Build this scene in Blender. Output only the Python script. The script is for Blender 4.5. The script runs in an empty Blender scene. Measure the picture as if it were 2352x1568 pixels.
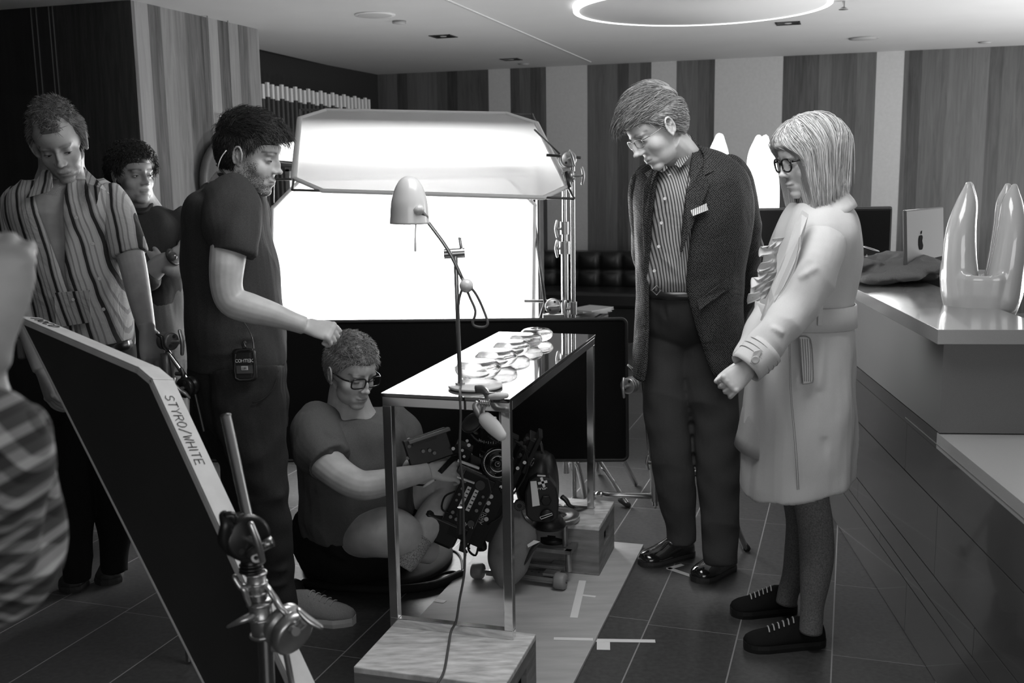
import bpy, math, random
import numpy as np
from mathutils import Vector, Matrix, Euler
random.seed(4); rng = np.random.default_rng(7)
SC = bpy.context.scene; COL = SC.collection
PI = math.pi; rad = math.radians

# ---------------------------------------------------------------- camera
FPX = 2400.0; PITCH = rad(9.32); ROLL = rad(0.87); EYE = 1.5
fwd = Vector((0, math.cos(PITCH), -math.sin(PITCH)))
up0 = Vector((0, math.sin(PITCH), math.cos(PITCH))); rt0 = Vector((1, 0, 0))
rt = rt0*math.cos(ROLL) - up0*math.sin(ROLL); up = up0*math.cos(ROLL) + rt0*math.sin(ROLL)
cd = bpy.data.cameras.new('camera'); cam = bpy.data.objects.new('camera', cd); COL.objects.link(cam)
R3 = Matrix((rt, up, -fwd)).transposed()
cam.matrix_world = Matrix.Translation((0, 0, EYE)) @ R3.to_4x4()
cd.sensor_width = 36; cd.lens = 36*FPX/2352; cd.clip_start = .05; cd.clip_end = 60
cd.dof.use_dof = True; cd.dof.focus_distance = 3.55; cd.dof.aperture_fstop = 5.6
SC.camera = cam
# ---------------------------------------------------------------- view, world
vs = SC.view_settings; vs.view_transform = 'Standard'; vs.look = 'None'; vs.gamma = 1; vs.exposure = 0.0
vs.use_curve_mapping = False
w = bpy.data.worlds.new('world'); SC.world = w; w.use_nodes = True
w.node_tree.nodes['Background'].inputs[0].default_value = (.5, .5, .5, 1)
w.node_tree.nodes['Background'].inputs[1].default_value = 0.035

def ray(px, py):
    d = Vector(((px-1176)/FPX, -(py-784)/FPX, -1)); return (R3 @ d)
def P(px, py, Y):                         # the point seen at that pixel, Y metres into the room
    d = ray(px, py); return Vector((0, 0, EYE)) + d*(Y/d.y)
def G(px, py, z=0.0):                     # the point seen at that pixel on the level z
    d = ray(px, py); return Vector((0, 0, EYE)) + d*((z-EYE)/d.z)
def PL(px, py, o, n):                     # ... on the plane through o with normal n
    d = ray(px, py); c = Vector((0, 0, EYE)); return c + d*((o-c).dot(n)/d.dot(n))
def M_PX(p):                              # metres per pixel at p
    return (Vector(p)-Vector((0, 0, EYE))).dot(fwd)/FPX
PHI = rad(18.0)
U = Vector((math.cos(PHI), -math.sin(PHI), 0)); V = Vector((math.sin(PHI), math.cos(PHI), 0)); Z = Vector((0, 0, 1))

# ---------------------------------------------------------------- lights
def area(name, loc, target, sx, sy, power, spread=180):
    l = bpy.data.lights.new(name, 'AREA'); l.shape = 'RECTANGLE'; l.size = sx; l.size_y = sy; l.energy = power
    l.spread = rad(spread)
    o = bpy.data.objects.new(name, l); COL.objects.link(o); o.location = loc
    o.rotation_euler = (Vector(target)-Vector(loc)).to_track_quat('-Z', 'Y').to_euler(); return o
def spot(name, loc, target, power, size, blend=.5, r=.05):
    l = bpy.data.lights.new(name, 'SPOT'); l.energy = power; l.spot_size = rad(size); l.spot_blend = blend; l.shadow_soft_size = r
    o = bpy.data.objects.new(name, l); COL.objects.link(o); o.location = loc
    o.rotation_euler = (Vector(target)-Vector(loc)).to_track_quat('-Z', 'Y').to_euler(); return o
# soft light bank behind the diffusion frame (its box is built with the frames)
bank = area('light_bank_lamp', (-.48, 5.36, 1.02), (-.48, 3.0, 1.05), 1.2, .9, 85)
# lamp head at the edge of the frame, throwing up on to the tilted frame and the ceiling
area('lamp_head_glow', (-1.02, 5.55, 1.40), (-.3, 5.0, 2.3), .25, .22, 2)
# daylight through the side windows; the second is a fill added behind the photographer
area('window_daylight', (6.1, 6.6, 1.55), (0, 6.3, 1.5), 5.5, 1.5, 150)
area('front_fill', (.9, -2.40, 1.55), (.6, 4, 1.2), 3.0, 1.5, 44)
# soft lamp in the ceiling above the set
area('set_ceiling_lamp', (.30, 2.65, 2.40), (.25, 2.95, 0), 1.1, 1.1, 30)
# hard lamp standing behind the reception desk, cut off by the counter top
spot('desk_spot', (1.95, 5.6, 1.85), (1.04, 3.12, 1.22), 170, 20, .5, .04)
# unseen fill lights added to brighten the ceiling and back wall
spot('ceiling_fill_spot', (2.75, 6.3, .25), (2.75, 6.6, 2.4), 60, 165, 1.0, .12)
spot('ceiling_fill_spot', (-.55, 6.4, .25), (-.35, 6.6, 2.4), 90, 165, 1.0, .12)
area('ceiling_fill_area', (4.3, 5.6, .6), (4.1, 5.7, 2.4), 1.8, 1.8, 95)
# ---------------------------------------------------------------- materials
MATS = {}
def new_mat(name):
    m = bpy.data.materials.new(name); m.use_nodes = True; nt = m.node_tree
    return m, nt, nt.nodes['Principled BSDF'], nt.nodes['Material Output']
def N(nt, t, **kw):
    n = nt.nodes.new(t)
    for k, v in kw.items():
        if k.startswith('i_'):
            n.inputs[int(k[2:]) if k[2:].isdigit() else k[2:].replace('_', ' ')].default_value = v
        else: setattr(n, k, v)
    return n
def ramp(nt, fac, stops, interp='LINEAR'):
    r = nt.nodes.new('ShaderNodeValToRGB'); r.color_ramp.interpolation = interp
    e = r.color_ramp.elements
    while len(e) > 1: e.remove(e[0])
    e[0].position = stops[0][0]; e[0].color = (stops[0][1],)*3+(1,)
    for p, c in stops[1:]:
        x = e.new(p); x.color = (c,)*3+(1,)
    nt.links.new(fac, r.inputs[0]); return r.outputs[0]
def coords(nt, scale=(1, 1, 1), rot=(0, 0, 0), loc=(0, 0, 0), kind='Object'):
    tc = nt.nodes.new('ShaderNodeTexCoord'); mp = nt.nodes.new('ShaderNodeMapping')
    mp.inputs['Scale'].default_value = scale; mp.inputs['Rotation'].default_value = rot; mp.inputs['Location'].default_value = loc
    nt.links.new(tc.outputs[kind], mp.inputs[0]); return mp.outputs[0]
def plain(name, g, rough=.5, metal=0, nscale=0, namp=.15, bump=0, stretch=(1, 1, 1), coat=0, spec=.5, sheen=0):
    if name in MATS: return MATS[name]
    m, nt, b, out = new_mat(name)
    b.inputs['Base Color'].default_value = (g, g, g, 1); b.inputs['Roughness'].default_value = rough
    b.inputs['Metallic'].default_value = metal; b.inputs['Specular IOR Level'].default_value = spec
    if coat: b.inputs['Coat Weight'].default_value = coat; b.inputs['Coat Roughness'].default_value = .05
    if sheen: b.inputs['Sheen Weight'].default_value = sheen
    if nscale:
        c = coords(nt, stretch)
        n = N(nt, 'ShaderNodeTexNoise', i_Scale=nscale, i_Detail=5.0); nt.links.new(c, n.inputs['Vector'])
        nt.links.new(ramp(nt, n.outputs[0], [(.25, g*(1-namp)), (.75, min(1, g*(1+namp)))]), b.inputs['Base Color'])
        if bump:
            bp = N(nt, 'ShaderNodeBump', i_Strength=bump, i_Distance=.01); nt.links.new(n.outputs[0], bp.inputs['Height'])
            nt.links.new(bp.outputs[0], b.inputs['Normal'])
    MATS[name] = m; return m
def cloth(name, g, amp=.25, fine=260, rough=.9, wr=.35):   # woven cloth: melange, thread bump, soft creases
    if name in MATS: return MATS[name]
    m, nt, b, out = new_mat(name); c = coords(nt)
    n = N(nt, 'ShaderNodeTexNoise', i_Scale=float(fine)*2.6, i_Detail=3.0); nt.links.new(c, n.inputs['Vector'])
    c2 = coords(nt, (1, 1, .45))
    n2 = N(nt, 'ShaderNodeTexNoise', i_Scale=8.0, i_Detail=3.0, i_Distortion=.3); nt.links.new(c2, n2.inputs['Vector'])
    nt.links.new(ramp(nt, n.outputs[0], [(.3, g*(1-amp)), (.7, min(1, g*(1+amp)))]), b.inputs['Base Color'])
    b.inputs['Roughness'].default_value = rough; b.inputs['Specular IOR Level'].default_value = .25
    b1 = N(nt, 'ShaderNodeBump', i_Strength=.25, i_Distance=.002); nt.links.new(n.outputs[0], b1.inputs['Height'])
    b2 = N(nt, 'ShaderNodeBump', i_Strength=wr, i_Distance=.03); nt.links.new(n2.outputs[0], b2.inputs['Height'])
    nt.links.new(b1.outputs[0], b2.inputs['Normal']); nt.links.new(b2.outputs[0], b.inputs['Normal'])
    MATS[name] = m; return m
def emit(name, g, s):
    if name in MATS: return MATS[name]
    m, nt, b, out = new_mat(name); e = N(nt, 'ShaderNodeEmission'); e.inputs[0].default_value = (g, g, g, 1); e.inputs[1].default_value = s
    nt.links.new(e.outputs[0], out.inputs[0]); MATS[name] = m; return m

# ---------------------------------------------------------------- mesh collecting
def V3(p): return np.array([float(p[0]), float(p[1]), float(p[2])])
def unit(v):
    v = V3(v); n = np.linalg.norm(v); return v/n if n > 1e-9 else np.array([0, 0, 1.])
def frame(d, hint=(0, 0, 1)):
    d = unit(d); h = V3(hint)
    if abs(np.dot(d, unit(h))) > .97: h = np.array([1., 0, 0]) if abs(d[0]) < .9 else np.array([0, 1., 0])
    x = unit(np.cross(h, d)); y = np.cross(d, x); return x, y
def catmull(pts, n):
    pts = np.asarray(pts, float)
    if n <= 1 or len(pts) < 3: return pts
    Q = np.vstack([2*pts[0]-pts[1], pts, 2*pts[-1]-pts[-2]]); out = []
    for i in range(1, len(Q)-2):
        p0, p1, p2, p3 = Q[i-1], Q[i], Q[i+1], Q[i+2]
        for k in range(n):
            t = k/n
            out.append(.5*((2*p1)+(-p0+p2)*t+(2*p0-5*p1+4*p2-p3)*t*t+(-p0+3*p1-3*p2+p3)*t**3))
    out.append(pts[-1]); return np.array(out)
class MB:
    def __init__(s): s.v = []; s.f = []; s.m = []; s.sm = []
    def add(s, vs_, fs, m=0, smooth=False):
        b = len(s.v); s.v += [tuple(map(float, q)) for q in vs_]
        for f in fs: s.f.append(tuple(b+i for i in f)); s.m.append(m); s.sm.append(smooth)
        return s
    def box(s, c, size, ax=None, m=0):         # ax: three axis vectors
        c = V3(c); h = np.array(size, float)/2
        ax = [V3(a) for a in ax] if ax is not None else [np.array([1., 0, 0]), np.array([0, 1., 0]), np.array([0, 0, 1.])]
        q = [c+ax[0]*h[0]*i+ax[1]*h[1]*j+ax[2]*h[2]*k for k in (-1, 1) for j in (-1, 1) for i in (-1, 1)]
        return s.add(q, [(0, 2, 3, 1), (4, 5, 7, 6), (0, 1, 5, 4), (2, 6, 7, 3), (0, 4, 6, 2), (1, 3, 7, 5)], m)
    def cbox(s, c, size, ax=None, ch=.01, m=0):    # box with chamfered long edges (axis 2 runs straight), octagonal section
        c = V3(c); h = np.array(size, float)/2
        ax = [V3(a) for a in ax] if ax is not None else [np.array([1., 0, 0]), np.array([0, 1., 0]), np.array([0, 0, 1.])]
        a, b = h[0], h[1]; ch = min(ch, a*.95, b*.95)
        pr = [(a, -b+ch), (a, b-ch), (a-ch, b), (-a+ch, b), (-a, b-ch), (-a, -b+ch), (-a+ch, -b), (a-ch, -b)]
        c2 = min(ch, h[2]*.6); vv = []
        for z, k in ((-h[2], 1), (-h[2]+c2, 0), (h[2]-c2, 0), (h[2], 1)):
            for x, y in pr:
                sx = x*(1-(c2/a if k else 0)*.9); sy = y*(1-(c2/b if k else 0)*.9)
                vv.append(c+ax[0]*sx+ax[1]*sy+ax[2]*z)
        f = [tuple(range(7, -1, -1)), tuple(range(24, 32))]
        for r in range(3):
            for i in range(8): f.append((r*8+i, r*8+(i+1) % 8, r*8+8+(i+1) % 8, r*8+8+i))
        return s.add(vv, f, m)
    def rings(s, R, cap=True, m=0, smooth=True, closed=True):
        R = [np.asarray(r, float) for r in R]; n = len(R[0]); vv = np.vstack(R); f = []
        e = n if closed else n-1
        for k in range(len(R)-1):
            for i in range(e):
                j = (i+1) % n; f.append((k*n+i, k*n+j, (k+1)*n+j, (k+1)*n+i))
        if cap and closed:
            c0 = len(vv); vv = np.vstack([vv, R[0].mean(0), R[-1].mean(0)])
            for i in range(n):
                j = (i+1) % n; f.append((c0, j, i)); f.append((c0+1, (len(R)-1)*n+i, (len(R)-1)*n+j))
        return s.add(vv, f, m, smooth)
    def tube(s, pts, r, n=10, sub=1, m=0, smooth=True, cap=True, flat=1.0, hint=(0, 0, 1), round_ends=False):
        pts = [V3(p) for p in pts]; r = [r]*len(pts) if np.isscalar(r) else list(r)
        q = catmull(np.hstack([np.array(pts), np.array(r)[:, None]]), sub); pp, rr = q[:, :3], np.maximum(q[:, 3], 1e-5)
        if round_ends:
            d0 = unit(pp[0]-pp[1]); d1 = unit(pp[-1]-pp[-2]); A, B = [], []
            for a in (80, 55, 28): A.append((pp[0]+d0*rr[0]*math.sin(rad(a)), rr[0]*math.cos(rad(a))))
            for a in (28, 55, 80): B.append((pp[-1]+d1*rr[-1]*math.sin(rad(a)), rr[-1]*math.cos(rad(a))))
            pp = np.vstack([[a[0] for a in A], pp, [b[0] for b in B]]); rr = np.concatenate([[a[1] for a in A], rr, [b[1] for b in B]])
        T = np.gradient(pp, axis=0); x, y = frame(T[0], hint); Rr = []
        for k in range(len(pp)):
            t = unit(T[k]); x = unit(x-t*np.dot(x, t)); y = np.cross(t, x)
            a = np.arange(n)*2*PI/n
            Rr.append(pp[k]+rr[k]*(np.cos(a)[:, None]*x+np.sin(a)[:, None]*y*flat))
        return s.rings(Rr, cap, m, smooth)
    def cyl(s, a, b, r, r2=None, n=20, m=0, smooth=True):
        a, b = V3(a), V3(b); r2 = r if r2 is None else r2; x, y = frame(b-a); t = np.arange(n)*2*PI/n
        cs = np.cos(t)[:, None]*x+np.sin(t)[:, None]*y; R0 = a+r*cs; R1 = b+r2*cs
        s.rings([R0, R1], False, m, smooth)
        s.add(R0, [tuple(range(n-1, -1, -1))], m); s.add(R1, [tuple(range(n))], m); return s
    def lathe(s, o, axis, prof, n=32, m=0, smooth=True, cap=True):   # prof: (radius, height) along axis
        o = V3(o); ax = unit(axis); x, y = frame(ax); t = np.arange(n)*2*PI/n
        cs = np.cos(t)[:, None]*x+np.sin(t)[:, None]*y
        return s.rings([o+ax*h+max(r, 1e-5)*cs for r, h in prof], cap, m, smooth)
    def ell(s, c, r, ax=None, nu=16, nv=12, m=0):
        c = V3(c); r = [r]*3 if np.isscalar(r) else r
        ax = np.array([V3(a) for a in ax]) if ax is not None else np.eye(3); Rr = []
        for k in range(nv+1):
            p = PI*k/nv-PI/2; p = max(-PI/2+.03, min(PI/2-.03, p)); t = np.arange(nu)*2*PI/nu
            L = np.stack([r[0]*math.cos(p)*np.cos(t), r[1]*math.cos(p)*np.sin(t), np.full(nu, r[2]*math.sin(p))], 1)
            Rr.append(c+L@ax)
        return s.rings(Rr, True, m, True)
    def torus(s, c, axis, R, r, n=40, k=8, m=0):
        c = V3(c); x, y = frame(axis); z = unit(axis); Rr = []
        for i in range(n+1):
            a = 2*PI*i/n; d = math.cos(a)*x+math.sin(a)*y; t = np.arange(k)*2*PI/k
            Rr.append(c+d*R+r*(np.cos(t)[:, None]*d+np.sin(t)[:, None]*z))
        return s.rings(Rr, False, m, True)
    def prism(s, poly, d, m=0):                  # poly: 3D points of one face, d: extrusion vector
        poly = [V3(p) for p in poly]; n = len(poly); d = V3(d)
        vv = poly+[p+d for p in poly]; f = [tuple(range(n-1, -1, -1)), tuple(range(n, 2*n))]
        for i in range(n): f.append((i, (i+1) % n, n+(i+1) % n, n+i))
        return s.add(vv, f, m)
    def build(s, name, mats, parent=None, bevel=0, solid=0, sub=0, recalc=True):
        me = bpy.data.meshes.new(name); me.from_pydata(s.v, [], s.f)
        mats = mats if isinstance(mats, (list, tuple)) else [mats]
        for k in mats: me.materials.append(k)
        me.polygons.foreach_set('material_index', s.m); me.polygons.foreach_set('use_smooth', s.sm)
        if recalc:
            import bmesh
            bm = bmesh.new(); bm.from_mesh(me); bmesh.ops.recalc_face_normals(bm, faces=bm.faces); bm.to_mesh(me); bm.free()
        me.update(); return link(name, me, parent, bevel, solid, sub)
def link(name, me, parent=None, bevel=0, solid=0, sub=0):
    o = bpy.data.objects.new(name, me); COL.objects.link(o)
    if parent is not None:
        o.parent = parent; o.matrix_parent_inverse = world_of(parent).inverted()
    if solid:
        q = o.modifiers.new('solid', 'SOLIDIFY'); q.thickness = solid; q.offset = 0
    if bevel:
        q = o.modifiers.new('bevel', 'BEVEL'); q.width = bevel; q.segments = 2; q.limit_method = 'ANGLE'; q.angle_limit = rad(40)
    if sub:
        q = o.modifiers.new('sub', 'SUBSURF'); q.levels = sub; q.render_levels = sub
    return o
def world_of(o):
    m = Matrix.LocRotScale(o.location, o.rotation_euler, o.scale)
    return (world_of(o.parent) @ o.matrix_parent_inverse @ m) if o.parent else m
def tag(o, label=None, cat=None, group=None, kind=None):
    if label: o['label'] = label
    if cat: o['category'] = cat
    if group: o['group'] = group
    if kind: o['kind'] = kind
    return o
def thing(name, label, cat, loc=(0, 0, 0), group=None):
    o = bpy.data.objects.new(name, None); COL.objects.link(o); o.location = loc; o.empty_display_size = .05
    return tag(o, label, cat, group)
def struct(name, mb, mats, parent=None, **kw):
    o = mb.build(name, mats, parent, **kw)
    if parent is None: o['kind'] = 'structure'
    return o
def dup(root, loc, label=None, scale=1):
    r = root.copy(); COL.objects.link(r); r.location = loc; r.scale = (scale,)*3
    if label: r['label'] = label
    for ch in list(root.children):
        c = ch.copy(); COL.objects.link(c); c.parent = r
        for g in ch.children:
            d = g.copy(); COL.objects.link(d); d.parent = c
    return r
def remeshed(mb, voxel, smooth=4, factor=.5):     # fuse overlapping closed shapes into one continuous surface
    me = bpy.data.meshes.new('tmp'); me.from_pydata(mb.v, [], mb.f)
    o = bpy.data.objects.new('tmp', me); COL.objects.link(o)
    import bmesh
    bm = bmesh.new(); bm.from_mesh(me); bmesh.ops.recalc_face_normals(bm, faces=bm.faces); bm.to_mesh(me); bm.free()
    q = o.modifiers.new('r', 'REMESH'); q.mode = 'VOXEL'; q.voxel_size = voxel; q.adaptivity = 0
    q = o.modifiers.new('s', 'SMOOTH'); q.iterations = smooth; q.factor = factor
    dg = bpy.context.evaluated_depsgraph_get(); dg.update()
    out = bpy.data.meshes.new_from_object(o.evaluated_get(dg)); bpy.data.objects.remove(o); bpy.data.meshes.remove(me)
    out.polygons.foreach_set('use_smooth', [True]*len(out.polygons)); return out
def get_co(me):
    a = np.empty(len(me.vertices)*3, np.float32); me.vertices.foreach_get('co', a); return a.reshape(-1, 3).astype(float)
def get_no(me):
    a = np.empty(len(me.vertices)*3, np.float32); me.vertex_normals.foreach_get('vector', a); return a.reshape(-1, 3).astype(float)
def set_co(me, a): me.vertices.foreach_set('co', a.astype(np.float32).ravel()); me.update()
def attr(me, name, val):
    a = me.attributes.new(name, 'FLOAT', 'POINT'); a.data.foreach_set('value', np.asarray(val, np.float32))
def wave(p, seed, n=7, f=(8, 30), st=(1, 1, 1)):   # smooth pseudo-noise in about -1..1
    r = np.random.default_rng(seed); q = p*np.array(st); o = np.zeros(len(p))
    for k in range(n):
        d = r.normal(size=3); d /= np.linalg.norm(d); fr = r.uniform(*f); ph = r.uniform(0, 6.28)
        q2 = q+.02*np.sin(q[:, [1, 2, 0]]*r.uniform(5, 12)+ph); o += np.sin(q2@d*fr+ph)
    return o/math.sqrt(n)/1.2
def folds(me, seed, amp=.004, st=(1, 1, .5), f=(15, 55), fn=None):    # cloth folds pressed into the mesh
    p = get_co(me); n = get_no(me); d = np.abs(wave(p, seed, 8, f, st)); d = (.75-d)*amp
    d += amp*.5*wave(p, seed+9, 6, (40, 90), st)
    if fn is not None: d = d*fn(p)
    set_co(me, p+n*d[:, None]); return me
def crease(me, lines):      # lines: (A, B, amp, width) ridges along segments
    p = get_co(me); n = get_no(me); d = np.zeros(len(p))
    for A, B, amp, wd in lines:
        A, B = V3(A), V3(B); t = np.clip(((p-A)@(B-A))/np.dot(B-A, B-A), 0, 1)
        q = np.linalg.norm(p-(A+t[:, None]*(B-A)), axis=1); d += amp*np.exp(-(q/wd)**2)*(1-(2*t-1)**4)
    set_co(me, p+n*d[:, None]); return me
def sring(pl, pr, py, Y, ry, n=28, pw=2.3, tilt=0):   # a body ring whose outline is seen between two pixels
    c = V3(P((pl+pr)/2, py, Y)); rx = (pr-pl)/2*M_PX(c); a = np.arange(n)*2*PI/n
    ca, sa = np.cos(a), np.sin(a)
    x = np.sign(ca)*np.abs(ca)**(2/pw)*rx; y = np.sign(sa)*np.abs(sa)**(2/pw)*ry
    return np.stack([c[0]+x, c[1]+y, c[2]+tilt*x], 1)
def sloft(mb, rows, sub=5, n=28, m=0, pw=2.3, cap=True):    # rows: (pl, pr, py, Y, ry[, tilt])
    rows = catmull([list(r)+[0]*(6-len(r)) for r in rows], sub)
    return mb.rings([sring(r[0], r[1], r[2], r[3], max(r[4], .003), n, pw, r[5]) for r in rows], cap, m, True)
def ptube(mb, rows, sub=5, n=16, **kw):     # rows: (px, py, Y, radius in pixels)
    pts = [P(r[0], r[1], r[2]) for r in rows]; rr = [r[3]*M_PX(p) for r, p in zip(rows, pts)]
    return mb.tube(pts, rr, n=n, sub=sub, **kw)
# ---------------------------------------------------------------- people: heads, hands, hair
def skin_mat(name, g):
    m, nt, b, out = new_mat(name); c = coords(nt)
    at = N(nt, 'ShaderNodeAttribute', attribute_name='tone'); st = N(nt, 'ShaderNodeAttribute', attribute_name='stubble')
    n = N(nt, 'ShaderNodeTexNoise', i_Scale=22.0, i_Detail=6.0); nt.links.new(c, n.inputs['Vector'])
    n2 = N(nt, 'ShaderNodeTexNoise', i_Scale=520.0, i_Detail=2.0); nt.links.new(c, n2.inputs['Vector'])
    base = ramp(nt, n.outputs[0], [(.3, g*.86), (.7, g*1.08)])
    m1 = N(nt, 'ShaderNodeMix', data_type='RGBA', blend_type='MULTIPLY'); m1.inputs[0].default_value = 1
    nt.links.new(base, m1.inputs[6]); nt.links.new(at.outputs['Fac'], m1.inputs[7])
    sp = ramp(nt, n2.outputs[0], [(.44, 0.0), (.52, 1.0)])
    mu = N(nt, 'ShaderNodeMath', operation='MULTIPLY'); nt.links.new(sp, mu.inputs[0]); nt.links.new(st.outputs['Fac'], mu.inputs[1])
    m2 = N(nt, 'ShaderNodeMix', data_type='RGBA'); nt.links.new(mu.outputs[0], m2.inputs[0]); nt.links.new(m1.outputs[2], m2.inputs[6])
    m2.inputs[7].default_value = (.03, .03, .03, 1); nt.links.new(m2.outputs[2], b.inputs['Base Color'])
    b.inputs['Roughness'].default_value = .48; b.inputs['Specular IOR Level'].default_value = .4
    bp = N(nt, 'ShaderNodeBump', i_Strength=.12, i_Distance=.001); nt.links.new(n2.outputs[0], bp.inputs['Height'])
    nt.links.new(bp.outputs[0], b.inputs['Normal']); return m
def hair_mat(name, lo, hi, rough=.45):
    m, nt, b, out = new_mat(name); c = coords(nt, (1, 1, 1))
    at = N(nt, 'ShaderNodeAttribute', attribute_name='strand')
    nt.links.new(ramp(nt, at.outputs['Fac'], [(0, lo), (1, hi)]), b.inputs['Base Color'])
    b.inputs['Roughness'].default_value = rough; b.inputs['Specular IOR Level'].default_value = .6; return m

HEAD = [  # centre, radii  (x right, y forward, z up, metres)
    ((0, -.014, .030), (.0745, .096, .088)), ((0, .026, -.028), (.0585, .058, .078)), ((0, .022, -.068), (.0520, .052, .044)),
    ((0, .058, -.098), (.0255, .0235, .0190)), ((0, .060, -.070), (.0330, .0245, .0270)), ((0, .030, .035), (.0600, .060, .055))]
FEAT = [((.036, .040, -.030), (.0260, .0300, .0300)), ((.027, .071, .019), (.0240, .0125, .0085)),
        ((0, .080, .004), (.0085, .0120, .0200)), ((0, .087, -.016), (.0080, .0150, .0220)), ((0, .098, -.031), (.0110, .0125, .0095)),
        ((.0115, .088, -.035), (.0080, .0100, .0070)), ((.007, .0825, -.0625), (.0145, .0070, .0042)), ((0, .0825, -.0725), (.0165, .0075, .0048)),
        ((.031, .0655, .000), (.0150, .0135, .0105))]
def head_shape(nu=150, nv=130, jaw=1.0, nose=1.0, feat=True):
    th = np.linspace(-PI, PI, nu, endpoint=False); ph = np.linspace(-PI/2+.02, PI/2-.02, nv)
    T, Ph = np.meshgrid(th, ph); d = np.stack([np.sin(T)*np.cos(Ph), np.cos(T)*np.cos(Ph), np.sin(Ph)], -1)
    o = np.array([0, 0, -.008]); K = 420.0; acc = np.zeros(T.shape)
    items = [(c, a, K) for c, a in HEAD]
    if feat:
        for c, a in FEAT:
            for sx in ((1, -1) if c[0] else (1,)): items.append(((c[0]*sx, c[1], c[2]), a, 700.0))
    R = None; Ls = []
    for c, a, k in items:
        c = np.array(c, float); a = np.array(a, float)
        if c[2] < -.05 and a[0] > .018: a[0] *= jaw
        if abs(c[0]) < .012 and c[1] > .079 and -.05 < c[2]: c[1] += .006*(nose-1)*2; a[1] *= nose
        oc = (o-c)/a; dd = d/a; A = (dd**2).sum(-1); B = 2*(dd*oc).sum(-1); C_ = (oc**2).sum()-1
        disc = B*B-4*A*C_; t = np.where(disc > 0, (-B+np.sqrt(np.maximum(disc, 0)))/(2*A), 0); Ls.append(np.maximum(t, 0))
    L = np.stack(Ls); K = 400.0; mx = L.max(0); r = mx+np.log(np.exp((L-mx)*K).sum(0))/K
    r = r-.0012; p = o+d*r[..., None]
    if feat:
        for sx in (1, -1):       # eye sockets, corners of the mouth
            g = lambda c, s: np.exp(-((p-np.array(c))**2/np.array(s)**2).sum(-1))
            r = r-.0070*g((sx*.017, .078, .002), (.010, .02, .011))-.0035*g((sx*.046, .062, .0), (.010, .02, .012))
            r = r-.0028*g((sx*.031, .08, -.0135), (.016, .02, .005))-.0028*g((sx*.028, .078, -.067), (.006, .02, .006))
            r = r-.002*g((sx*.032, .08, -.050), (.004, .02, .020))
        r = r-.0030*np.exp(-((p-np.array((0, .088, -.0670)))**2/np.array((.024, .02, .0018))**2).sum(-1))
        p = o+d*r[..., None]
    return p, d
def ear_mb(mb, sx, X):
    c = np.array([sx*.0735, -.008, -.006]); pts = []
    for a in np.linspace(-60, 235, 16):
        a = rad(a); k = 1.0 if a > 0 else .9
        pts.append(c+np.array([sx*(.010+.006*math.cos(a-2.2)), -.016*math.cos(a)*-1*-1*1.0, .030*math.sin(a)*k]))
    rr = [.0030+.0012*math.sin(PI*i/15) for i in range(16)]
    mb.tube([X(p) for p in pts], [q*SCL[0] for q in rr], n=8, round_ends=True)
    lobe = c+np.array([sx*.004, .006, -.026]); mb.ell(X(lobe), .0068*SCL[0], nu=10, nv=8)
    a1 = unit((1, -.45*sx, 0)); a2 = unit((.45*sx, 1, 0))
    mb.ell(X(c+np.array([sx*.003, -.002, 0])), np.array([.0032, .0155, .027])*SCL[0], ax=[X.dir(a1), X.dir(a2), X.dir((0, 0, 1))], nu=14, nv=10)
    mb.tube([X(c+np.array([sx*.0075, .002, .018])), X(c+np.array([sx*.011, -.004, .004])), X(c+np.array([sx*.0075, .004, -.014]))], .0024*SCL[0], n=6, sub=3, round_ends=True)
SCL = [1.0]
class HX:            # head placement: centre, facing direction, up hint, scale
    def __init__(s, c, f, upv=(0, 0, 1), sc=1.0, wide=1.0):
        s.c = V3(c); s.f = unit(f); s.r = unit(np.cross(s.f, V3(upv))); s.u = np.cross(s.r, s.f); s.sc = sc; s.wide = wide
        s.A = np.stack([s.r, s.f, s.u])
    def __call__(s, p): return s.c+(np.asarray(p, float)*np.array([s.wide, 1, 1])*s.sc)@s.A
    def dir(s, d): return np.asarray(d, float)@s.A
    def inv(s, P_): return ((P_-s.c)@s.A.T)/s.sc/np.array([s.wide, 1, 1])
def add_head(mb, X, **kw):
    p, d = head_shape(**kw); SCL[0] = X.sc
    mb.rings([X(row) for row in p], True)
    for sx in (1, -1): ear_mb(mb, sx, X)
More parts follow.
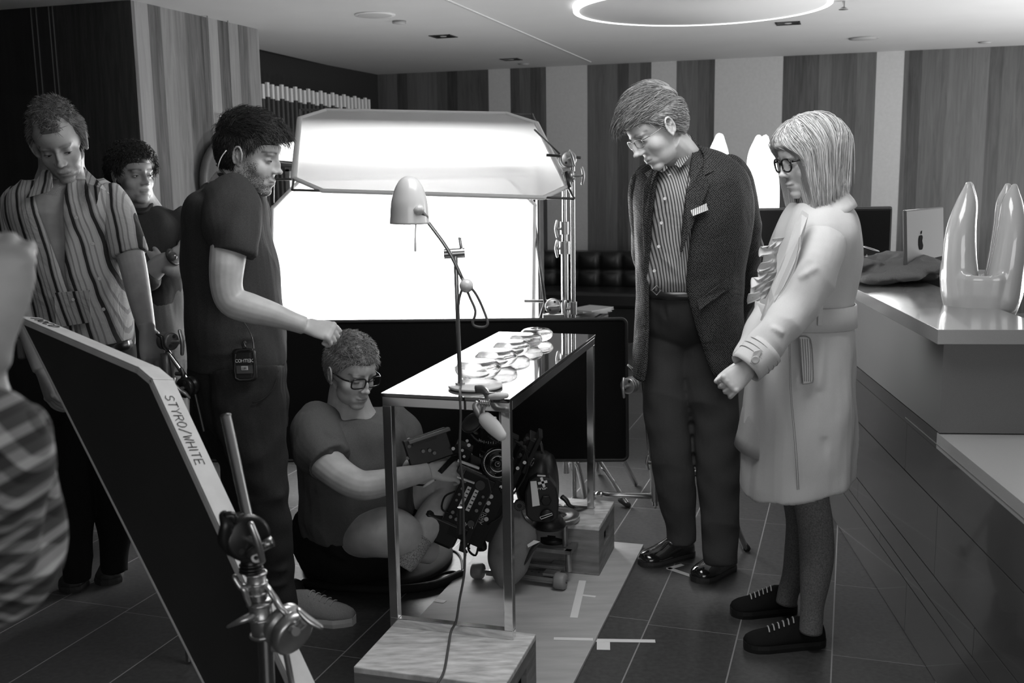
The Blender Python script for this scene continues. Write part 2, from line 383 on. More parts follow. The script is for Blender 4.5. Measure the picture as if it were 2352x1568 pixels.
def add_hand(mb, wrist, fd, pn, side=1, curl=(20, 25, 30, 35), thumb=(35, 25), sc=1.0, spread=4, bend=1.0, wr=.024):
    """wrist point, direction of the fingers, palm normal (out of the palm), side +1 when the thumb is towards cross(fd,pn)"""
    x = unit(fd); z = -unit(V3(pn)-x*np.dot(x, V3(pn))); y = np.cross(z, x)*side; w0 = V3(wrist)
    Q = lambda a, b, c: w0+(x*a+y*b+z*c)*sc
    R_ = []
    for a, hw, hh, dz in ((-.02, wr/1.0, .0185, 0), (.0, wr*1.02, .0175, 0), (.02, .030, .0155, 0), (.05, .038, .0140, .001), (.075, .041, .0125, .002), (.092, .039, .0105, .001), (.100, .034, .006, -.001)):
        t = np.arange(20)*2*PI/20; R_.append(np.array([Q(a, np.sign(math.cos(k))*abs(math.cos(k))**.8*hw, dz+math.sin(k)*hh) for k in t]))
    mb.rings(R_, True)
    for i, (yo, ln, r) in enumerate(((.030, .073, .0088), (.010, .081, .0090), (-.0105, .075, .0086), (-.029, .059, .0076))):
        c = rad(curl[i]); a = rad(spread)*(1.5-i); p = np.array([.084, yo, .001]); pts = [p-np.array([.02, 0, 0]), p]; ang = c*.7; rr = [r*1.05, r*1.05]
        for k, seg in enumerate((.45, .31, .24)):
            dn = np.array([math.cos(ang)*math.cos(a), math.sin(a)*math.cos(ang), -math.sin(ang)]); p = p+dn*ln*seg; pts.append(p); rr.append(r*(1, .92, .84)[k]*.98); ang += c*(1.15 if k == 0 else .75)*bend
        mb.tube([Q(*q) for q in pts], [q*sc for q in rr], n=10, sub=2, round_ends=True)
        mb.ell(Q(.087, yo, .004), [.0100*sc]*3, nu=10, nv=6)
    t1, t2 = rad(thumb[0]), rad(thumb[1]); p = np.array([.018, .022, -.004]); pts = [p]; dn = np.array([math.cos(t1), math.sin(t1), -.35])
    for k, seg in enumerate((.042, .030, .024)):
        dn = unit(dn); p = p+dn*seg; pts.append(p); dn = np.array([math.cos(t1-t2*(k+1)*.8), math.sin(t1-t2*(k+1)*.8), -.35-.25*k])
    mb.tube([Q(*q) for q in pts], [q*sc for q in (.0145, .0118, .0102, .0088)], n=10, sub=2, round_ends=True)
def paint_face(me, X, brow=.35, lip=.72, stub=0.0, mous=0.0, eyesh=.8, bald=0.0):
    p = X.inv(get_co(me)); ax = np.abs(p[:, 0]); t = np.ones(len(p))
    g = lambda c, s: np.exp(-(((np.stack([ax, p[:, 1], p[:, 2]], 1)-np.array(c))/np.array(s))**2).sum(1))
    near = p[:, 1] > .03
    arch = .0215+.003*np.sin(np.clip((ax-.012)/.04, 0, 1)*PI)
    b = np.exp(-((p[:, 2]-arch)/.0040)**2)*(ax > .011)*(ax < .054)*near; t *= 1-(1-brow)*b
    t *= 1-(1-lip)*np.exp(-((p[:, 2]+.0675)/.0075)**2)*np.clip((.025-ax)/.006, 0, 1)*(p[:, 1] > .07)
    t *= 1-.55*np.exp(-((p[:, 2]+.0672)/.0016)**2)*np.clip((.025-ax)/.004, 0, 1)*(p[:, 1] > .065)
    t *= 1-(1-eyesh)*g((.031, .077, -.002), (.018, .02, .012))
    t *= 1-.6*g((.0085, .090, -.0405), (.0036, .010, .0028))
    t *= 1-.35*g((.071, .0, -.004), (.012, .007, .012))
    s = np.zeros(len(p))
    if stub or mous:
        z = p[:, 2]; reg = np.clip((-.048-z+ .35*np.maximum(0, ax-.03))/.014, 0, 1)*np.clip((z+.135)/.01, 0, 1)*(p[:, 1] > -.012)
        side = np.clip((ax-.046)/.008, 0, 1)*np.clip((.0-z)/.02, 0, 1)*np.clip((p[:, 1]+.002)/.01, 0, 1)*np.clip((.055-p[:, 1])/.01, 0, 1)
        chin = np.maximum(reg*(1-np.exp(-((z+.068)/.009)**2)*(ax < .03)), side); s = stub*chin
        mo = np.exp(-((z+.0535)/.0055)**2)*(ax < .030)*(p[:, 1] > .06); s = np.maximum(s, mous*mo)
    rr = np.linalg.norm(p, axis=1) < .17; attr(me, 'tone', np.where(rr, t, 1)); attr(me, 'stubble', np.where(rr, s, 0))
def lid_line(X, mat, parent, op=0.0, look=(0, 0), sc=1.0):
    """lashes, and for open eyes the eyeball with its iris"""
    for sx in (1, -1):
        e = MB(); L = MB(); pts = []
        for k in range(9):
            a = -1+2*k/8; x = .031+a*.0135; z = -.0035+(.0062*op)*(1-a*a)+.001*a; y = .0655+.0135*math.sqrt(max(0, 1-((x-.031)/.0155)**2-(z/.0115)**2))+.0010
            pts.append(X((sx*x, y, z)))
        L.tube(pts, [.0004*X.sc]+[.0011*X.sc]*7+[.0004*X.sc], n=6); L.build('eyelashes', mat, parent)
        if op > 0:
            nn = 14; top = []; bot = []
            for k in range(nn):
                a = -1+2*k/(nn-1); x = .031+a*.0128
                for lst, z in ((top, -.0035+.0060*op*(1-a*a)), (bot, -.0035-.0035*op*(1-a*a))):
                    y = .0655+.0135*math.sqrt(max(0, 1-((x-.031)/.0155)**2-(z/.0115)**2))+.0006; lst.append(X((sx*x, y, z)))
            e.add(top+bot, [(i, i+1, nn+i+1, nn+i) for i in range(nn-1)], 0, True)
            ix, iz = .031+look[0]*sx, -.0022+look[1]; c = np.array([sx*ix, .0655+.0135*math.sqrt(max(0, 1-((ix-.031)/.0155)**2-(iz/.0115)**2))+.0010, iz])
            e.ell(X(c), np.array([.0042, .0008, .0038*min(1, op+.15)])*X.sc, ax=[X.r, X.f, X.u], nu=14, nv=8, m=1)
            e.build('eye', [MATS['eye_white'], MATS['eye_dark']], parent)
def hair(name, X, mat, parent, cover, comb, thick, n=1600, length=.05, steps=6, rw=.0006, lift=.25, jitter=.3, seed=1, shell=True, grav=0.0, down=False, curl=0.0, wavy=0):
    """cover(p)->0..1 scalp region in head space; comb(p)->directions; thick(p)->depth of the hair"""
    r = np.random.default_rng(seed); p, d = head_shape(120, 100, feat=False); mb = MB(); sv = []
    flat = p.reshape(-1, 3); cv = cover(flat).reshape(p.shape[:2]); th = thick(flat).reshape(p.shape[:2])
    if shell:
        tex = .55+.45*wave(flat*np.array([1, 1, 1]), seed, 8, (90, 220), (1, .5, 1)).reshape(th.shape)
        off = np.where(cv > 0, th*(.62+.22*tex)*np.minimum(1, cv*2.2), 0)-.004*(cv <= 0)
        q = p+d*off[..., None]; nv_, nu_ = th.shape; idx = -np.ones(th.shape, int); keep = cv > 0; vv = []; ff = []
        use = np.zeros(th.shape, bool)
        for j in range(nv_-1):
            for i in range(nu_):
                i2 = (i+1) % nu_
                if keep[j, i] or keep[j, i2] or keep[j+1, i] or keep[j+1, i2]:
                    ff.append(((j, i), (j, i2), (j+1, i2), (j+1, i)))
        for f in ff:
            for a in f:
                if idx[a] < 0: idx[a] = len(vv); vv.append(X(q[a])); sv.append(.15+.5*tex[a])
        mb.add(vv, [tuple(idx[a] for a in f) for f in ff], 0, True)
    # strands
    w_ = cv*np.cos(np.linspace(-PI/2, PI/2, p.shape[0]))[:, None]; pr = (w_/w_.sum()).ravel()
    k = r.choice(len(flat), n, p=pr); root = flat[k]+r.normal(size=(n, 3))*.0015; dirn = d.reshape(-1, 3)[k]
    cen = np.array([0, -.012, .02]); pos = root+dirn*(thick(root)*(.35+.5*r.random(n)))[:, None]; path = [pos.copy()]
    L = length(root) if callable(length) else np.full(n, length); L = L*(.7+.5*r.random(n)); jit = r.normal(size=(n, 3))*jitter
    el = np.array([.0745, .096, .090]); wd = np.array([0, 0, -1.]) @ X.A.T if False else X.A@np.array([0, 0, -1.])
    lay = 1+ (thick(root)*(.45+.65*r.random(n)))/.085; clump = r.normal(size=(n, 3))*curl
    for s_ in range(steps):
        out = (pos-cen)/el**2; out /= np.linalg.norm(out, axis=1)[:, None]
        c = comb(pos)+jit+clump*np.sin(s_*1.9+k[:, None]); c = c+wd*grav*(s_+1)/steps
        c = c-out*((c*out).sum(1)*(1-.0))[:, None]; c /= np.linalg.norm(c, axis=1)[:, None]+1e-9
        c = c+out*lift*(1-(s_/steps)*.5); 
        if down:
            bl = ss(.075-pos[:, 2], 0, .07)[:, None]; c = c*(1-bl)+(wd*.95+.25*jit+c*.12)*bl
        pos = pos+c*(L/steps)[:, None]
        e = np.linalg.norm((pos-cen)/el, axis=1); low = pos[:, 2] < (-.0 if down else -.5)
        fix = np.where((e < lay) & ~low, lay/np.maximum(e, 1e-6), 1); pos = cen+(pos-cen)*fix[:, None]
        if down: pos[:, 1] = np.minimum(pos[:, 1], .058+.035*ss(pos[:, 2], .0, .07))
        path.append(pos.copy())
    path = np.array(path); A = r.random(n)
    base = len(mb.v); vv = []; ff = []
    T = np.gradient(path, axis=0); T /= np.linalg.norm(T, axis=2)[..., None]+1e-9
    o_ = (path-cen); sd = np.cross(T, o_); sd /= np.linalg.norm(sd, axis=2)[..., None]+1e-9; nn = np.cross(sd, T)
    m_ = len(path); rr = rw*np.array([1.0]*(m_-2)+[.75, .12])
    tri = np.stack([path+sd*rr[:, None, None], path-sd*rr[:, None, None]*.6+nn*rr[:, None, None]*.8, path-sd*rr[:, None, None]*.6-nn*rr[:, None, None]*.8], 2)  # steps,n,3,3
    W = X(tri.reshape(-1, 3)).reshape(m_, n, 3, 3)
    for i in range(n):
        b = len(vv); vv += [tuple(q) for q in W[:, i].reshape(-1, 3)]; sv += [A[i]]*(m_*3)
        for s_ in range(m_-1):
            for e in range(3): ff.append((b+s_*3+e, b+s_*3+(e+1) % 3, b+s_*3+3+(e+1) % 3, b+s_*3+3+e))
    mb.add(vv, ff, 0, True); o = mb.build(name, mat, parent, recalc=False); attr(o.data, 'strand', sv); return o
def ss(a, lo, hi): t = np.clip((a-lo)/(hi-lo), 0, 1); return t*t*(3-2*t)
def short_cover(p, front=.052, side=-.012, nape=-.062, temple=.030):   # hairline of a short man's cut
    z, y, x = p[:, 2], p[:, 1], np.abs(p[:, 0])
    line = np.where(y > .0, np.interp(y, [0, temple, .055, .075, .11], [side, .022, front-.004, front, front]), np.interp(y, [-.12, -.05, 0], [nape, nape+.006, side]))
    earm = (x > .055) & (y > -.028) & (y < .012) & (z < .022)
    c = ss(z-line, 0, .012); return np.where(earm, 0, c)
def glasses(X, mat, lens, parent, w=.026, h=.0165, y=.092, t=.0018, rect=3.0, top=True, zc=-.002):
    g = MB()
    for sx in (1, -1):
        cx = sx*.0325; pts = []
        for k in range(25):
            a = 2*PI*k/24; ca, sa = math.cos(a), math.sin(a)
            x = np.sign(ca)*abs(ca)**(2/rect)*w; z = np.sign(sa)*abs(sa)**(2/rect)*h; pts.append(X((cx+x, y-.10*abs(cx+x)**1.0*(abs(cx+x)/.06), zc+z)))
        if top: g.tube(pts, t*X.sc, n=6, cap=False)
        else: g.tube(pts, t*.55*X.sc, n=6, cap=False)
        ln = MB(); q = pts[:-1]; c = np.mean(q, 0); ln.add(list(q)+[c], [(i, (i+1) % 24, 24) for i in range(24)]); 
        g.tube([X((sx*(.0325+w), y-.010, zc+h*.5)), X((sx*.0745, .055, zc+h*.45)), X((sx*.0765, .0, .004)), X((sx*.074, -.018, -.012))], [t*X.sc*q_ for q_ in (1.2, 1.1, .9, .8)], n=6, sub=4)
        ln.build('lens', lens, parent)
    g.tube([X((-.0325+w*.93, y-.001, zc+h*.3)), X((0, y+.002, zc+h*.5)), X((.0325-w*.93, y-.001, zc+h*.3))], t*X.sc, n=6, sub=4)
    return g.build('spectacle_frame', mat, parent)
def base_mats():
    plain('eye_white', .55, .15); plain('eye_dark', .01, .1); plain('lash', .02, .6)
base_mats()
LASH = MATS['lash']
def clear_mat(name, fac=.0, tint=1.0, ior=1.5):      # thin clear glass: sees through, reflects at its rim
    m, nt, b, out = new_mat(name); t = N(nt, 'ShaderNodeBsdfTransparent'); t.inputs[0].default_value = (tint, tint, tint, 1)
    g = N(nt, 'ShaderNodeBsdfGlossy'); g.inputs[1].default_value = .03
    f = N(nt, 'ShaderNodeFresnel', i_IOR=ior); mx = N(nt, 'ShaderNodeMixShader')
    a = N(nt, 'ShaderNodeMath', operation='ADD', use_clamp=True); a.inputs[1].default_value = fac
    nt.links.new(f.outputs[0], a.inputs[0])
    if ior > 1.2: nt.links.new(a.outputs[0], mx.inputs[0])
    else: mx.inputs[0].default_value = .025
    nt.links.new(t.outputs[0], mx.inputs[1]); nt.links.new(g.outputs[0], mx.inputs[2]); nt.links.new(mx.outputs[0], out.inputs[0])
    MATS[name] = m; return m
LENSM = clear_mat('spectacle_lens', .0, .95, 1.15)
# ---------------------------------------------------------------- the room
CEIL = 2.45
def wood_mat(name, lo, hi, width=.10, rough=.38, dirv=(1, 0, 0)):   # vertical veneer strips of differing tone
    m, nt, b, out = new_mat(name); tc = nt.nodes.new('ShaderNodeTexCoord')
    dot = N(nt, 'ShaderNodeVectorMath', operation='DOT_PRODUCT'); nt.links.new(tc.outputs['Object'], dot.inputs[0]); dot.inputs[1].default_value = dirv
    dv = N(nt, 'ShaderNodeMath', operation='DIVIDE'); dv.inputs[1].default_value = width; nt.links.new(dot.outputs['Value'], dv.inputs[0])
    fl = N(nt, 'ShaderNodeMath', operation='FLOOR'); nt.links.new(dv.outputs[0], fl.inputs[0])
    sep = N(nt, 'ShaderNodeSeparateXYZ'); nt.links.new(tc.outputs['Object'], sep.inputs[0])
    wn0 = N(nt, 'ShaderNodeTexWhiteNoise', noise_dimensions='1D'); nt.links.new(fl.outputs[0], wn0.inputs['W'])
    za = N(nt, 'ShaderNodeMath', operation='ADD'); nt.links.new(sep.outputs['Z'], za.inputs[0])
    z3 = N(nt, 'ShaderNodeMath', operation='MULTIPLY'); z3.inputs[1].default_value = 1.7; nt.links.new(wn0.outputs['Value'], z3.inputs[0]); nt.links.new(z3.outputs[0], za.inputs[1])
    zf = N(nt, 'ShaderNodeMath', operation='DIVIDE'); zf.inputs[1].default_value = 7; nt.links.new(za.outputs[0], zf.inputs[0])
    zz = N(nt, 'ShaderNodeMath', operation='FLOOR'); nt.links.new(zf.outputs[0], zz.inputs[0])
    cb = N(nt, 'ShaderNodeCombineXYZ'); nt.links.new(fl.outputs[0], cb.inputs[0]); nt.links.new(zz.outputs[0], cb.inputs[1])
    wn = N(nt, 'ShaderNodeTexWhiteNoise', noise_dimensions='3D'); nt.links.new(cb.outputs[0], wn.inputs['Vector'])
    mp = N(nt, 'ShaderNodeMapping'); mp.inputs['Scale'].default_value = (14, 14, .9); nt.links.new(tc.outputs['Object'], mp.inputs[0])
    g = N(nt, 'ShaderNodeTexNoise', i_Scale=2.2, i_Detail=7.0, i_Distortion=.9, i_Roughness=.62); nt.links.new(mp.outputs[0], g.inputs['Vector'])
    a1 = N(nt, 'ShaderNodeMath', operation='MULTIPLY'); a1.inputs[1].default_value = .55; nt.links.new(wn.outputs['Value'], a1.inputs[0])
    a2 = N(nt, 'ShaderNodeMath', operation='MULTIPLY_ADD'); a2.inputs[1].default_value = .75; nt.links.new(g.outputs[0], a2.inputs[0]); nt.links.new(a1.outputs[0], a2.inputs[2])
    nt.links.new(ramp(nt, a2.outputs[0], [(.25, lo), (.95, hi)]), b.inputs['Base Color'])
    b.inputs['Roughness'].default_value = rough; return m
wood_u = wood_mat('wood_strips_back', .022, .14, .105, dirv=tuple(U))
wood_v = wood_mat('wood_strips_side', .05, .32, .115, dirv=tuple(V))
wood_d = wood_mat('wood_strips_shaded', .006, .030, .14, dirv=tuple(U))  # same cladding, darkened to carry the front's shade
# floor: large rectangular tiles with pale joints
m, nt, b, out = new_mat('floor_tiles')
FO = G(1667, 1568); tu, tv = .0, .0
tc = nt.nodes.new('ShaderNodeTexCoord')
def dotc(vec, off):
    d = N(nt, 'ShaderNodeVectorMath', operation='DOT_PRODUCT'); nt.links.new(tc.outputs['Object'], d.inputs[0]); d.inputs[1].default_value = tuple(vec)
    a = N(nt, 'ShaderNodeMath', operation='ADD'); a.inputs[1].default_value = off; nt.links.new(d.outputs['Value'], a.inputs[0]); return a.outputs[0]
TW = abs((G(1908, 1568)-G(1667, 1568)).dot(U)); TL = .58
FV = G(1540, 1449)
def line_of(val, period, wdt):
    md = N(nt, 'ShaderNodeMath', operation='PINGPONG'); md.inputs[1].default_value = period/2; nt.links.new(val, md.inputs[0])
    lt = N(nt, 'ShaderNodeMath', operation='LESS_THAN'); lt.inputs[1].default_value = wdt; nt.links.new(md.outputs[0], lt.inputs[0]); return lt.outputs[0], md
u_ = dotc(U, -FO.dot(U)); v_ = dotc(V, -FV.dot(V))
l1, _ = line_of(u_, TW, .0022)
dv = N(nt, 'ShaderNodeMath', operation='DIVIDE'); dv.inputs[1].default_value = TW; nt.links.new(u_, dv.inputs[0])
fl = N(nt, 'ShaderNodeMath', operation='FLOOR'); nt.links.new(dv.outputs[0], fl.inputs[0])
ml = N(nt, 'ShaderNodeMath', operation='MULTIPLY'); ml.inputs[1].default_value = .03; nt.links.new(fl.outputs[0], ml.inputs[0])
ad = N(nt, 'ShaderNodeMath', operation='ADD'); nt.links.new(ml.outputs[0], ad.inputs[0]); nt.links.new(v_, ad.inputs[1])
l2, _ = line_of(ad.outputs[0], TL, .0012)
mxx = N(nt, 'ShaderNodeMath', operation='MAXIMUM'); nt.links.new(l1, mxx.inputs[0]); nt.links.new(l2, mxx.inputs[1])
vd = N(nt, 'ShaderNodeMath', operation='DIVIDE'); vd.inputs[1].default_value = TL; nt.links.new(ad.outputs[0], vd.inputs[0])
vf = N(nt, 'ShaderNodeMath', operation='FLOOR'); nt.links.new(vd.outputs[0], vf.inputs[0])
cb = N(nt, 'ShaderNodeCombineXYZ'); nt.links.new(fl.outputs[0], cb.inputs[0]); nt.links.new(vf.outputs[0], cb.inputs[1])
wn = N(nt, 'ShaderNodeTexWhiteNoise'); nt.links.new(cb.outputs[0], wn.inputs['Vector'])
ns = N(nt, 'ShaderNodeTexNoise', i_Scale=60.0, i_Detail=6.0); nt.links.new(tc.outputs['Object'], ns.inputs['Vector'])
a2 = N(nt, 'ShaderNodeMath', operation='MULTIPLY_ADD'); a2.inputs[1].default_value = .25; nt.links.new(wn.outputs['Value'], a2.inputs[0]); nt.links.new(ns.outputs[0], a2.inputs[2])
base = ramp(nt, a2.outputs[0], [(.3, .036), (.9, .075)])
mx = N(nt, 'ShaderNodeMix', data_type='RGBA'); nt.links.new(mxx.outputs[0], mx.inputs[0]); nt.links.new(base, mx.inputs[6]); mx.inputs[7].default_value = (.26, .26, .26, 1)
nt.links.new(mx.outputs[2], b.inputs['Base Color']); b.inputs['Roughness'].default_value = .42; b.inputs['Specular IOR Level'].default_value = .45
bp = N(nt, 'ShaderNodeBump', i_Strength=.15, i_Distance=.002); nt.links.new(ns.outputs[0], bp.inputs['Height']); nt.links.new(bp.outputs[0], b.inputs['Normal'])
MATS['floor'] = m
def quad(mb, a, b_, c, d, m=0): return mb.add([V3(a), V3(b_), V3(c), V3(d)], [(0, 1, 2, 3)], m)
# key planes
W0 = G(1500, 143, CEIL); WL = G(850, 172, CEIL); WR = G(2352, 104, CEIL)
BU = (WR-WL).normalized(); BN = Vector((-BU.y, BU.x, 0))         # along the back wall, and away from it
C1 = G(300, 0, CEIL); C2 = G(593, 67, CEIL); CV = (C2-C1).normalized(); CU = Vector((CV.y, -CV.x, 0))
print('wall', WL, WR, 'column', C1, C2, 'BU', BU, 'CV', CV)
white_ceil = plain('ceiling_paint', .52, .8, nscale=3, namp=.03)
E1 = G(595, 113, CEIL); E2 = WL
RIGHT = W0+BU*5.2; BACKR = Vector((RIGHT.x-.2, -2.2, 0)); 
mb = MB()
quad(mb, (-7, -3, 0), (9, -3, 0), (9, 14, 0), (-7, 14, 0)); mb.box((1, 5.5, -.06), (16, 17, .1)); struct('floor', mb, MATS['floor'])
mb = MB()   # ceiling slab, with the raised recess left open at its far left
cz = CEIL
pl = [C1-CU*6-CV*9, C1+CU*14-CV*9, WR+BU*6+BN*.02, WL+BN*.02, E1, C2-CU*.0, C2-CU*6]
mb.prism([(p.x, p.y, cz) for p in pl], (0, 0, .12)); struct('ceiling', mb, white_ceil)
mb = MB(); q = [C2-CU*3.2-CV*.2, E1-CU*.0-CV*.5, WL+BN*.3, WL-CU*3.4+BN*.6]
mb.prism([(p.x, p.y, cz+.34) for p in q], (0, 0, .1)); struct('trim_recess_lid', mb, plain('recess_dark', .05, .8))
# pale lit edge of the ceiling drop beside the recess
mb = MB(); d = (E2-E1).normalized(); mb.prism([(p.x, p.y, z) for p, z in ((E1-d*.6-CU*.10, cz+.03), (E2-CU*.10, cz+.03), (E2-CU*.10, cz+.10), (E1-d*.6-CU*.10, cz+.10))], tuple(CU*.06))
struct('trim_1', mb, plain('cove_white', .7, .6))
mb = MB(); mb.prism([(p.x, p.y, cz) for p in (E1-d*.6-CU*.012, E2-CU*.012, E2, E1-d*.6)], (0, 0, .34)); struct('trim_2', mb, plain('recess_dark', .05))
# back wall with its veneer panels
mb = MB(); a = WL-BU*4.5; c = WR+BU*3
mb.prism([(a.x, a.y, 0), (c.x, c.y, 0), (c.x, c.y, cz+.4), (a.x, a.y, cz+.4)], tuple(BN*.12)); bw = struct('wall_back', mb, plain('wall_panel_pale', .48, .55, nscale=40, namp=.05))
def wx(px, py=150): return PL(px, py, W0, BN)
for x0, x1, yy in ((780, 1123, 172), (1173, 1255, 155), (1350, 1497, 150), (1555, 1643, 145), (1800, 2014, 128), (2078, 2700, 118)):
    A = wx(x0, yy); B = wx(x1, yy); mb = MB()
    mb.prism([(A.x, A.y, 0), (B.x, B.y, 0), (B.x, B.y, cz), (A.x, A.y, cz)], tuple(-BN*.018)); mb.build('wood_panel', wood_u, bw)
# wood clad block on the left: lit flank, front with shade put into its colour
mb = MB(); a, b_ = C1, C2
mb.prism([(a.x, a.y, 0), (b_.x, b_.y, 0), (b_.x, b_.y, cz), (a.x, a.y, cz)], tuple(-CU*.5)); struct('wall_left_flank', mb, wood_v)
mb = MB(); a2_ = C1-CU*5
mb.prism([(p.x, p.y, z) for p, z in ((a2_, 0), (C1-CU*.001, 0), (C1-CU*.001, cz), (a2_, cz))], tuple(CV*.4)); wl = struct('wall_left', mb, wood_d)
for px in (74, 86, 115, 124):      # thin metal reveal strips
    t = PL(px, 60, C1-CV*.003, CV); mm = MB(); mm.box((t.x, t.y, cz/2), (.006, .006, cz), m=0); mm.build('reveal_strip', plain('reveal', .25, .3, .8), wl)
# right wall with daylight windows (outside the frame), wall behind the photographer
rx = 6.2
mb = MB(); mb.box((rx+.06, 1.2, CEIL/2), (.12, 7.2, CEIL)); mb.box((rx+.06, 6.6, .35), (.12, 5.8, .7)); mb.box((rx+.06, 6.6, 2.4), (.12, 5.8, .14)); mb.box((rx+.06, 10.2, CEIL/2), (.12, 1.8, CEIL))
struct('wall_right', mb, plain('wall_paint', .4, .8))
mb = MB()
for k in range(6): mb.box((rx+.06, 3.9+k*1.13, 1.5), (.08, .05, 1.66))
mb.box((rx+.06, 6.6, .72), (.1, 5.8, .05)); struct('window_1', mb, plain('window_metal', .1, .4, .5))
mb = MB(); mb.box((-2.6, -2.5, CEIL/2), (3.8, .12, CEIL)); mb.box((5.0, -2.5, CEIL/2), (5.0, .12, CEIL)); mb.box((.9, -2.5, .375), (3.2, .12, .75)); mb.box((.9, -2.5, 2.4), (3.2, .12, .12)); struct('wall_front', mb, plain('wall_paint', .4))
mb = MB()
for k in range(4): mb.box((-.68+k*1.05, -2.5, 1.55), (.05, .08, 1.6))
struct('window_2', mb, plain('window_metal', .1))  # unseen window bars added behind the fill light
# ceiling groove
g0 = G(1030, 0, CEIL); g1 = G(1357, 142, CEIL); gd = (g1-g0).normalized(); g0 = g0-gd*3; s_ = Vector((gd.y, -gd.x, 0))*.006
mb = MB(); mb.prism([(p.x, p.y, CEIL-.004) for p in (g0-s_, g0+s_, g1+s_, g1-s_)], (0, 0, .004)); struct('trim_3', mb, plain('groove', .75, .5))
mb = MB(); s2 = s_*1.4; mb.prism([(p.x, p.y, CEIL-.002) for p in (g0-s_-s2, g0-s_, g1-s_, g1-s_-s2)], (0, 0, .002)); struct('trim_4', mb, plain('groove_dark', .08, .5))
# ring lamp in the ceiling
rb = G(1618, 47, CEIL); rl = G(1328, 12, CEIL); rr_ = G(1918, 4, CEIL); R = .715; rc = Vector((rl.x+R, rb.y-R-.05, CEIL))
t = thing('ring_ceiling_light', 'large round ceiling lamp with a glowing white rim', 'ceiling light', rc)
MB().lathe(rc-Z*.035, (0, 0, 1), [(R-.004, .0), (R-.004, .035)], 96, cap=True).build('centre_disc', plain('ring_disc', .62, .5), t)
MB().rings([V3(rc)+np.array([[r_*math.cos(a), r_*math.sin(a), z] for a in np.linspace(0, 2*PI, 96, endpoint=False)]) for r_, z in ((R-.002, -.034), (R+.004, -.040), (R+.030, -.036), (R+.034, -.004), (R-.002, -.004), (R-.002, -.034))], False).build('glowing_rim', emit('ring_glow', 1, 3.0), t)
# round flush speakers, small dark square fittings, detectors, sprinkler
def flush(px, py, r, nm, label, cat, mat, h=.008, grp=None):
    c = G(px, py, CEIL); t = thing(nm, label, cat, c, grp)
    MB().lathe(c-Z*h, (0, 0, 1), [(r*.98, 0), (r, h*.4), (r, h)], 36).build('housing', mat, t)
    MB().lathe(c-Z*(h+.002), (0, 0, 1), [(r*.80, 0), (r*.86, .003)], 36).build('grille', plain('grille', .42, .7), t)
wp = plain('white_plastic', .62, .5)
flush(861, 33, .125, 'ceiling_speaker', 'round white ceiling speaker above the tilted white screen', 'speaker', wp)
flush(1984, 87, .11, 'ceiling_speaker', 'round grey ceiling speaker near the back wall beyond the ring lamp', 'speaker', plain('speaker_grey', .28, .6))
flush(917, 48, .045, 'ceiling_detector', 'small round ceiling detector beside the white ceiling speaker', 'detector', plain('speaker_grey', .28), .015)
flush(1203, 146, .05, 'ceiling_detector', 'small round ceiling detector by the back wall where the thin ceiling strip ends', 'detector', plain('speaker_grey', .28))
flush(2263, 96, .05, 'ceiling_detector', 'small round ceiling detector close to the far corner panel', 'detector', plain('speaker_grey', .28))
for px, py, lb in ((1018, 83, 'dark square ceiling spotlight between the speaker and the thin ceiling strip'), (1174, 136, 'dark square ceiling spotlight close to the back wall above the tilted screen'), (1810, 53, 'dark square ceiling spotlight beside the glowing ring lamp')):
    c = G(px, py, CEIL); t = thing('recessed_spotlight', lb, 'spotlight', c, None)
    fr = MB(); h = .075
    for s in (-1, 1): fr.box(c+U*h*s-Z*.002, (.012, .162, .006), (U, V, Z)); fr.box(c+V*h*s-Z*.002, (.162, .012, .006), (U, V, Z))
    fr.build('rim', plain('fixture_dark', .03, .5), t); MB().box(c-Z*.001, (.145, .145, .003), (U, V, Z)).build('aperture', plain('aperture', .008, .3), t)
    MB().lathe(c-Z*.004, (0, 0, 1), [(.02, 0), (.03, .003)], 16).build('lens', plain('grille', .42), t)
c = G(1938, 2, CEIL); t = thing('fire_sprinkler', 'small metal fire sprinkler hanging beside the ring lamp', 'sprinkler', c)
MB().cyl(c, c-Z*.035, .008).build('pipe', plain('sprinkler', .3, .3, .7), t); MB().lathe(c-Z*.05, (0, 0, 1), [(.026, 0), (.028, .003), (.01, .014)], 20).build('deflector', MATS['sprinkler'], t)
# slatted screen in the recess: white-tipped vertical slats descending away from us
SO = C2+CU*(-.62)
tip_pts = [(602, 183, 210), (845, 223, 245)]
T0 = PL(602, 184, SO, CU); T1 = PL(846, 223, SO, CU)
t = thing('slatted_screen', 'dark vertical slatted screen with white slat tips in the recess', 'slatted screen', (T0.x, T0.y, 0))
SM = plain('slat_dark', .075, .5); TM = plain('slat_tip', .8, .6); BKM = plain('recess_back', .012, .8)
nS = 27; step = (T1-T0)/(nS-1)
for k in range(nS):
    p = T0+step*k; dz = (0, .03, .012)[k % 3]*.6-.03
    o = MB().box((p.x, p.y, (p.z+dz)/2), (.016, .030, p.z+dz), (U, V, Z)).build('slat', SM, t)
    MB().box((p.x, p.y, p.z+dz-.055), (.020, .034, .112), (U, V, Z)).build('tip', TM, o)
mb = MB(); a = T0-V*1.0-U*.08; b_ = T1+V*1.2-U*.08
mb.prism([(a.x, a.y, 0), (b_.x, b_.y, 0), (b_.x, b_.y, CEIL+.34), (a.x, a.y, CEIL+.34)], tuple(-U*.05)); struct('wall_recess', mb, BKM)
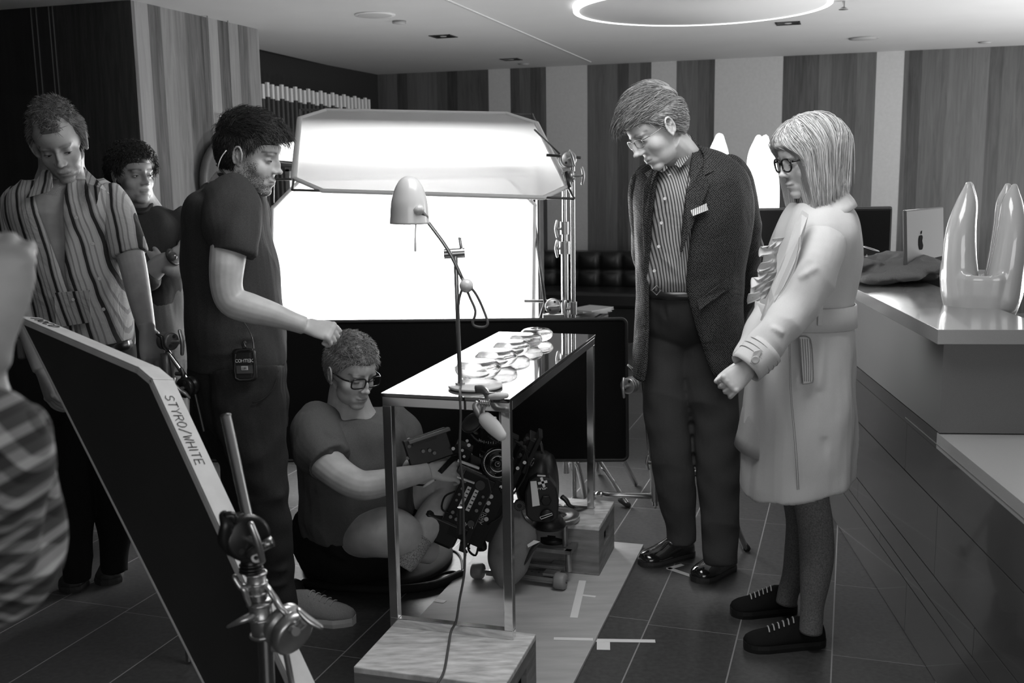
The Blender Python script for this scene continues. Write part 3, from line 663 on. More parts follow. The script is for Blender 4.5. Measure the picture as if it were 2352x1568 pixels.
# round wall lamp / drum on the lit flank, half hidden by the bearded man
c = PL(520, 420, C1+CU*.04, CU); t = thing('round_wall_plaque', 'round dark wooden disc on the wood-clad wall behind the bearded man', 'wall disc', c)
MB().lathe(c-CU*.03, tuple(CU), [(.25, 0), (.27, .02), (.27, .05), (.24, .06), (.22, .045), (.02, .045)], 48).build('disc', wood_mat('disc_wood', .05, .14, .3, dirv=tuple(V)), t)
MB().box(c+Vector((0, 0, .31))+CU*0, (.05, .05, .09), (U, V, Z)).build('hanger', plain('reveal', .25), t)
for dy in (-.10, .12): MB().cyl(c+V*dy+Vector((0, 0, .33)), c+V*dy+Vector((0, 0, CEIL-c.z)), .004).build('hanging_wire', plain('reveal', .25), t)
# upholstered bench along the back wall
def tufted(mb, o, ax, w_, h_, nx, nz, d, m=0):
    X = np.linspace(0, w_, nx*8+1); Zs = np.linspace(0, h_, nz*8+1); vv = []
    for z in Zs:
        for x in X:
            a = (x/w_*nx); b2 = (z/h_*nz); k = abs(math.sin(PI*a))**.5*abs(math.sin(PI*b2))**.5
            vv.append(V3(o)+V3(ax[0])*x+V3(ax[2])*z-V3(ax[1])*d*k)
    n = len(X); mb.add(vv, [(j*n+i, j*n+i+1, j*n+n+i+1, j*n+n+i) for j in range(len(Zs)-1) for i in range(n-1)], m, True)
leather = plain('black_leather', .012, .38)
bl = PL(1180, 577, W0-BN*.45, BN); br_ = PL(1800, 577, W0-BN*.45, BN); Lb = (br_-bl).length; bo = Vector((bl.x, bl.y, 0))
t = thing('upholstered_bench', 'long black tufted bench against the striped back wall', 'bench', bo)
mb = MB(); tufted(mb, bo+Z*.42, (BU, BN, Z), Lb, bl.z-.42, 12, 2, .05); mb.build('tufted_back', leather, t, recalc=False)
MB().prism([bo+BN*.004+Z*.40, bo+BN*.004+BU*Lb+Z*.40, bo+BN*.004+BU*Lb+Z*bl.z, bo+BN*.004+Z*bl.z], tuple(BN*.22)).build('back_frame', leather, t, bevel=.02)
MB().prism([bo-BN*.5+Z*.30, bo-BN*.5+BU*Lb+Z*.30, bo-BN*.5+BU*Lb+Z*.44, bo-BN*.5+Z*.44], tuple(BN*.5)).build('seat', leather, t, bevel=.03)
MB().prism([bo-BN*.46, bo-BN*.46+BU*Lb, bo-BN*.46+BU*Lb+Z*.30, bo-BN*.46+Z*.30], tuple(BN*.6)).build('plinth', plain('plinth', .01, .5), t)
for k in (2, 3, 4, 5):
    q = bo-BN*.465+BU*(Lb*.46+k*.33)+Z*.2; MB().box(q, (.2, .01, .014), (BU, BN, Z)).build('metal_slot', plain('reveal', .25), t)
# pale perforated chair beside the frame, low glass coffee table with a magazine
pc = P(1222, 660, 6.2); t = thing('perforated_chair', 'pale perforated plastic chair behind the edge of the white screen', 'chair', (pc.x, pc.y, 0))
PMt = plain('chair_pale', .30, .5); mb = MB(); R_ = []
for k, (z, dy, w2) in enumerate(((.44, -.02, .20), (.55, .03, .21), (.70, .06, .20), (.84, .09, .17), (.88, .10, .12))):
    a = np.linspace(-1, 1, 13); R_.append(np.stack([pc.x-.16+a*w2, pc.y+dy+.06*a*a*-1, np.full(13, z)], 1))
mb.rings(R_, False, closed=False); mb.build('backrest', PMt, t, solid=.008, recalc=False)
hol = MB()
for i in range(8):
    for j in range(-2, 3): hol.cyl((pc.x-.07+j*.035, pc.y-.02+.03, .5+i*.035), (pc.x-.07+j*.035, pc.y-.045+.008*i, .5+i*.035), .007, n=8)
hol.build('perforations', plain('hole_dark', .02, .8), t)
MB().cbox((pc.x-.16, pc.y-.20, .44), (.42, .42, .025), ch=.02).build('seat', PMt, t, bevel=.01)
for sx in (-.16, .16):
    for sy in (-.36, -.04): MB().cyl((pc.x-.16+sx, pc.y+sy, .43), (pc.x-.16+sx*1.2, pc.y+sy, 0), .011).build('leg', plain('chair_leg', .3, .3, .8), t)
tz = .42; k1 = G(1400, 707, tz)
t = thing('coffee_table', 'low coffee table with chrome edge in front of the black bench', 'table', (k1.x, k1.y, 0))
W1, D1 = 1.1, 1.3; o1 = k1-BU*W1
MB().prism([o1, o1+BU*W1, o1+BU*W1-V*D1, o1-V*D1], (0, 0, -.015)).build('glass_top', plain('dark_glass_top', .02, .06, coat=1), t)
CHR = plain('chrome', .75, .12, 1.0)
fr = MB()
for a, b_ in ((o1, k1), (k1, k1-V*D1), (k1-V*D1, o1-V*D1), (o1-V*D1, o1)): fr.tube([a-Z*.03, b_-Z*.03], .014, n=4, smooth=False)
fr.build('rail', CHR, t)
for q in (o1+BU*.02-V*.02, k1-BU*.02-V*.02, k1-BU*.02-V*(D1-.02), o1+BU*.02-V*(D1-.02)): MB().box((q.x, q.y, tz/2-.02), (.035, .035, tz-.04), (U, V, Z)).build('leg', CHR, t)
mg = G(1348, 716, tz); mb = MB()
for k in range(4): mb.box(mg+Z*(.004+k*.008)+U*.01*k, (.30, .22, .007), (Vector((math.cos(.3*k), math.sin(.3*k), 0)), Vector((-math.sin(.3*k), math.cos(.3*k), 0)), Z))
tag(mb.build('magazine_pile', plain('paper', .5, .7)), 'small loose pile of pale magazines on the coffee table', 'magazines')
# ---------------------------------------------------------------- reception desk
f1 = G(1910, 1185); f2 = G(2150, 1568); DV = (Vector((f1.x, f1.y, 0))-Vector((f2.x, f2.y, 0))).normalized(); DU = Vector((DV.y, -DV.x, 0))
DO = Vector((f2.x, f2.y, 0))
ck = PL(2157, 997, DO, DU); print('desk corner', ck, 'DV', DV, 'angle', math.degrees(math.atan2(DV.x, DV.y)))
zd = ck.z; cY = (ck-DO).dot(DV)
kt = G(2155, 757, 1.0); 
st1 = plain('stone_top', .30, .22, nscale=900, namp=.12, coat=.6); fr1 = plain('desk_lacquer', .085, .16, nscale=700, namp=.10, coat=.5)
ed = plain('desk_edge', .20, .25)
def fp(s, z=0, o=0): return DO+DV*s+Vector((0, 0, z))+DU*o         # a point of the front plane
far = 1.98
DESK = t = thing('reception_desk', 'long glossy reception desk with raised pale counter top', 'desk', fp(cY, 0, .3))
# panelled front: rows of lacquered boards with thin joints
zt = PL(2104, 1126, DO, DU).z; z3 = PL(2097, 1255, DO, DU).z; za = PL(2062, 925, DO, DU).z
z4 = PL(1979, 1235, DO, DU).z; z5 = PL(2050, 1265+62, DO, DU).z
print('joint heights', zt, z3, za, z4, z5)
rows = [(0.02, .235), (.235, .285), (.285, z3 if z3 > .30 else .36), (max(z3, .36), zt), (zt, zd-.005)]
rows = [(.0, .17), (.17, .215), (.215, .30), (.30, .52), (.52, zd-.045)]
rows = [(.0, z5), (z5, z4), (z4, z3), (z3, zt), (zt, zd-.05)] if 0 < z5 < z4 < z3 < zt < zd-.05 else rows
print(rows)
for r, (a, b_) in enumerate(rows):
    s0 = -2.3+.35*r; brk = sorted([-2.4, far]+[s0+1.32*k for k in range(0, 6) if -2.4 < s0+1.32*k < far])
    for x0, x1 in zip(brk[:-1], brk[1:]):
        MB().prism([fp(x0+.0015, a+.003, 0), fp(x1-.0015, a+.003, 0), fp(x1-.0015, b_-.0015, 0), fp(x0+.0015, b_-.0015, 0)], tuple(DU*.02)).build('front_board', fr1, t)
MB().prism([fp(-2.4, 0, .02), fp(far, 0, .02), fp(far, zd-.05, .02), fp(-2.4, zd-.05, .02)], tuple(DU*.02)).build('carcass', plain('joint_dark', .004, .8), t)
MB().prism([fp(cY+.021, zd-.049, 0), fp(far, zd-.049, 0), fp(far, zd+.001, 0), fp(cY+.021, zd+.001, 0)], tuple(DU*.02)).build('front_board', fr1, t)
# low work surface with thick edge
MB().prism([fp(-2.4, zd-.047, 0), fp(cY+.02, zd-.047, 0), fp(cY+.02, zd, 0), fp(-2.4, zd, 0)], tuple(DU*.9)).build('writing_ledge', plain('ledge_stone', .34, .35, nscale=900, namp=.1), t)
MB().prism([fp(-2.4, zd-.035, -.0012), fp(cY+.35, zd-.035, -.0012), fp(cY+.35, zd-.032, -.0012), fp(-2.4, zd-.032, -.0012)], tuple(DU*.001)).build('ledge_groove', ed, t)
# raised box and its overhanging slab
tz1 = .965; slab = .045
kb = G(2157, 793, tz1); print('slab corner', kb, 'box top', PL(2167, 795, DO, DU))
oh = .025
pt = PL(2166, 800, DO, DU)
ztop_b = pt.z+.02
zs0, zs1 = ztop_b, ztop_b+.042
pcorn = Vector((G(2155, 757, zs1).x, G(2155, 757, zs1).y, 0)); dx = (pcorn-DO).dot(DU); ds = (pcorn-DO).dot(DV)
print('slab z', zs0, zs1, 'corner offs', dx, ds, 'cY', cY)
dx = min(dx, -.01)
RW = (G(2270, 700, zs1)-DO).dot(DU); print('RW', RW)
MB().prism([fp(cY, zd+.004, .0), fp(far, zd+.004, .0), fp(far, zs0, .0), fp(cY, zs0, .0)], tuple(DU*(RW-.03))).build('raised_box', plain('desk_box', .12, .35, nscale=700, namp=.12), t)
MB().prism([fp(ds, zs0, dx), fp(far, zs0, dx), fp(far, zs1, dx), fp(ds, zs1, dx)], tuple(DU*(RW-dx))).build('counter_top', st1, t, bevel=.0012)
MB().prism([fp(ds-.0, .0, .9), fp(far, .0, .9), fp(far, zd-.06, .9), fp(ds, zd-.06, .9)], tuple(DU*.03)).build('rear_panel', fr1, t)
MB().prism([fp(ds+.05, zd-.05, .45), fp(far, zd-.05, .45), fp(far, zd-.01, .45), fp(ds+.05, zd-.01, .45)], tuple(DU*.48)).build('work_top', st1, t)
ZC = zs1
# tooth-shaped glossy lamps: rounded crown below, pointed roots above
def tooth(name, label, loc, s, mat, rot, grp=None):
    t = thing(name, label, 'lamp', loc, grp); L = Vector(loc)
    cz, sn = math.cos(rot), math.sin(rot); Q = lambda x, y, z: (L.x+(x*cz-y*sn)*s, L.y+(x*sn+y*cz)*s, L.z+z*s)
    mb = MB(); R_ = []
    for z, rx_, ry_ in ((0, .115, .10), (.01, .128, .115), (.06, .150, .135), (.13, .168, .15), (.20, .176, .155), (.240, .172, .150), (.222, .145, .122), (.185, .09, .07), (.16, .03, .02)):
        a = np.arange(48)*2*PI/48; k = 1-.06*np.cos(4*a)**2 if z > .02 else 1
        dz = (.045*np.cos(a)**2-.02)*(z > .2)+.0
        R_.append(np.array([Q(rx_*math.cos(t_)*kk, ry_*math.sin(t_)*kk, z+d2) for t_, kk, d2 in zip(a, np.ones(48)*k, np.ones(48)*dz)]))
    mb.rings(R_)
    for (x, y, tx, ty, h) in ((-.088, -.045, -.072, -.022, .60), (-.080, .055, -.066, .030, .60), (.085, -.055, .100, -.035, .590), (.08, .055, .080, .040, .592)):
        pts = [Q(x*.9, y*.9, .12), Q(x*1.08, y*1.05, .27), Q(x*1.12+(tx-x)*.3, y*1.0, .40), Q(x+(tx-x)*.7, y+(ty-y)*.7, .51), Q(tx, ty, h-.02)]
        mb.tube(pts, [q*s for q in (.085, .076, .066, .047, .019)], n=20, sub=6, round_ends=True, flat=.85)
    me = remeshed(mb, .007*s/1.0, 5); link('tooth_body', me, t).data.materials.append(mat); return t
TOOTH = plain('tooth_plastic', .50, .18, coat=1.0)
m, nt, b, out = new_mat('tooth_lit'); b.inputs['Base Color'].default_value = (.8,)*3+(1,); b.inputs['Emission Color'].default_value = (1, 1, 1, 1); b.inputs['Emission Strength'].default_value = 1.6; b.inputs['Roughness'].default_value = .3
tp = P(2249, 742, 3.42)
ty = tp.y; sc_t = (P(2246, 415, ty).z-tp.z)/.60; print('tooth', tp, sc_t)
tooth('tooth_lamp', 'unlit glossy white tooth-shaped lamp standing on the reception desk', (tp.x, tp.y, tp.z), sc_t*1.0, TOOTH, rad(-22))
MB_ = MB()
MB().prism([(tp.x-.2, tp.y-.16, zd), (tp.x+.55, tp.y-.16, zd), (tp.x+.55, tp.y+.22, zd), (tp.x-.2, tp.y+.22, zd)], (0, 0, tp.z-zd-.001)).build('rear_shelf', fr1, DESK)
tl = P(1690, 560, 5.6); tooth('tooth_lamp', 'glowing white tooth-shaped lamp behind the man in the blazer', (tl.x, tl.y, 0.86), (P(1690, 303, 5.6).z-.86)/.60, m, rad(-10))
t = thing('back_counter', 'pale counter behind the tall man carrying the glowing lamp', 'counter', (tl.x, tl.y, 0))
pcz = P(1770, 565, 5.6).z; 
MB().box((tl.x+.25, tl.y+.1, .84), (.95, .55, .035)).build('top', plain('pale_top', .55, .3), t); MB().box((tl.x+.25, tl.y+.15, .41), (.88, .45, .82)).build('body', plain('pale_body', .16, .5), t)
# computer screen seen from the back, on its foot
ic = P(2135, 560, 4.3); ax = Vector((.93, .10, 0)).normalized()
c1 = P(2091, 483, 4.0); c2 = P(2176, 496, 4.30); wv = Vector((c2.x-c1.x, c2.y-c1.y, 0)); ln = wv.length; wa = wv.normalized(); nn = Vector((wa.y, -wa.x, 0))
t = thing('desktop_computer', 'slim silver desktop computer seen from behind beside the tooth lamp', 'computer', (ic.x, ic.y, zd))
ALU = plain('aluminium', .075, .6, 0); z0 = P(2105, 634, 4.2).z; z1 = c1.z; tilt = Vector((0, 0, 1))+nn*-.06
mb = MB(); A = Vector((c1.x, c1.y, z0)); B = A+wa*ln; H = (z1-z0)
mb.prism([A, B, B+tilt*H, A+tilt*H], tuple(nn*-.016)); mb.build('shell', ALU, t, bevel=.006)
# dark fruit-shaped mark with a stalk
lc = A+wa*ln*.36+tilt*H*.52+nn*.0008; mk = MB(); pts = []
for k in range(28):
    a = 2*PI*k/28; r = .026*(1-.10*math.cos(2*a)-.0*a); x = math.cos(a)*r; y = math.sin(a)*r*1.12
    if abs(math.sin(a)) > .93: y *= .90
    if x > .012 and abs(y-.006) < .012: x = .012+abs(y-.006)*.5
    pts.append(lc+wa*x+tilt*y)
mk.prism(pts, tuple(nn*.001)); mk.prism([lc+wa*.0+tilt*.031, lc+wa*.010+tilt*.036, lc+wa*.012+tilt*.046, lc+wa*.002+tilt*.041], tuple(nn*.001)); mk.build('emblem', plain('emblem_dark', .006, .9, spec=.05), t)
mb = MB(); cb_ = A+wa*ln*.5; mb.tube([cb_+tilt*.07, cb_+nn*.06-Z*(z0-zd)*.45, cb_+nn*.12-Z*(z0-zd-.02)], .012, n=10, sub=4, flat=7, hint=tuple(nn)); mb.build('stand', ALU, t)
q = cb_+nn*.08; MB().box((q.x, q.y, zd+.007), (.22, .20, .012), (wa, nn, Z)).build('foot', ALU, t)
# wide black screen behind the counter
b1 = P(1738, 481, 5.2); b2 = P(2048, 486, 5.2); t = thing('wide_black_screen', 'wide black flat screen standing behind the woman in the pale coat', 'screen', ((b1.x+b2.x)/2, 5.2, 0))
zb = P(2040, 655, 5.2).z
MB().box(((b1.x+b2.x)/2, 5.2, (b1.z+zb)/2), (b2.x-b1.x, .04, b1.z-zb)).build('panel', plain('screen_black', .006, .35), t, bevel=.012)
MB().box(((b1.x+b2.x)/2, 5.215, (b1.z+zb)/2), (b2.x-b1.x+.012, .03, b1.z-zb+.012)).build('bezel', plain('bezel_grey', .05, .3), t, bevel=.01)
MB().box(((b1.x+b2.x)/2+.2, 5.24, zb/2), (.5, .05, zb)).build('stand', plain('screen_black', .006), t)
# folded denim jacket, drinking glass and plates on the counter
jc = G(2022, 612, ZC+.06); mb = MB()
for k in range(9):
    a = k*.7; mb.ell((jc.x+.13*math.cos(a)+.02, jc.y+.10*math.sin(a), ZC+.030+.022*(k % 3)), (.15, .10, .026), ax=(Vector((math.cos(a*.3), math.sin(a*.3), .1*math.sin(k))), Vector((-math.sin(a*.3), math.cos(a*.3), 0)), Z))
mb.tube([G(1965, 628, ZC+.03), G(2010, 632, ZC+.04), G(2060, 625, ZC+.04), G(2092, 612, ZC+.03)], .03, n=12, sub=6, round_ends=True)
me = remeshed(mb, .006, 3); folds(me, 41, .007, (1, 1, 2), (25, 80)); o = link('folded_jacket', me); me.materials.append(cloth('denim_grey', .16, .3)); tag(o, 'crumpled denim jacket folded on the counter behind the woman', 'jacket')
gp = P(1984, 590, jc.y-.05); t = thing('drinking_glass', 'clear drinking glass on the denim jacket pile', 'glass', (gp.x, gp.y, ZC))
MB().lathe((gp.x, gp.y, ZC+.055), (.3, -.1, 1), [(.024, 0), (.028, .002), (.034, .085), (.0325, .085), (.027, .006), (.001, .006)], 28, cap=False).build('tumbler', LENSM, t)
MB().torus(Vector((gp.x, gp.y, ZC+.055))+Vector((.3, -.1, 1)).normalized()*.085, (.3, -.1, 1), .033, .0012).build('rim', plain('rim_bright', .8, .1), t)
for k in range(2):
    c = G(1990, 617-k*4, ZC+.02)
    tag(MB().lathe((c.x, c.y+.02, ZC+.004+k*.012), (0, 0, 1), [(.04, 0), (.075, .006), (.078, .010), (.001, .006)], 32).build('saucer', plain('saucer', .6, .2)), ('lower' if k == 0 else 'upper')+' small white saucer poking out from beneath the denim jacket', 'saucer')
print('z lines', PL(2036, 1236, DO, DU).z, PL(2036, 1263, DO, DU).z, PL(2251, 1568, DO, DU).z)
# ---------------------------------------------------------------- table on two wooden boxes
BZ = .203
a0 = G(905, 1440, BZ); b0 = G(1180, 1470, BZ); ztab = P(878, 903, a0.y).z; print('table z', ztab, 'near legs', a0, b0)
TZ = ztab
q0, q1, q2, q3 = G(873, 903, TZ), G(1172, 916, TZ), G(1369, 768, TZ), G(1145, 761, TZ)
TVd = ((q2-q1).normalized()+(q3-q0).normalized()).normalized(); TUd = Vector((TVd.y, -TVd.x, 0)); TWd = (q1-q0).dot(TUd); TLn = ((q2-q1).length+(q3-q0).length)/2
print('table', q0, q1, q2, q3, 'w', TWd, 'l', TLn, 'dir', math.degrees(math.atan2(TVd.x, TVd.y)))
TO = q0*.5+(q1-TUd*TWd)*.5; TO.z = 0
def tp_(u, v, z): return TO+TUd*u+TVd*v+Vector((0, 0, z))
CHR = MATS['chrome']; WOOD = plain('worn_birch', .50, .55, nscale=14, namp=.40, bump=.1, stretch=(1, 4, 1))
# wooden boxes
def apple_box(u0, u1, v0, v1, label):
    t = thing('wooden_box', label, 'box', tp_((u0+u1)/2, (v0+v1)/2, 0), 'wooden boxes under the table')
    c = tp_((u0+u1)/2, (v0+v1)/2, 0); W_, L_ = u1-u0, v1-v0
    MB().box(c+Z*(BZ-.009), (W_, L_, .018), (TUd, TVd, Z)).build('lid', WOOD, t, bevel=.003)
    MB().box(c+Z*.012, (W_, L_, .018), (TUd, TVd, Z)).build('bottom_board', plain('birch_edge', .16, .7, nscale=30, namp=.4), t, bevel=.003)
    SD = plain('birch_side', .17, .65, nscale=12, namp=.3, stretch=(1, 1, 5))
    for s in (-1, 1): MB().box(c+TVd*s*(L_/2-.009)+Z*BZ/2, (W_-.002, .016, BZ-.034), (TUd, TVd, Z)).build('side_board', SD, t)
    for s in (-1, 1):      # ends with a hand hole: built round the opening
        mb = MB(); e = c+TUd*s*(W_/2-.009); h = BZ-.034; z0 = .02
        mb.box(e+Z*(z0+h*.22), (.016, L_-.034, h*.44), (TUd, TVd, Z)); mb.box(e+Z*(z0+h*.88), (.016, L_-.034, h*.24), (TUd, TVd, Z))
        for k in (-1, 1): mb.box(e+TVd*k*(L_/2-.017-(L_/2-.017-.055)/2)+Z*(z0+h*.60), (.016, (L_/2-.017-.055), h*.32), (TUd, TVd, Z))
        mb.build('end_board', SD, t)
    MB().box(c+Z*(BZ*.5), (W_-.06, L_-.06, BZ-.05), (TUd, TVd, Z)).build('inner_darkness', plain('hole_dark', .02), t) if False else None
    return t
n0 = G(814, 1531, BZ); n1 = G(897, 1440, BZ); n2 = G(1225, 1458, BZ)
un = lambda p: ((p-TO).dot(TUd), (p-TO).dot(TVd))
print('box', un(n0), un(n1), un(n2)); F0, F1, F2 = un(G(1412, 1150, BZ)), un(G(1370, 1208, BZ)), un(G(1313, 1143, BZ)); print('far box', F0, F1, F2)
apple_box(.004, .424, un(n0)[1], .060, 'worn wooden box under the table end nearest the camera')
apple_box(.004, .418, .985, 1.29, 'wooden box with a dark hand hole under the far table end by the black flag')
# table
t = thing('glass_table', 'narrow glass topped console table with mirror chrome frame', 'table', tp_(TWd/2, TLn/2, BZ))
m, nt, b, out = new_mat('table_glass'); b.inputs['Base Color'].default_value = (.012,)*3+(1,); b.inputs['Roughness'].default_value = .025; b.inputs['IOR'].default_value = 1.9; b.inputs['Coat Weight'].default_value = 1; b.inputs['Coat IOR'].default_value = 1.7
MB().box(tp_(TWd/2, TLn/2, TZ-.005), (TWd, TLn, .010), (TUd, TVd, Z)).build('glass_top', m, t, bevel=.0012)
fw = .026
def bar(name, a, b_, w1, w2, par=t, mat=CHR):
    a, b_ = Vector(a), Vector(b_); d = (b_-a); c = (a+b_)/2
    if abs(d.z) > .1: MB().box(c, (w1, w2, d.length), (TUd, TVd, Z)).build(name, mat, par, bevel=.0015)
    else:
        dd = d.normalized(); MB().box(c, (d.length, w1, w2), (dd, Vector((-dd.y, dd.x, 0)), Z)).build(name, mat, par, bevel=.0015)
zt_ = TZ-.011
for v in (fw/2+.004, TLn-fw/2-.004):
    for u in (fw/2+.002, TWd-fw/2-.002): bar('leg', tp_(u, v, BZ+fw), tp_(u, v, zt_-fw), fw, fw)
    bar('top_rail', tp_(.002, v, zt_-fw/2), tp_(TWd-.002, v, zt_-fw/2), fw, fw); bar('foot_rail', tp_(.002, v, BZ+fw/2), tp_(TWd-.002, v, BZ+fw/2), fw, fw)
for u in (fw/2+.002, TWd-fw/2-.002): bar('side_rail', tp_(u, fw+.004, zt_-fw/2), tp_(u, TLn-fw-.004, zt_-fw/2), fw, fw)
# glass discs
gm, nt, b, out = new_mat('disc_glass'); lw = N(nt, 'ShaderNodeLayerWeight', i_Blend=.35); tr = N(nt, 'ShaderNodeBsdfTransparent'); tr.inputs[0].default_value = (.66,)*3+(1,)
gl = N(nt, 'ShaderNodeBsdfGlossy'); gl.inputs[1].default_value = .02; rf = N(nt, 'ShaderNodeBsdfRefraction', i_IOR=1.25); rf.inputs[1].default_value = .0; rf.inputs[0].default_value = (.72,)*3+(1,)
m1 = N(nt, 'ShaderNodeMixShader'); m1.inputs[0].default_value = .55; nt.links.new(tr.outputs[0], m1.inputs[1]); nt.links.new(rf.outputs[0], m1.inputs[2])
m2 = N(nt, 'ShaderNodeMixShader'); rr2 = nt.nodes.new('ShaderNodeMapRange'); rr2.inputs[3].default_value = .06; rr2.inputs[4].default_value = .60; nt.links.new(lw.outputs['Facing'], rr2.inputs[0])
nt.links.new(rr2.outputs[0], m2.inputs[0]); nt.links.new(m1.outputs[0], m2.inputs[1]); nt.links.new(gl.outputs[0], m2.inputs[2]); nt.links.new(m2.outputs[0], out.inputs[0])
prof = [(.001, .0450), (.016, .0450), (.030, .0455), (.042, .0450), (.052, .0425), (.060, .037), (.065, .030), (.064, .020), (.058, .010), (.050, .004), (.044, .001), (.040, .0), (.001, .0)]
pp = catmull(prof, 5)
g0 = None
for k, (px, py, w_) in enumerate(((1098, 868, 107), (1140, 840, 98), (1175, 815, 86), (1207, 796, 78), (1233, 782, 74))):
    c = G(px, py, TZ); s_ = w_*M_PX(c)/.130
    lb = ['hollow clear glass disc nearest the lamp base on the table', 'second clear glass disc from the lamp base on the table', 'clear glass disc in the middle of the row of five', 'fourth clear glass disc from the lamp base, behind the middle one', 'clear glass disc at the far end of the row by the black flag'][k]
    if g0 is None:
        g0 = MB().lathe((0, 0, 0), (0, 0, 1), [(r, z) for r, z in pp], 56, cap=False).build('glass_disc', gm); o = g0
    else: o = g0.copy(); COL.objects.link(o)
    o.location = c+Z*.0015; o.scale = (s_, s_, s_*1.05); tag(o, lb, 'glass disc', 'hollow glass discs in a row on the table')
# spring clamp holding the lamp base
c0 = P(1118, 905, q1.y+.0); CY = q1.y-.02
t = thing('spring_clamp', 'silver spring clamp with pale rubber grips on the table edge', 'clamp', P(1125, 915, CY))
CL = plain('clamp_metal', .45, .3, .8); RG = plain('rubber_grip', .55, .55)
def flat(pts, w_, th, mat, name, par, Y=None): # bent strip through (px, py, Y) with width across the view
    mb = MB(); mb.tube([P(*p) for p in pts], w_*M_PX(P(*pts[0]))/2, n=8, sub=4, flat=th, hint=(0, 1, 0)); return mb.build(name, mat, par)
jaw = MB(); jaw.tube([P(1092, 893, CY-.0), P(1112, 896, CY-.02), P(1120, 915, CY-.03), P(1108, 940, CY-.03), P(1113, 970, CY-.04), P(1128, 985, CY-.05)], [.010, .013, .013, .012, .012, .010], n=8, sub=4, flat=.35, hint=(0, 1, 0)); jaw.build('lower_lever', CL, t)
MB().tube([P(1098, 922, CY-.02), P(1092, 935, CY-.02), P(1110, 960, CY-.02), P(1140, 962, CY-.03)], [.006, .009, .010, .006], n=8, sub=4, flat=.4, hint=(0, 1, 0)).build('jaw', CL, t)
MB().tube([P(1120, 903, CY-.03), P(1135, 904, CY-.05), P(1150, 908, CY-.06)], .008, n=8, sub=3, flat=.5).build('upper_lever', CL, t)
MB().tube([P(1128, 911, CY-.05), P(1146, 909, CY-.06), P(1162, 908, CY-.06)], [.008, .010, .008], n=10, sub=3, round_ends=True).build('rubber_grip', RG, t)
MB().tube([P(1116, 963, CY-.045), P(1133, 980, CY-.055), P(1150, 999, CY-.065)], [.020, .021, .016], n=12, sub=3, flat=.6, hint=(0, 1, 0), round_ends=True).build('rubber_grip', RG, t)
sp = MB(); s0 = P(1101, 925, CY-.045); s1 = P(1125, 927, CY-.045); ax = (s1-s0); pts = []
for k in range(73):
    a = 2*PI*k/12; pts.append(V3(s0)+V3(ax)*k/72+np.array([0, math.sin(a), math.cos(a)])*.008)
sp.tube(pts, .0016, n=6); sp.build('spring', plain('spring_steel', .5, .2, 1), t)
# desk lamp
WL_ = plain('lamp_white', .58, .28, coat=.4); STL = plain('brushed_steel', .5, .25, 1.0); COR = plain('cord_grey', .06, .6)
lb = G(1092, 889, TZ); LX = P(1057, 881, lb.y); LY = LX.y
t = thing('desk_lamp', 'white adjustable desk lamp with cone shade standing on the glass table', 'lamp', (lb.x, lb.y, TZ))
rb_ = 63*M_PX(lb)
MB().lathe((lb.x, lb.y, TZ+.0015), (0, 0, 1), [(rb_*.97, 0), (rb_, .0015), (rb_, .0065), (rb_*.98, .008), (.001, .0085)], 64).build('base', WL_, t)
pb = Vector((LX.x, lb.y-.005, TZ+.010)); ptop = P(1046, 578, pb.y)
MB().cyl(pb, pb+Z*.006, .014).build('base_collar', STL, t); MB().cyl(pb, ptop, .0062).build('pole', STL, t)
MB().cyl(P(1020, 583, LY), P(1068, 580, LY), 11*M_PX(LX)).build('coupler', STL, t, bevel=.001)
MB().tube([P(1060, 573, LY), P(1056, 547, LY)], .0045, n=10, round_ends=True).build('locking_peg', STL, t)
am = MB(); am.tube([P(968, 490, LY-.03), P(1028, 572, LY-.02), P(1066, 648, LY-.01)], .0052, n=12, sub=4); am.build('arm', STL, t)
MB().ell(P(1071, 656, LY-.01), 16*M_PX(LX)).build('counterweight', WL_, t)
ap = P(939, 405, LY-.035); bt = P(941, 513, LY-.035); axs = (bt-ap).normalized(); H = (bt-ap).length; rbt = 46*M_PX(bt)
pr = [(.002, 0), (.010, .001), (.021, .010), (.031, .030), (.038, .055), (.0425, .080), (rbt*.97, H*.85), (rbt, H), (rbt-.002, H), (rbt*.95, H*.85), (.036, .055), (.019, .012), (.002, .004)]
pr = [(r*rbt/.046, h if h > .9*H else h*H/.135) for r, h in pr[:6]]+pr[6:8]
pr2 = [(max(r-.002, .001), h+.001) for r, h in reversed(pr)]
MB().lathe(ap, tuple(axs), catmull(pr, 4).tolist()+pr2, 48, cap=False).build('shade', WL_, t)
MB().lathe(P(961, 482, LY-.075), (P(972, 494, LY-.07)-P(958, 476, LY-.05)), [(.016, -.002), (.015, .006), (.009, .012)], 20).build('shade_socket', WL_, t)
MB().cyl(P(962, 483, LY-.078), P(978, 500, LY-.045), .0085).build('socket_sleeve', plain('sleeve_dark', .16, .3, .6), t)
MB().tube([P(956, 498, LY-.08), P(954, 540, LY-.08), P(954, 566, LY-.08), P(954, 576, LY-.08)], [.0025, .0022, .0035, .0028], n=10, sub=2, round_ends=True).build('aiming_rod', WL_, t)
cd_ = MB(); cy = LY-.015
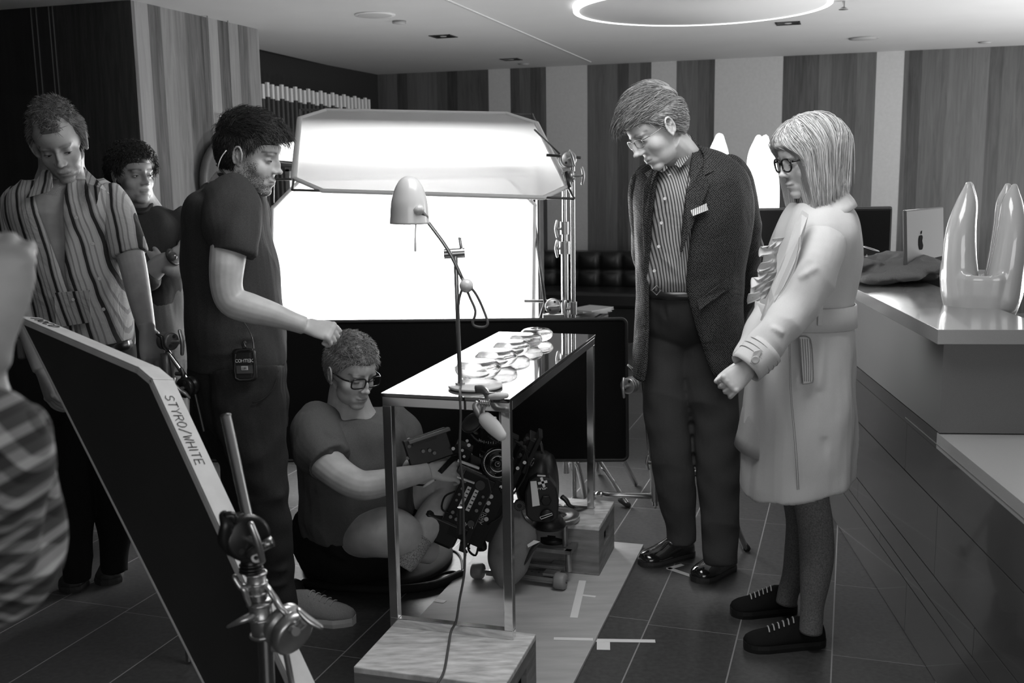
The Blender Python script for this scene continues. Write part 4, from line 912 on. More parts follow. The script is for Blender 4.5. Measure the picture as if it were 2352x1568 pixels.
cd_.tube([P(1070, 662, cy), P(1080, 684, cy), P(1092, 715, cy-.01), P(1086, 742, cy-.01), P(1096, 750, cy-.01), P(1114, 750, cy-.01), P(1120, 740, cy-.01), P(1110, 710, cy), P(1096, 680, cy), P(1083, 662, cy), P(1071, 652, cy+.006), P(1060, 668, cy), P(1053, 700, cy-.003), P(1052, 760, cy-.004), P(1058, 872, cy-.006), P(1057, 893, lb.y-rb_-.006), P(1057, 906, q0.y-.072), P(1057, 925, q0.y-.078), P(1058, 960, q0.y-.078), P(1056, 1040, q0.y-.078), P(1063, 1110, q0.y-.078), P(1064, 1160, q0.y-.075), P(1066, 1240, q0.y-.075), P(1067, 1310, q0.y-.078), P(1055, 1380, q0.y-.08), P(1048, 1425, q0.y-.085), P(1036, 1450, q0.y-.09), Vector((G(1030, 1490, BZ).x, G(1030, 1490, BZ).y, BZ+.006)), G(1020, 1540, BZ+.006), G(1004, 1572, BZ+.006), P(995, 1600, un(n0)[1]*0+n0.y-.03), G(985, 1760, .006)], .0036, n=8, sub=6)
cd_.build('power_cord', COR, t)
MB().cyl(P(1057, 1165, q0.y-.078), P(1056, 1225, q0.y-.078), .008).build('cord_switch', plain('switch_black', .02, .3), t)
# plywood board and tape marks
PLY = plain('plywood', .40, .6, nscale=5, namp=.14, stretch=(1, 5, 1))
A, B, C_, D_ = G(1478, 1249, .014), G(1313, 1575, .014), G(940, 1440, .014), G(1335, 1178, .014)
pd = (A-B).normalized(); pu = Vector((pd.y, -pd.x, 0)); wd = (B-C_).dot(pu)
mb = MB(); B2 = B-pd*.25; mb.prism([(p.x, p.y, .001) for p in (A, B2, B2-pu*wd, A-pu*wd)], (0, 0, .012))
tag(mb.build('plywood_sheet', PLY, bevel=.001), 'pale plywood sheet lying on the tiled floor beneath the table', 'board')
TAPE = plain('white_tape', .75, .6)
def tape(a, b_, w_, label, z=.0135, nm='tape_strip', par=None):
    a, b_ = G(*a, z), G(*b_, z); d = (b_-a).normalized(); s = Vector((d.y, -d.x, 0))*w_/2
    mb = MB(); mb.prism([a-s, b_-s, b_+s, a+s], (0, 0, .0006)); o = mb.build(nm, TAPE, par); return tag(o, label, 'tape') if par is None else o
tape((1338, 1333), (1318, 1418), .026, 'wide white tape strip on the plywood pointing at the boxes')
tape((1333, 1366), (1368, 1370), .014, 'short thin white tape strip crossing the wide one on the plywood')
tape((1000, 1378), (1022, 1382), .024, 'small white tape patch near the left edge of the plywood')
tape((1272, 1466), (1362, 1468), .018, 'thin white tape strip running over the near edge of the plywood')
tape((1360, 1470), (1505, 1472), .022, 'white tape strip on the dark tiles beside the plywood', .0008)
tape((1386, 1474), (1386, 1492), .042, 'short wide white tape tab below the tape strip on the tiles', .0008)
tape((1534, 1304), (1592, 1324), .022, 'longer white tape arm of the corner mark between the black shoes', .0008)
tape((1534, 1306), (1568, 1296), .020, 'shorter white tape arm of the corner mark between the black shoes', .0008)

# ---------------------------------------------------------------- diffusion frames
m, nt, b, out = new_mat('diffusion_silk'); tl_ = N(nt, 'ShaderNodeBsdfTranslucent'); tl_.inputs[0].default_value = (.8,)*3+(1,); df = N(nt, 'ShaderNodeBsdfDiffuse'); df.inputs[0].default_value = (.75,)*3+(1,)
tr = N(nt, 'ShaderNodeBsdfTransparent'); m1 = N(nt, 'ShaderNodeMixShader'); m1.inputs[0].default_value = .45; nt.links.new(tl_.outputs[0], m1.inputs[1]); nt.links.new(df.outputs[0], m1.inputs[2])
m2 = N(nt, 'ShaderNodeMixShader'); m2.inputs[0].default_value = .72; nt.links.new(tr.outputs[0], m2.inputs[1]); nt.links.new(m1.outputs[0], m2.inputs[2]); nt.links.new(m2.outputs[0], out.inputs[0]); SILK = m
m, nt, b, out = new_mat('silk_dense'); tl_ = N(nt, 'ShaderNodeBsdfTranslucent'); tl_.inputs[0].default_value = (.38,)*3+(1,); df = N(nt, 'ShaderNodeBsdfDiffuse'); df.inputs[0].default_value = (.62,)*3+(1,)
tr = N(nt, 'ShaderNodeBsdfTransparent'); m1 = N(nt, 'ShaderNodeMixShader'); m1.inputs[0].default_value = .5; nt.links.new(tl_.outputs[0], m1.inputs[1]); nt.links.new(df.outputs[0], m1.inputs[2])
m2 = N(nt, 'ShaderNodeMixShader'); m2.inputs[0].default_value = .96; nt.links.new(tr.outputs[0], m2.inputs[1]); nt.links.new(m1.outputs[0], m2.inputs[2]); nt.links.new(m2.outputs[0], out.inputs[0]); SILK2 = m
BIND = plain('frame_binding', .62, .7); IRON = plain('frame_iron', .05, .4, .6)
def diff_frame(label, p00, p10, p11, p01, silk, rr=.011, cut=.13):
    P4 = [Vector(p) for p in (p00, p10, p11, p01)]; t = thing('diffusion_frame', label, 'diffusion frame', (P4[0]+P4[1])/2)
    oct_ = []
    for i in range(4):
        p, a, c = P4[i], P4[i-1], P4[(i+1) % 4]; oct_ += [p+(a-p).normalized()*cut, p+(c-p).normalized()*cut]
    c = sum(oct_, Vector())/8; MB().add(oct_+[c], [(i, (i+1) % 8, 8) for i in range(8)], 0).build('white_silk', silk, t, recalc=False)
    mb = MB()
    for i in range(8): mb.tube([oct_[i], oct_[(i+1) % 8]], rr*1.25, n=8, flat=.7, round_ends=True)
    mb.build('cloth_binding', BIND, t)
    for i in range(4):
        p, a, c = P4[i], P4[i-1], P4[(i+1) % 4]; MB().tube([p+(a-p).normalized()*cut, p+(a-p).normalized()*.03, p, p+(c-p).normalized()*.03, p+(c-p).normalized()*cut], .0055, n=8, sub=3).build('wire_corner', IRON, t)
    return t, P4
Yv = 4.85
f1_, FP1 = diff_frame('upright white diffusion frame glowing behind the desk lamp', P(618, 1010, Yv), P(1222, 1000, Yv), P(1228, 404, Yv), P(628, 412, Yv), SILK)
f2_, FP2 = diff_frame('tilted white diffusion frame leaning above the upright one', P(672, 436, 4.5), P(1318, 456, 4.5), P(1222, 262, 5.45), P(690, 252, 5.45), SILK2)
# light bank behind the frames: open black box holding the lamp
t = thing('light_bank', 'large black light box behind the upright white frame', 'film light', (-.48, 5.5, 0))
bx = MB(); cx, cy_, cz_ = -.48, 5.52, 1.02
bx.box((cx, cy_+.14, cz_), (1.3, .02, 1.0)); 
for s in (-1, 1): bx.box((cx+s*.64, cy_-.02, cz_), (.02, .32, 1.0)); bx.box((cx, cy_-.02, cz_+s*.50), (1.3, .32, .02))
bx.build('housing', plain('lamp_housing', .03, .5), t)
MB().box((cx, cy_-.13, cz_), (1.24, .01, .94)).build('glowing_front', emit('bank_glow', 1, 2), t)
for s in (-.4, .4): MB().cyl((cx+s, cy_, .32), (cx+s*1.6, cy_+.1, 0), .014).build('leg', STL, t)
# smaller lamp head seen between the bearded man's face and the frame
lh = P(668, 352, 5.6); t = thing('lamp_head', 'small bright film lamp glowing between the bearded face and the frame', 'film light', (lh.x, lh.y, 0))
MB().prism([P(628, 335, 5.5), P(688, 322, 5.5), P(688, 372, 5.5), P(618, 366, 5.5)], (0, .02, 0)).build('glowing_diffuser', emit('head_glow', 1, 2.2), t)
MB().tube([P(612, 372, 5.5), P(650, 380, 5.5), P(692, 384, 5.5)], .022, n=10, flat=.8).build('yoke', plain('lamp_housing', .03), t)
MB().tube([P(660, 352, 5.7), P(660, 360, 5.95)], .02, n=8).build('mount_arm', STL, t)
MB().box(P(660, 350, 5.68), (.22, .2, .14)).build('housing', plain('lamp_housing', .03), t, bevel=.02)
MB().cyl(P(660, 360, 5.95), Vector((P(660, 360, 5.95).x, 5.95, .7)), .016).build('pole', STL, t)
for a in (0, 120, 240): MB().cyl(Vector((P(660, 360, 5.95).x, 5.95, .75)), Vector((P(660, 360, 5.95).x+.25*math.cos(rad(a+30)), 5.95+.25*math.sin(rad(a+30)), .012)), .011).build('leg', STL, t)

# ---------------------------------------------------------------- stands
KN = plain('knob_metal', .5, .3, .9); GH = plain('grip_head', .42, .32, .85)
def knob(mb, p, d, L=.035, T=.07):     # T-handle on a screw
    p = Vector(p); d = Vector(d).normalized(); mb.cyl(p, p+d*L, .006, n=10); s = Vector((d.z, 0.1, -d.x)).normalized()
    mb.tube([p+d*L-s*T/2, p+d*(L+.006), p+d*L+s*T/2], [.0055, .0065, .0055], n=8, sub=3, round_ends=True)
def grip_head(par, c, axis, r=.034, kd=(1, 0, 0), name='grip_head', mat=None):
    mat = mat or GH; c = Vector(c); ax = Vector(axis).normalized(); o = MB()
    o.lathe(c-ax*.022, tuple(ax), [(r*.8, 0), (r, .003), (r, .017), (r*.86, .020), (r*.86, .024), (r, .027), (r, .041), (r*.8, .044)], 28); o = o.build(name, mat, par)
    k = MB(); knob(k, c+ax*.022, ax); k.build('t_handle', KN, o)
    h = MB(); x, y = frame(ax)
    for a in (1.2, 4.0): h.cyl(V3(c)+(x*math.cos(a)+y*math.sin(a))*r*.6-V3(ax)*.0235, V3(c)+(x*math.cos(a)+y*math.sin(a))*r*.6+V3(ax)*.0235, .0055, n=10)
    h.build('rod_hole', plain('hole_dark', .02), o); return o
def cstand(label, base, cols, group=None, leg_r=.42, rot=20, legs=True):
    b = Vector(base); t = thing('light_stand', label, 'light stand', b)
    for k, (z0, z1, r) in enumerate(cols):
        MB().cyl(b+Z*z0, b+Z*z1, r).build('column', STL, t)
        if k < len(cols)-1: c = MB(); c.cyl(b+Z*(z1-.045), b+Z*(z1+.012), r*1.5); c = c.build('collar', GH, t); kb = MB(); knob(kb, b+Z*(z1-.02), (-1, -.2, 0)); kb.build('t_handle', KN, c)
    if legs:
        for k in range(3):
            a = rad(rot+k*120); d = Vector((math.cos(a), math.sin(a), 0)); z0 = .30-.05*k
            lg = MB().tube([b+Z*z0, b+d*.09+Z*z0, b+d*.16+Z*(z0-.03), b+d*leg_r+Z*.015], .0115, n=10, sub=4, round_ends=True).build('leg', STL, t)
            MB().tube([b+d*(leg_r-.035)+Z*.028, b+d*(leg_r+.005)+Z*.012], .0135, n=10, round_ends=True).build('rubber_foot', plain('foot_black', .02, .6), lg)
    return t
s1 = P(1298, 700, 4.72); sb = Vector((s1.x, s1.y, 0)); zc = lambda py, Y=4.72: P(1298, py, Y).z
t = cstand('thick chrome light stand with stacked collars beside the diffusion frames', sb, [(.1, zc(560), .0165), (zc(560), zc(515), .013), (zc(515), zc(395), .0105)], rot=200, leg_r=.34)
grip_head(t, P(1270, 703, 4.70), (0, -1, .1), .036); MB().tube([P(1205, 691, 4.78), P(1318, 692, 4.7)], .007, n=8).build('holding_arm', IRON, t)
MB().box(P(1272, 732, 4.70), (.10, .04, .05)).build('clamp_block', GH, t, bevel=.004)
s2 = P(1316, 560, 4.66); sb2 = Vector((s2.x, s2.y, 0))
t = cstand('slim chrome light stand holding the grip head at the tilted frame corner', sb2, [(.0, .9, .0115), (.9, P(1312, 372, 4.66).z, .0105)], rot=250, leg_r=.36, legs=False)
grip_head(t, P(1303, 366, 4.62), (.3, -1, .1), .037); grip_head(t, P(1308, 404, 4.64), (1, -.3, 0), .026)
MB().tube([P(1255, 356, 4.62), P(1334, 362, 4.62)], .006, n=8).build('holding_arm', IRON, t)
MB().tube([P(1228, 298, 5.1), P(1292, 360, 4.64)], .0045, n=8).build('bracing_rod', IRON, t); MB().tube([P(1226, 500, 4.9), P(1252, 695, 4.72)], .008, n=8).build('bracing_rod', plain('rod_dark', .10, .3, .7), t)
MB().tube([P(1252, 695, 4.72), P(1238, 740, 4.74)], .008, n=8).build('bracing_rod', MATS['rod_dark'], t)
MB().tube([P(1300, 395, 4.62), P(1308, 430, 4.6)], .008, n=8).build('wire_hook', IRON, t)
# bearded man's side: rod to the upright frame
# black flag with its stand
Yf = 4.13
t = thing('black_flag', 'wide low black cloth flag standing behind the table', 'flag', P(940, 1055, Yf))
BLK = plain('flag_black', .008, .95, spec=.1); fa, fb, fc, fd = P(440, 1058, Yf), P(1441, 1056, Yf), P(1438, 732, Yf), P(440, 742, Yf)
def rrect(a, b_, c, d, r, n=6):
    out = []; Q = [Vector(v) for v in (a, b_, c, d)]
    for i in range(4):
        p, u, v = Q[i], (Q[i-1]-Q[i]).normalized(), (Q[(i+1) % 4]-Q[i]).normalized()
        for k in range(n+1): th = PI/2*k/n; out.append(p+u*r*(1-math.sin(th))+v*r*(1-math.cos(th)))
    return out
mb = MB(); mb.prism(rrect(fa, fb, fc, fd, .022), (0, .006, 0)); mb.build('black_cloth', BLK, t)
fr = MB(); loop = rrect(fa, fb, fc, fd, .022); fr.tube(loop+[loop[0]], .0075, n=8); fr.build('frame_edge', plain('flag_edge', .012, .5), t)
def legrod(par, pts, r=.0115, nm='leg', mat=STL): return MB().tube(pts, r, n=10, sub=4, round_ends=True).build(nm, mat, par)
t2 = thing('light_stand', 'low chrome light stand with splayed legs under the black flag', 'light stand', G(1335, 1150))
pm = Vector((P(1318, 1050, 4.22).x, 4.22, P(1318, 1050, 4.22).z))
legrod(t2, [P(1310, 1058, 4.22), P(1326, 1066, 4.2), G(1345, 1150, .012)]); legrod(t2, [P(1425, 1045, 4.3), G(1460, 1110, .012)]); legrod(t2, [P(1310, 1058, 4.22), P(1400, 1050, 4.28), P(1425, 1045, 4.3)])
MB().cyl(P(1370, 1052, 4.25), Vector((P(1370, 1052, 4.25).x, 4.25, P(1370, 760, 4.25).z)), .010).build('column', STL, t2)
legrod(t2, [P(1370, 1054, 4.25), P(1372, 1080, 4.35), G(1376, 1085, .012)])
# stand whose column runs behind the tall man's trousers
Ys = 3.95; t3 = thing('light_stand', 'chrome light stand with a round grip head behind the grey trousers', 'light stand', G(1506, 1165))
cxp = P(1503, 1100, Ys)
MB().cyl(P(1505, 1160, Ys), P(1480, 870, Ys+.02), .012).build('column', STL, t3)
MB().cyl(P(1504, 1150, Ys), P(1502, 1060, Ys), .0165).build('leg_collar', GH, t3)
k = MB(); knob(k, P(1500, 1062, Ys-.01), (-1, -.2, 0), .02, .05); k.build('t_handle', KN, t3)
legrod(t3, [P(1500, 1139, Ys), P(1400, 1136, Ys), P(1370, 1136, Ys+.02), G(1335, 1160, .012)], .0115)
legrod(t3, [P(1504, 1120, Ys), P(1600, 1085, Ys), P(1650, 1110, Ys-.05), G(1712, 1258, .012)]); MB().tube([G(1706, 1246, .014), G(1716, 1260, .012)], .014, n=10).build('rubber_foot', plain('foot_black', .02), t3)
legrod(t3, [P(1504, 1100, Ys+.01), P(1510, 1060, Ys+.1), G(1512, 1065, .012)])
MB().tube([P(1505, 1160, Ys), P(1505, 1166, Ys)], .006, n=8).build('base_tip', KN, t3)
MB().tube([P(1480, 870, Ys+.02), P(1463, 858, Ys), P(1440, 838, Ys-.02)], .007, n=8).build('holding_arm', STL, t3)
grip_head(t3, P(1447, 884, Ys-.02), (-.6, -1, 0), .032)
# ---------------------------------------------------------------- film camera on a low dolly
RY = 3.55
Aa = (P(1103, 1090, RY)-P(1047, 1210, RY)).normalized(); Aa.y = -.05; Aa.normalize()
Bb = Vector((Aa.z, 0, -Aa.x)).normalized(); Cc = Aa.cross(Bb).normalized()
if Cc.y > 0: Cc = -Cc
BODY = plain('camera_black', .009, .42, nscale=300, namp=.2, spec=.3); BOD2 = plain('camera_dark', .014, .5, spec=.25); GLS = plain('camera_gloss', .005, .1, coat=.6); LBL = plain('label_white', .7, .6); MET = plain('part_metal', .14, .35, .8); TRIM = plain('trim_grey', .07, .4)
k_ = M_PX(P(1090, 1150, RY))
def cb(par, name, px, py, a, b_, c, mat=BODY, Y=RY, bev=.003, ax=None):      # box: a px along the lens axis, b px across, c metres deep
    o = MB().box(P(px, py, Y), (b_*k_, c, a*k_), ax or (Bb, Cc, Aa)).build(name, mat, par, bevel=bev); return o
t = thing('film_camera', 'black film camera tilted lens-up on the low dolly under the glass table', 'camera', P(1120, 1260, RY))
bd = cb(t, 'body', 1093, 1150, 168, 104, .14)
F0 = -Cc*0   # control side faces the viewer
fs = Vector((0, -1, 0)) if Cc.y > 0 else Cc
pan = MB().box(P(1077, 1150, RY-.073), (74*k_, .008, 132*k_), (Bb, Cc, Aa)).build('control_panel', BOD2, bd, bevel=.004)
rim = MB(); cpt = [P(1077, 1150, RY-.076)+Bb*x*k_+Aa*y*k_ for x, y in ((-37, -66), (37, -66), (37, 40), (18, 66), (-37, 66))]; rim.tube(cpt+[cpt[0]], .0022, n=6); rim.build('panel_rim', TRIM, bd)
def pp_(x, y, d=.079): return P(1077, 1150, RY-d)+Bb*x*k_+Aa*y*k_
for x, y, r in ((-26, 20, 3), (-26, 5, 3), (-26, -10, 3), (-26, 38, 3), (25, 5, 4), (25, -14, 4), (25, 22, 3.2), (-22, -40, 4), (-8, -40, 4), (-22, -52, 4), (-8, -52, 4), (8, 44, 11), (26, -48, 8), (10, -56, 4)):
    MB().cyl(pp_(x, y, .077), pp_(x, y, .086), r*k_, n=14).build('button', TRIM if r < 5 else BODY, pan)
for x in (-12, 6): MB().box(pp_(x, 4, .078), (9*k_, .002, 54*k_), (Bb, Cc, Aa)).build('display_strip', LBL, pan)
for i in range(5):
    for x in (-12, 6): MB().box(pp_(x+1, -16+i*10, .0795), (6*k_, .001, 3*k_), (Bb, Cc, Aa)).build('display_mark', plain('mark_dark', .03), pan)
sd = cb(t, 'front_housing', 1134, 1172, 120, 40, .13); 
for x, y in ((1128, 1140), (1122, 1155), (1119, 1172), (1117, 1192)): MB().cyl(P(x, y, RY-.064), P(x, y, RY-.078), 5*k_, n=14).build('knurled_knob', MET, sd)
MB().box(P(1117, 1136, RY-.067), (14*k_, .003, 26*k_), (Bb, Cc, Aa)).build('white_sticker', LBL, sd)
# words on the casing, running along the lens axis
def lettering(par, name, s, o, ux, uy, h, mat, thick=.0006, w_=.62, r=.09, gap=.22):   # stroke letters built as thin tubes
    G_ = {'A': [[(0, 0), (.5, 1), (1, 0)], [(.2, .38), (.8, .38)]], 'C': [[(1, .85), (.7, 1), (.3, 1), (0, .7), (0, .3), (.3, 0), (.7, 0), (1, .15)]], 'O': [[(.3, 0), (0, .3), (0, .7), (.3, 1), (.7, 1), (1, .7), (1, .3), (.7, 0), (.3, 0)]],
          'M': [[(0, 0), (0, 1), (.5, .35), (1, 1), (1, 0)]], 'T': [[(0, 1), (1, 1)], [(.5, 1), (.5, 0)]], 'E': [[(1, 1), (0, 1), (0, 0), (1, 0)], [(0, .5), (.8, .5)]], 'K': [[(0, 0), (0, 1)], [(1, 1), (0, .45), (1, 0)]],
          'D': [[(0, 0), (0, 1), (.6, 1), (1, .7), (1, .3), (.6, 0), (0, 0)]], 'I': [[(.5, 0), (.5, 1)]], 'R': [[(0, 0), (0, 1), (.8, 1), (1, .78), (.8, .52), (0, .5)], [(.5, .5), (1, 0)]], 'S': [[(1, .85), (.6, 1), (.1, .85), (.1, .6), (.9, .42), (.95, .15), (.5, 0), (0, .12)]],
          'Y': [[(0, 1), (.5, .5), (1, 1)], [(.5, .5), (.5, 0)]], 'W': [[(0, 1), (.25, 0), (.5, .7), (.75, 0), (1, 1)]], 'H': [[(0, 0), (0, 1)], [(1, 0), (1, 1)], [(0, .5), (1, .5)]], '/': [[(0, -.1), (1, 1.1)]], 'L': [[(0, 1), (0, 0), (1, 0)]], 'V': [[(0, 1), (.5, 0), (1, 1)]],
          'N': [[(0, 0), (0, 1), (1, 0), (1, 1)]], 'n': [[(0, 0), (0, .7), (.6, .7), (1, .5), (1, 0)]], 'o': [[(.2, 0), (0, .2), (0, .5), (.2, .7), (.8, .7), (1, .5), (1, .2), (.8, 0), (.2, 0)]], 'r': [[(0, 0), (0, .7)], [(0, .5), (.6, .7), (.9, .6)]], 'c': [[(1, .6), (.7, .7), (.2, .7), (0, .5), (0, .2), (.2, 0), (1, .05)]], 'U': [[(0, 1), (0, .25), (.3, 0), (.7, 0), (1, .25), (1, 1)]]}
    mb = MB(); ux, uy, o = Vector(ux).normalized(), Vector(uy).normalized(), Vector(o); x = 0
    for ch in s:
        cw = w_*(.3 if ch == 'I' else 1)
        for st in G_.get(ch, []): mb.tube([o+ux*(x+(a if ch != 'I' else .5)*cw)*h+uy*b_*h for a, b_ in st], h*r, n=5, flat=1, round_ends=True)
        x += cw+gap
    return mb.build(name, mat, par) if mb.v else None
lettering(sd, 'maker_lettering', 'ARRI', P(1107, 1204, RY-.0665), Aa, -Bb, .016, LBL, r=.10)
# second box (wireless unit) with pale edges, connector plate
rx_ = cb(t, 'side_unit', 1082, 1082, 34, 66, .10, GLS, RY-.03, ax=(Bb, Cc, Aa)); 
Bx = Vector((.93, 0, -.37)).normalized(); Bz = Vector((.37, 0, .93)).normalized()
MB().box(P(1076, 1066, RY-.085), (.080, .010, .008), (Bx, Cc, Bz)).build('pale_edge', LBL, rx_, bevel=.002); MB().box(P(1065, 1100, RY-.085), (.080, .010, .006), (Bx, Cc, Bz)).build('pale_edge', LBL, rx_, bevel=.002)
cp = cb(t, 'connector_plate', 1114, 1106, 26, 34, .11, BOD2, RY-.01)
for x, y in ((1106, 1102), (1115, 1107), (1127, 1101), (1124, 1111), (1112, 1098)):
    MB().torus(P(x, y, RY-.069), (0, 1, 0), 3.2*k_, .0014, n=16, k=6).build('socket_ring', MET, cp)
# battery block
bx1 = Vector((.90, 0, -.43)).normalized(); bz1 = Vector((.43, 0, .90)).normalized()
bat = MB().cbox(P(1012, 1206, RY-.02), (66*k_, .11, 92*k_), (bz1, Cc, bx1), ch=.012).build('battery', plain('battery_plastic', .016, .4, spec=.35), t, bevel=.003)
MB().box(P(1043, 1222, RY-.078), (.04, .002, .030), (bx1, Cc, bz1)).build('battery_label', BODY, bat); MB().box(P(960, 1195, RY-.02), (.018, .05, .03), (bx1, Cc, bz1)).build('release_catch', BODY, bat)
pl_ = MB().box(P(1075, 1222, RY-.01), (.02, .13, .10), (bx1, Cc, bz1)).build('battery_plate', BOD2, t, bevel=.002); lettering(pl_, 'lettering', 'VLA', P(1088, 1206, RY-.078), Bx*-1, Bz*-1, .013, LBL)
# lens: stepped barrel with scale marks, follow focus wheel
lc = P(1131, 1075, RY); la = (P(1135, 975, RY)-lc).normalized(); L = MB()
prof = [(.036, 0), (.040, .004), (.040, .035), (.046, .038), (.046, .065), (.043, .068), (.043, .092), (.050, .095), (.050, .118), (.053, .121), (.053, .150), (.048, .150), (.040, .140), (.001, .138)]
L.lathe(lc, tuple(la), prof, 48, smooth=False); ln = L.build('lens_barrel', BODY, t); 
MB().lathe(lc+la*.1385, tuple(la), [(.039, 0), (.030, .005), (.001, .008)], 40).build('front_glass', GLS, ln)
lx, ly = frame(la); lx, ly = Vector(lx), Vector(ly)
mk = MB()
for row, h, n in ((.050, .046, 15), (.106, .050, 18)):
    for i in range(n):
        a = 2*PI*i/n*.5+PI*.9; d = Vector((0, -1, 0))*math.cos(a-PI*1.4)+Vector((1, 0, 0))*math.sin(a-PI*1.4); mk.box(lc+la*row+d*(h+.0006), (.0014, .0010, .009 if i % 2 else .005), (Vector((d.y, -d.x, 0)), d, la))
mk.build('scale_marks', LBL, ln)['kind'] = 'stuff'
for k in range(9): ln2 = MB().torus(lc+la*(.006+.0035*k), tuple(la), .0405, .0009, n=40, k=6).build('grip_ring', BODY, ln)
ff = MB(); fc = P(1143, 1063, RY-.10); ff.lathe(fc, (0.1, -1, .15), [(.052, 0), (.056, .003), (.056, .016), (.052, .019), (.040, .019), (.038, .014), (.012, .014), (.012, .022), (.001, .023)], 48); ff = ff.build('follow_focus_wheel', GLS, t)
MB().torus(fc+Vector((0, -.024, .003)), (.1, -1, .15), .0085, .002, n=20, k=6).build('hub_ring', MET, ff)
for k in range(5): a = k*1.26; MB().cyl(fc+Vector((math.cos(a)*.026, -.0145, math.sin(a)*.026)), fc+Vector((math.cos(a)*.026, -.017, math.sin(a)*.026)), .0022, n=8).build('screw', MET, ff)
MB().cyl(fc, P(1140, 1063, RY-.02), .012).build('focus_shaft', BODY, t)
mt = cb(t, 'lens_motor', 1168, 1025, 60, 26, .05, BODY, RY-.02); cb(t, 'upper_bracket', 1060, 1040, 44, 40, .06, BOD2, RY+.02)
for x, y in ((1062, 1034), (1066, 1048), (1052, 1052), (1073, 1012)): MB().cyl(P(x, y, RY-.02), P(x, y, RY-.04), 3.4*k_, n=10).build('bolt', MET, t)
# eyepiece cup with bright rim, on an arm
ec = P(1086, 972, RY+.02); ea = (P(1070, 965, RY-.02)-P(1095, 985, RY)).normalized(); ea = Vector((-.45, -.55, .70)).normalized()
e = MB(); e.lathe(ec, tuple(ea), [(.012, -.05), (.020, -.04), (.022, -.012), (.040, .0), (.042, .004), (.040, .006), (.028, .003), (.001, .0)], 32); e = e.build('eyepiece', BODY, t); MB().torus(ec+ea*.004, tuple(ea), .0415, .0013, n=40, k=6).build('bright_rim', MET, e)
MB().tube([P(1078, 992, RY), P(1095, 1010, RY), P(1120, 1020, RY)], [.008, .010, .012], n=10, sub=3).build('eyepiece_arm', BODY, t)
# iris rods and matte bars
for dx in (0, 10): MB().cyl(P(1131+dx, 1206, RY-.05+dx*.004), P(1162+dx, 1128, RY-.05+dx*.004), .0075).build('support_rod', MET, t)
# handle and plates on the far side
cb(t, 'top_plate', 1200, 1052, 120, 16, .12, BODY, RY+.05); cb(t, 'bridge_plate', 1222, 1035, 96, 10, .10, BOD2, RY+.02)
MB().tube([P(1226, 1010, RY), P(1240, 1014, RY), P(1246, 1040, RY+.01)], .006, n=8, sub=3).build('hook_bracket', MET, t)
for x, y in ((1192, 1020), (1206, 1010), (1190, 1048), (1200, 1030)): MB().cyl(P(x, y, RY-.04), P(x+6, y-4, RY-.05), 4.4*k_, n=10).build('fitting', MET, t)
gw = MB(); gc = P(1193, 1158, RY-.03); gw.cyl(gc, gc+Vector((0, -.016, 0)), .020, n=24); gw = gw.build('rosette', BODY, t)
for k in range(18): a = 2*PI*k/18; MB().box(gc+Vector((math.cos(a)*.014, -.0168, math.sin(a)*.014)), (.010, .001, .0016), (Vector((math.cos(a), 0, math.sin(a))), Vector((0, 1, 0)), Vector((-math.sin(a), 0, math.cos(a))))).build('tooth', MET, gw)
for x, y in ((1074, 1240), (1068, 1248)): MB().tube([P(x-4, y-24, RY-.03), P(x-8, y, RY-.04), P(x+4, y+20, RY-.02)], .0045, n=8, sub=3).build('plug', MET, t)
MB().tube([P(1100, 1200, RY-.04), P(1094, 1225, RY-.05), P(1082, 1240, RY-.05), P(1076, 1262, RY-.04), P(1092, 1275, RY-.02), P(1100, 1250, RY)], .004, n=8, sub=4).build('loose_cable', BODY, t)
MB().tube([P(1088, 1230, RY-.03), P(1104, 1240, RY-.02), P(1110, 1255, RY), P(1098, 1262, RY)], [.012, .020, .018, .008], n=10, sub=3, flat=.6).build('hanging_pouch', BODY, t)
# monitor on the operator's side
mc = P(985, 1018, RY-.03); ma = (P(1040, 990, RY-.02)-P(945, 1022, RY-.06)).normalized(); mu = Vector((.30, .25, .92)); mu = (mu-ma*mu.dot(ma)).normalized(); mn = ma.cross(mu)
t = thing('camera_monitor', 'black on-board monitor facing the seated man, seen from behind', 'monitor', mc)
mbx = MB().box(P(983, 1028, RY-.05), (.155, .035, .100), (ma, mn, mu)).build('housing', BODY, t, bevel=.004)
MB().box(P(985, 1000, RY-.055), (.150, .050, .012), (ma, mn, mu)).build('top_edge', TRIM, mbx, bevel=.002)
for x, y in ((940, 1025), (936, 1052), (972, 1036), (987, 1034), (998, 1040)): MB().cyl(P(x, y, RY-.075), P(x, y, RY-.088), 4*k_, n=12).build('screw', TRIM, mbx)
MB().box(P(975, 1012, RY-.082), (.085, .006, .012), (ma, mn, mu)).build('port_strip', BOD2, mbx)
MB().tube([P(990, 1060, RY-.04), P(1010, 1068, RY-.02), P(1050, 1050, RY)], .010, n=8, sub=3).build('mount_arm', BODY, t)
MB().tube([P(940, 1078, RY-.05), P(938, 1100, RY-.06), P(955, 1112, RY-.07), P(975, 1114, RY-.08)], .0035, n=8, sub=4).build('video_cable', BODY, t)
MB().tube([P(955, 1078, RY-.05), P(957, 1095, RY-.06), P(970, 1108, RY-.08)], .0035, n=8, sub=4).build('video_cable', BODY, t)
MB().tube([P(972, 1118, RY-.09), P(990, 1105, RY-.09), P(1005, 1095, RY-.09)], [.004, .0065, .006], n=8, sub=2).build('taped_cable_end', LBL, t)
for k in range(4):
    MB().tube([P(985, 1110-k*2, RY-.09), P(1000+k*2, 1090+k*3, RY-.095), P(1018, 1070+k*4, RY-.10), P(1040+k*3, 1048+k*2, RY-.06), P(1062, 1046+k*8, RY-.03)], .0028, n=8, sub=4).build('monitor_cable', BODY, t)
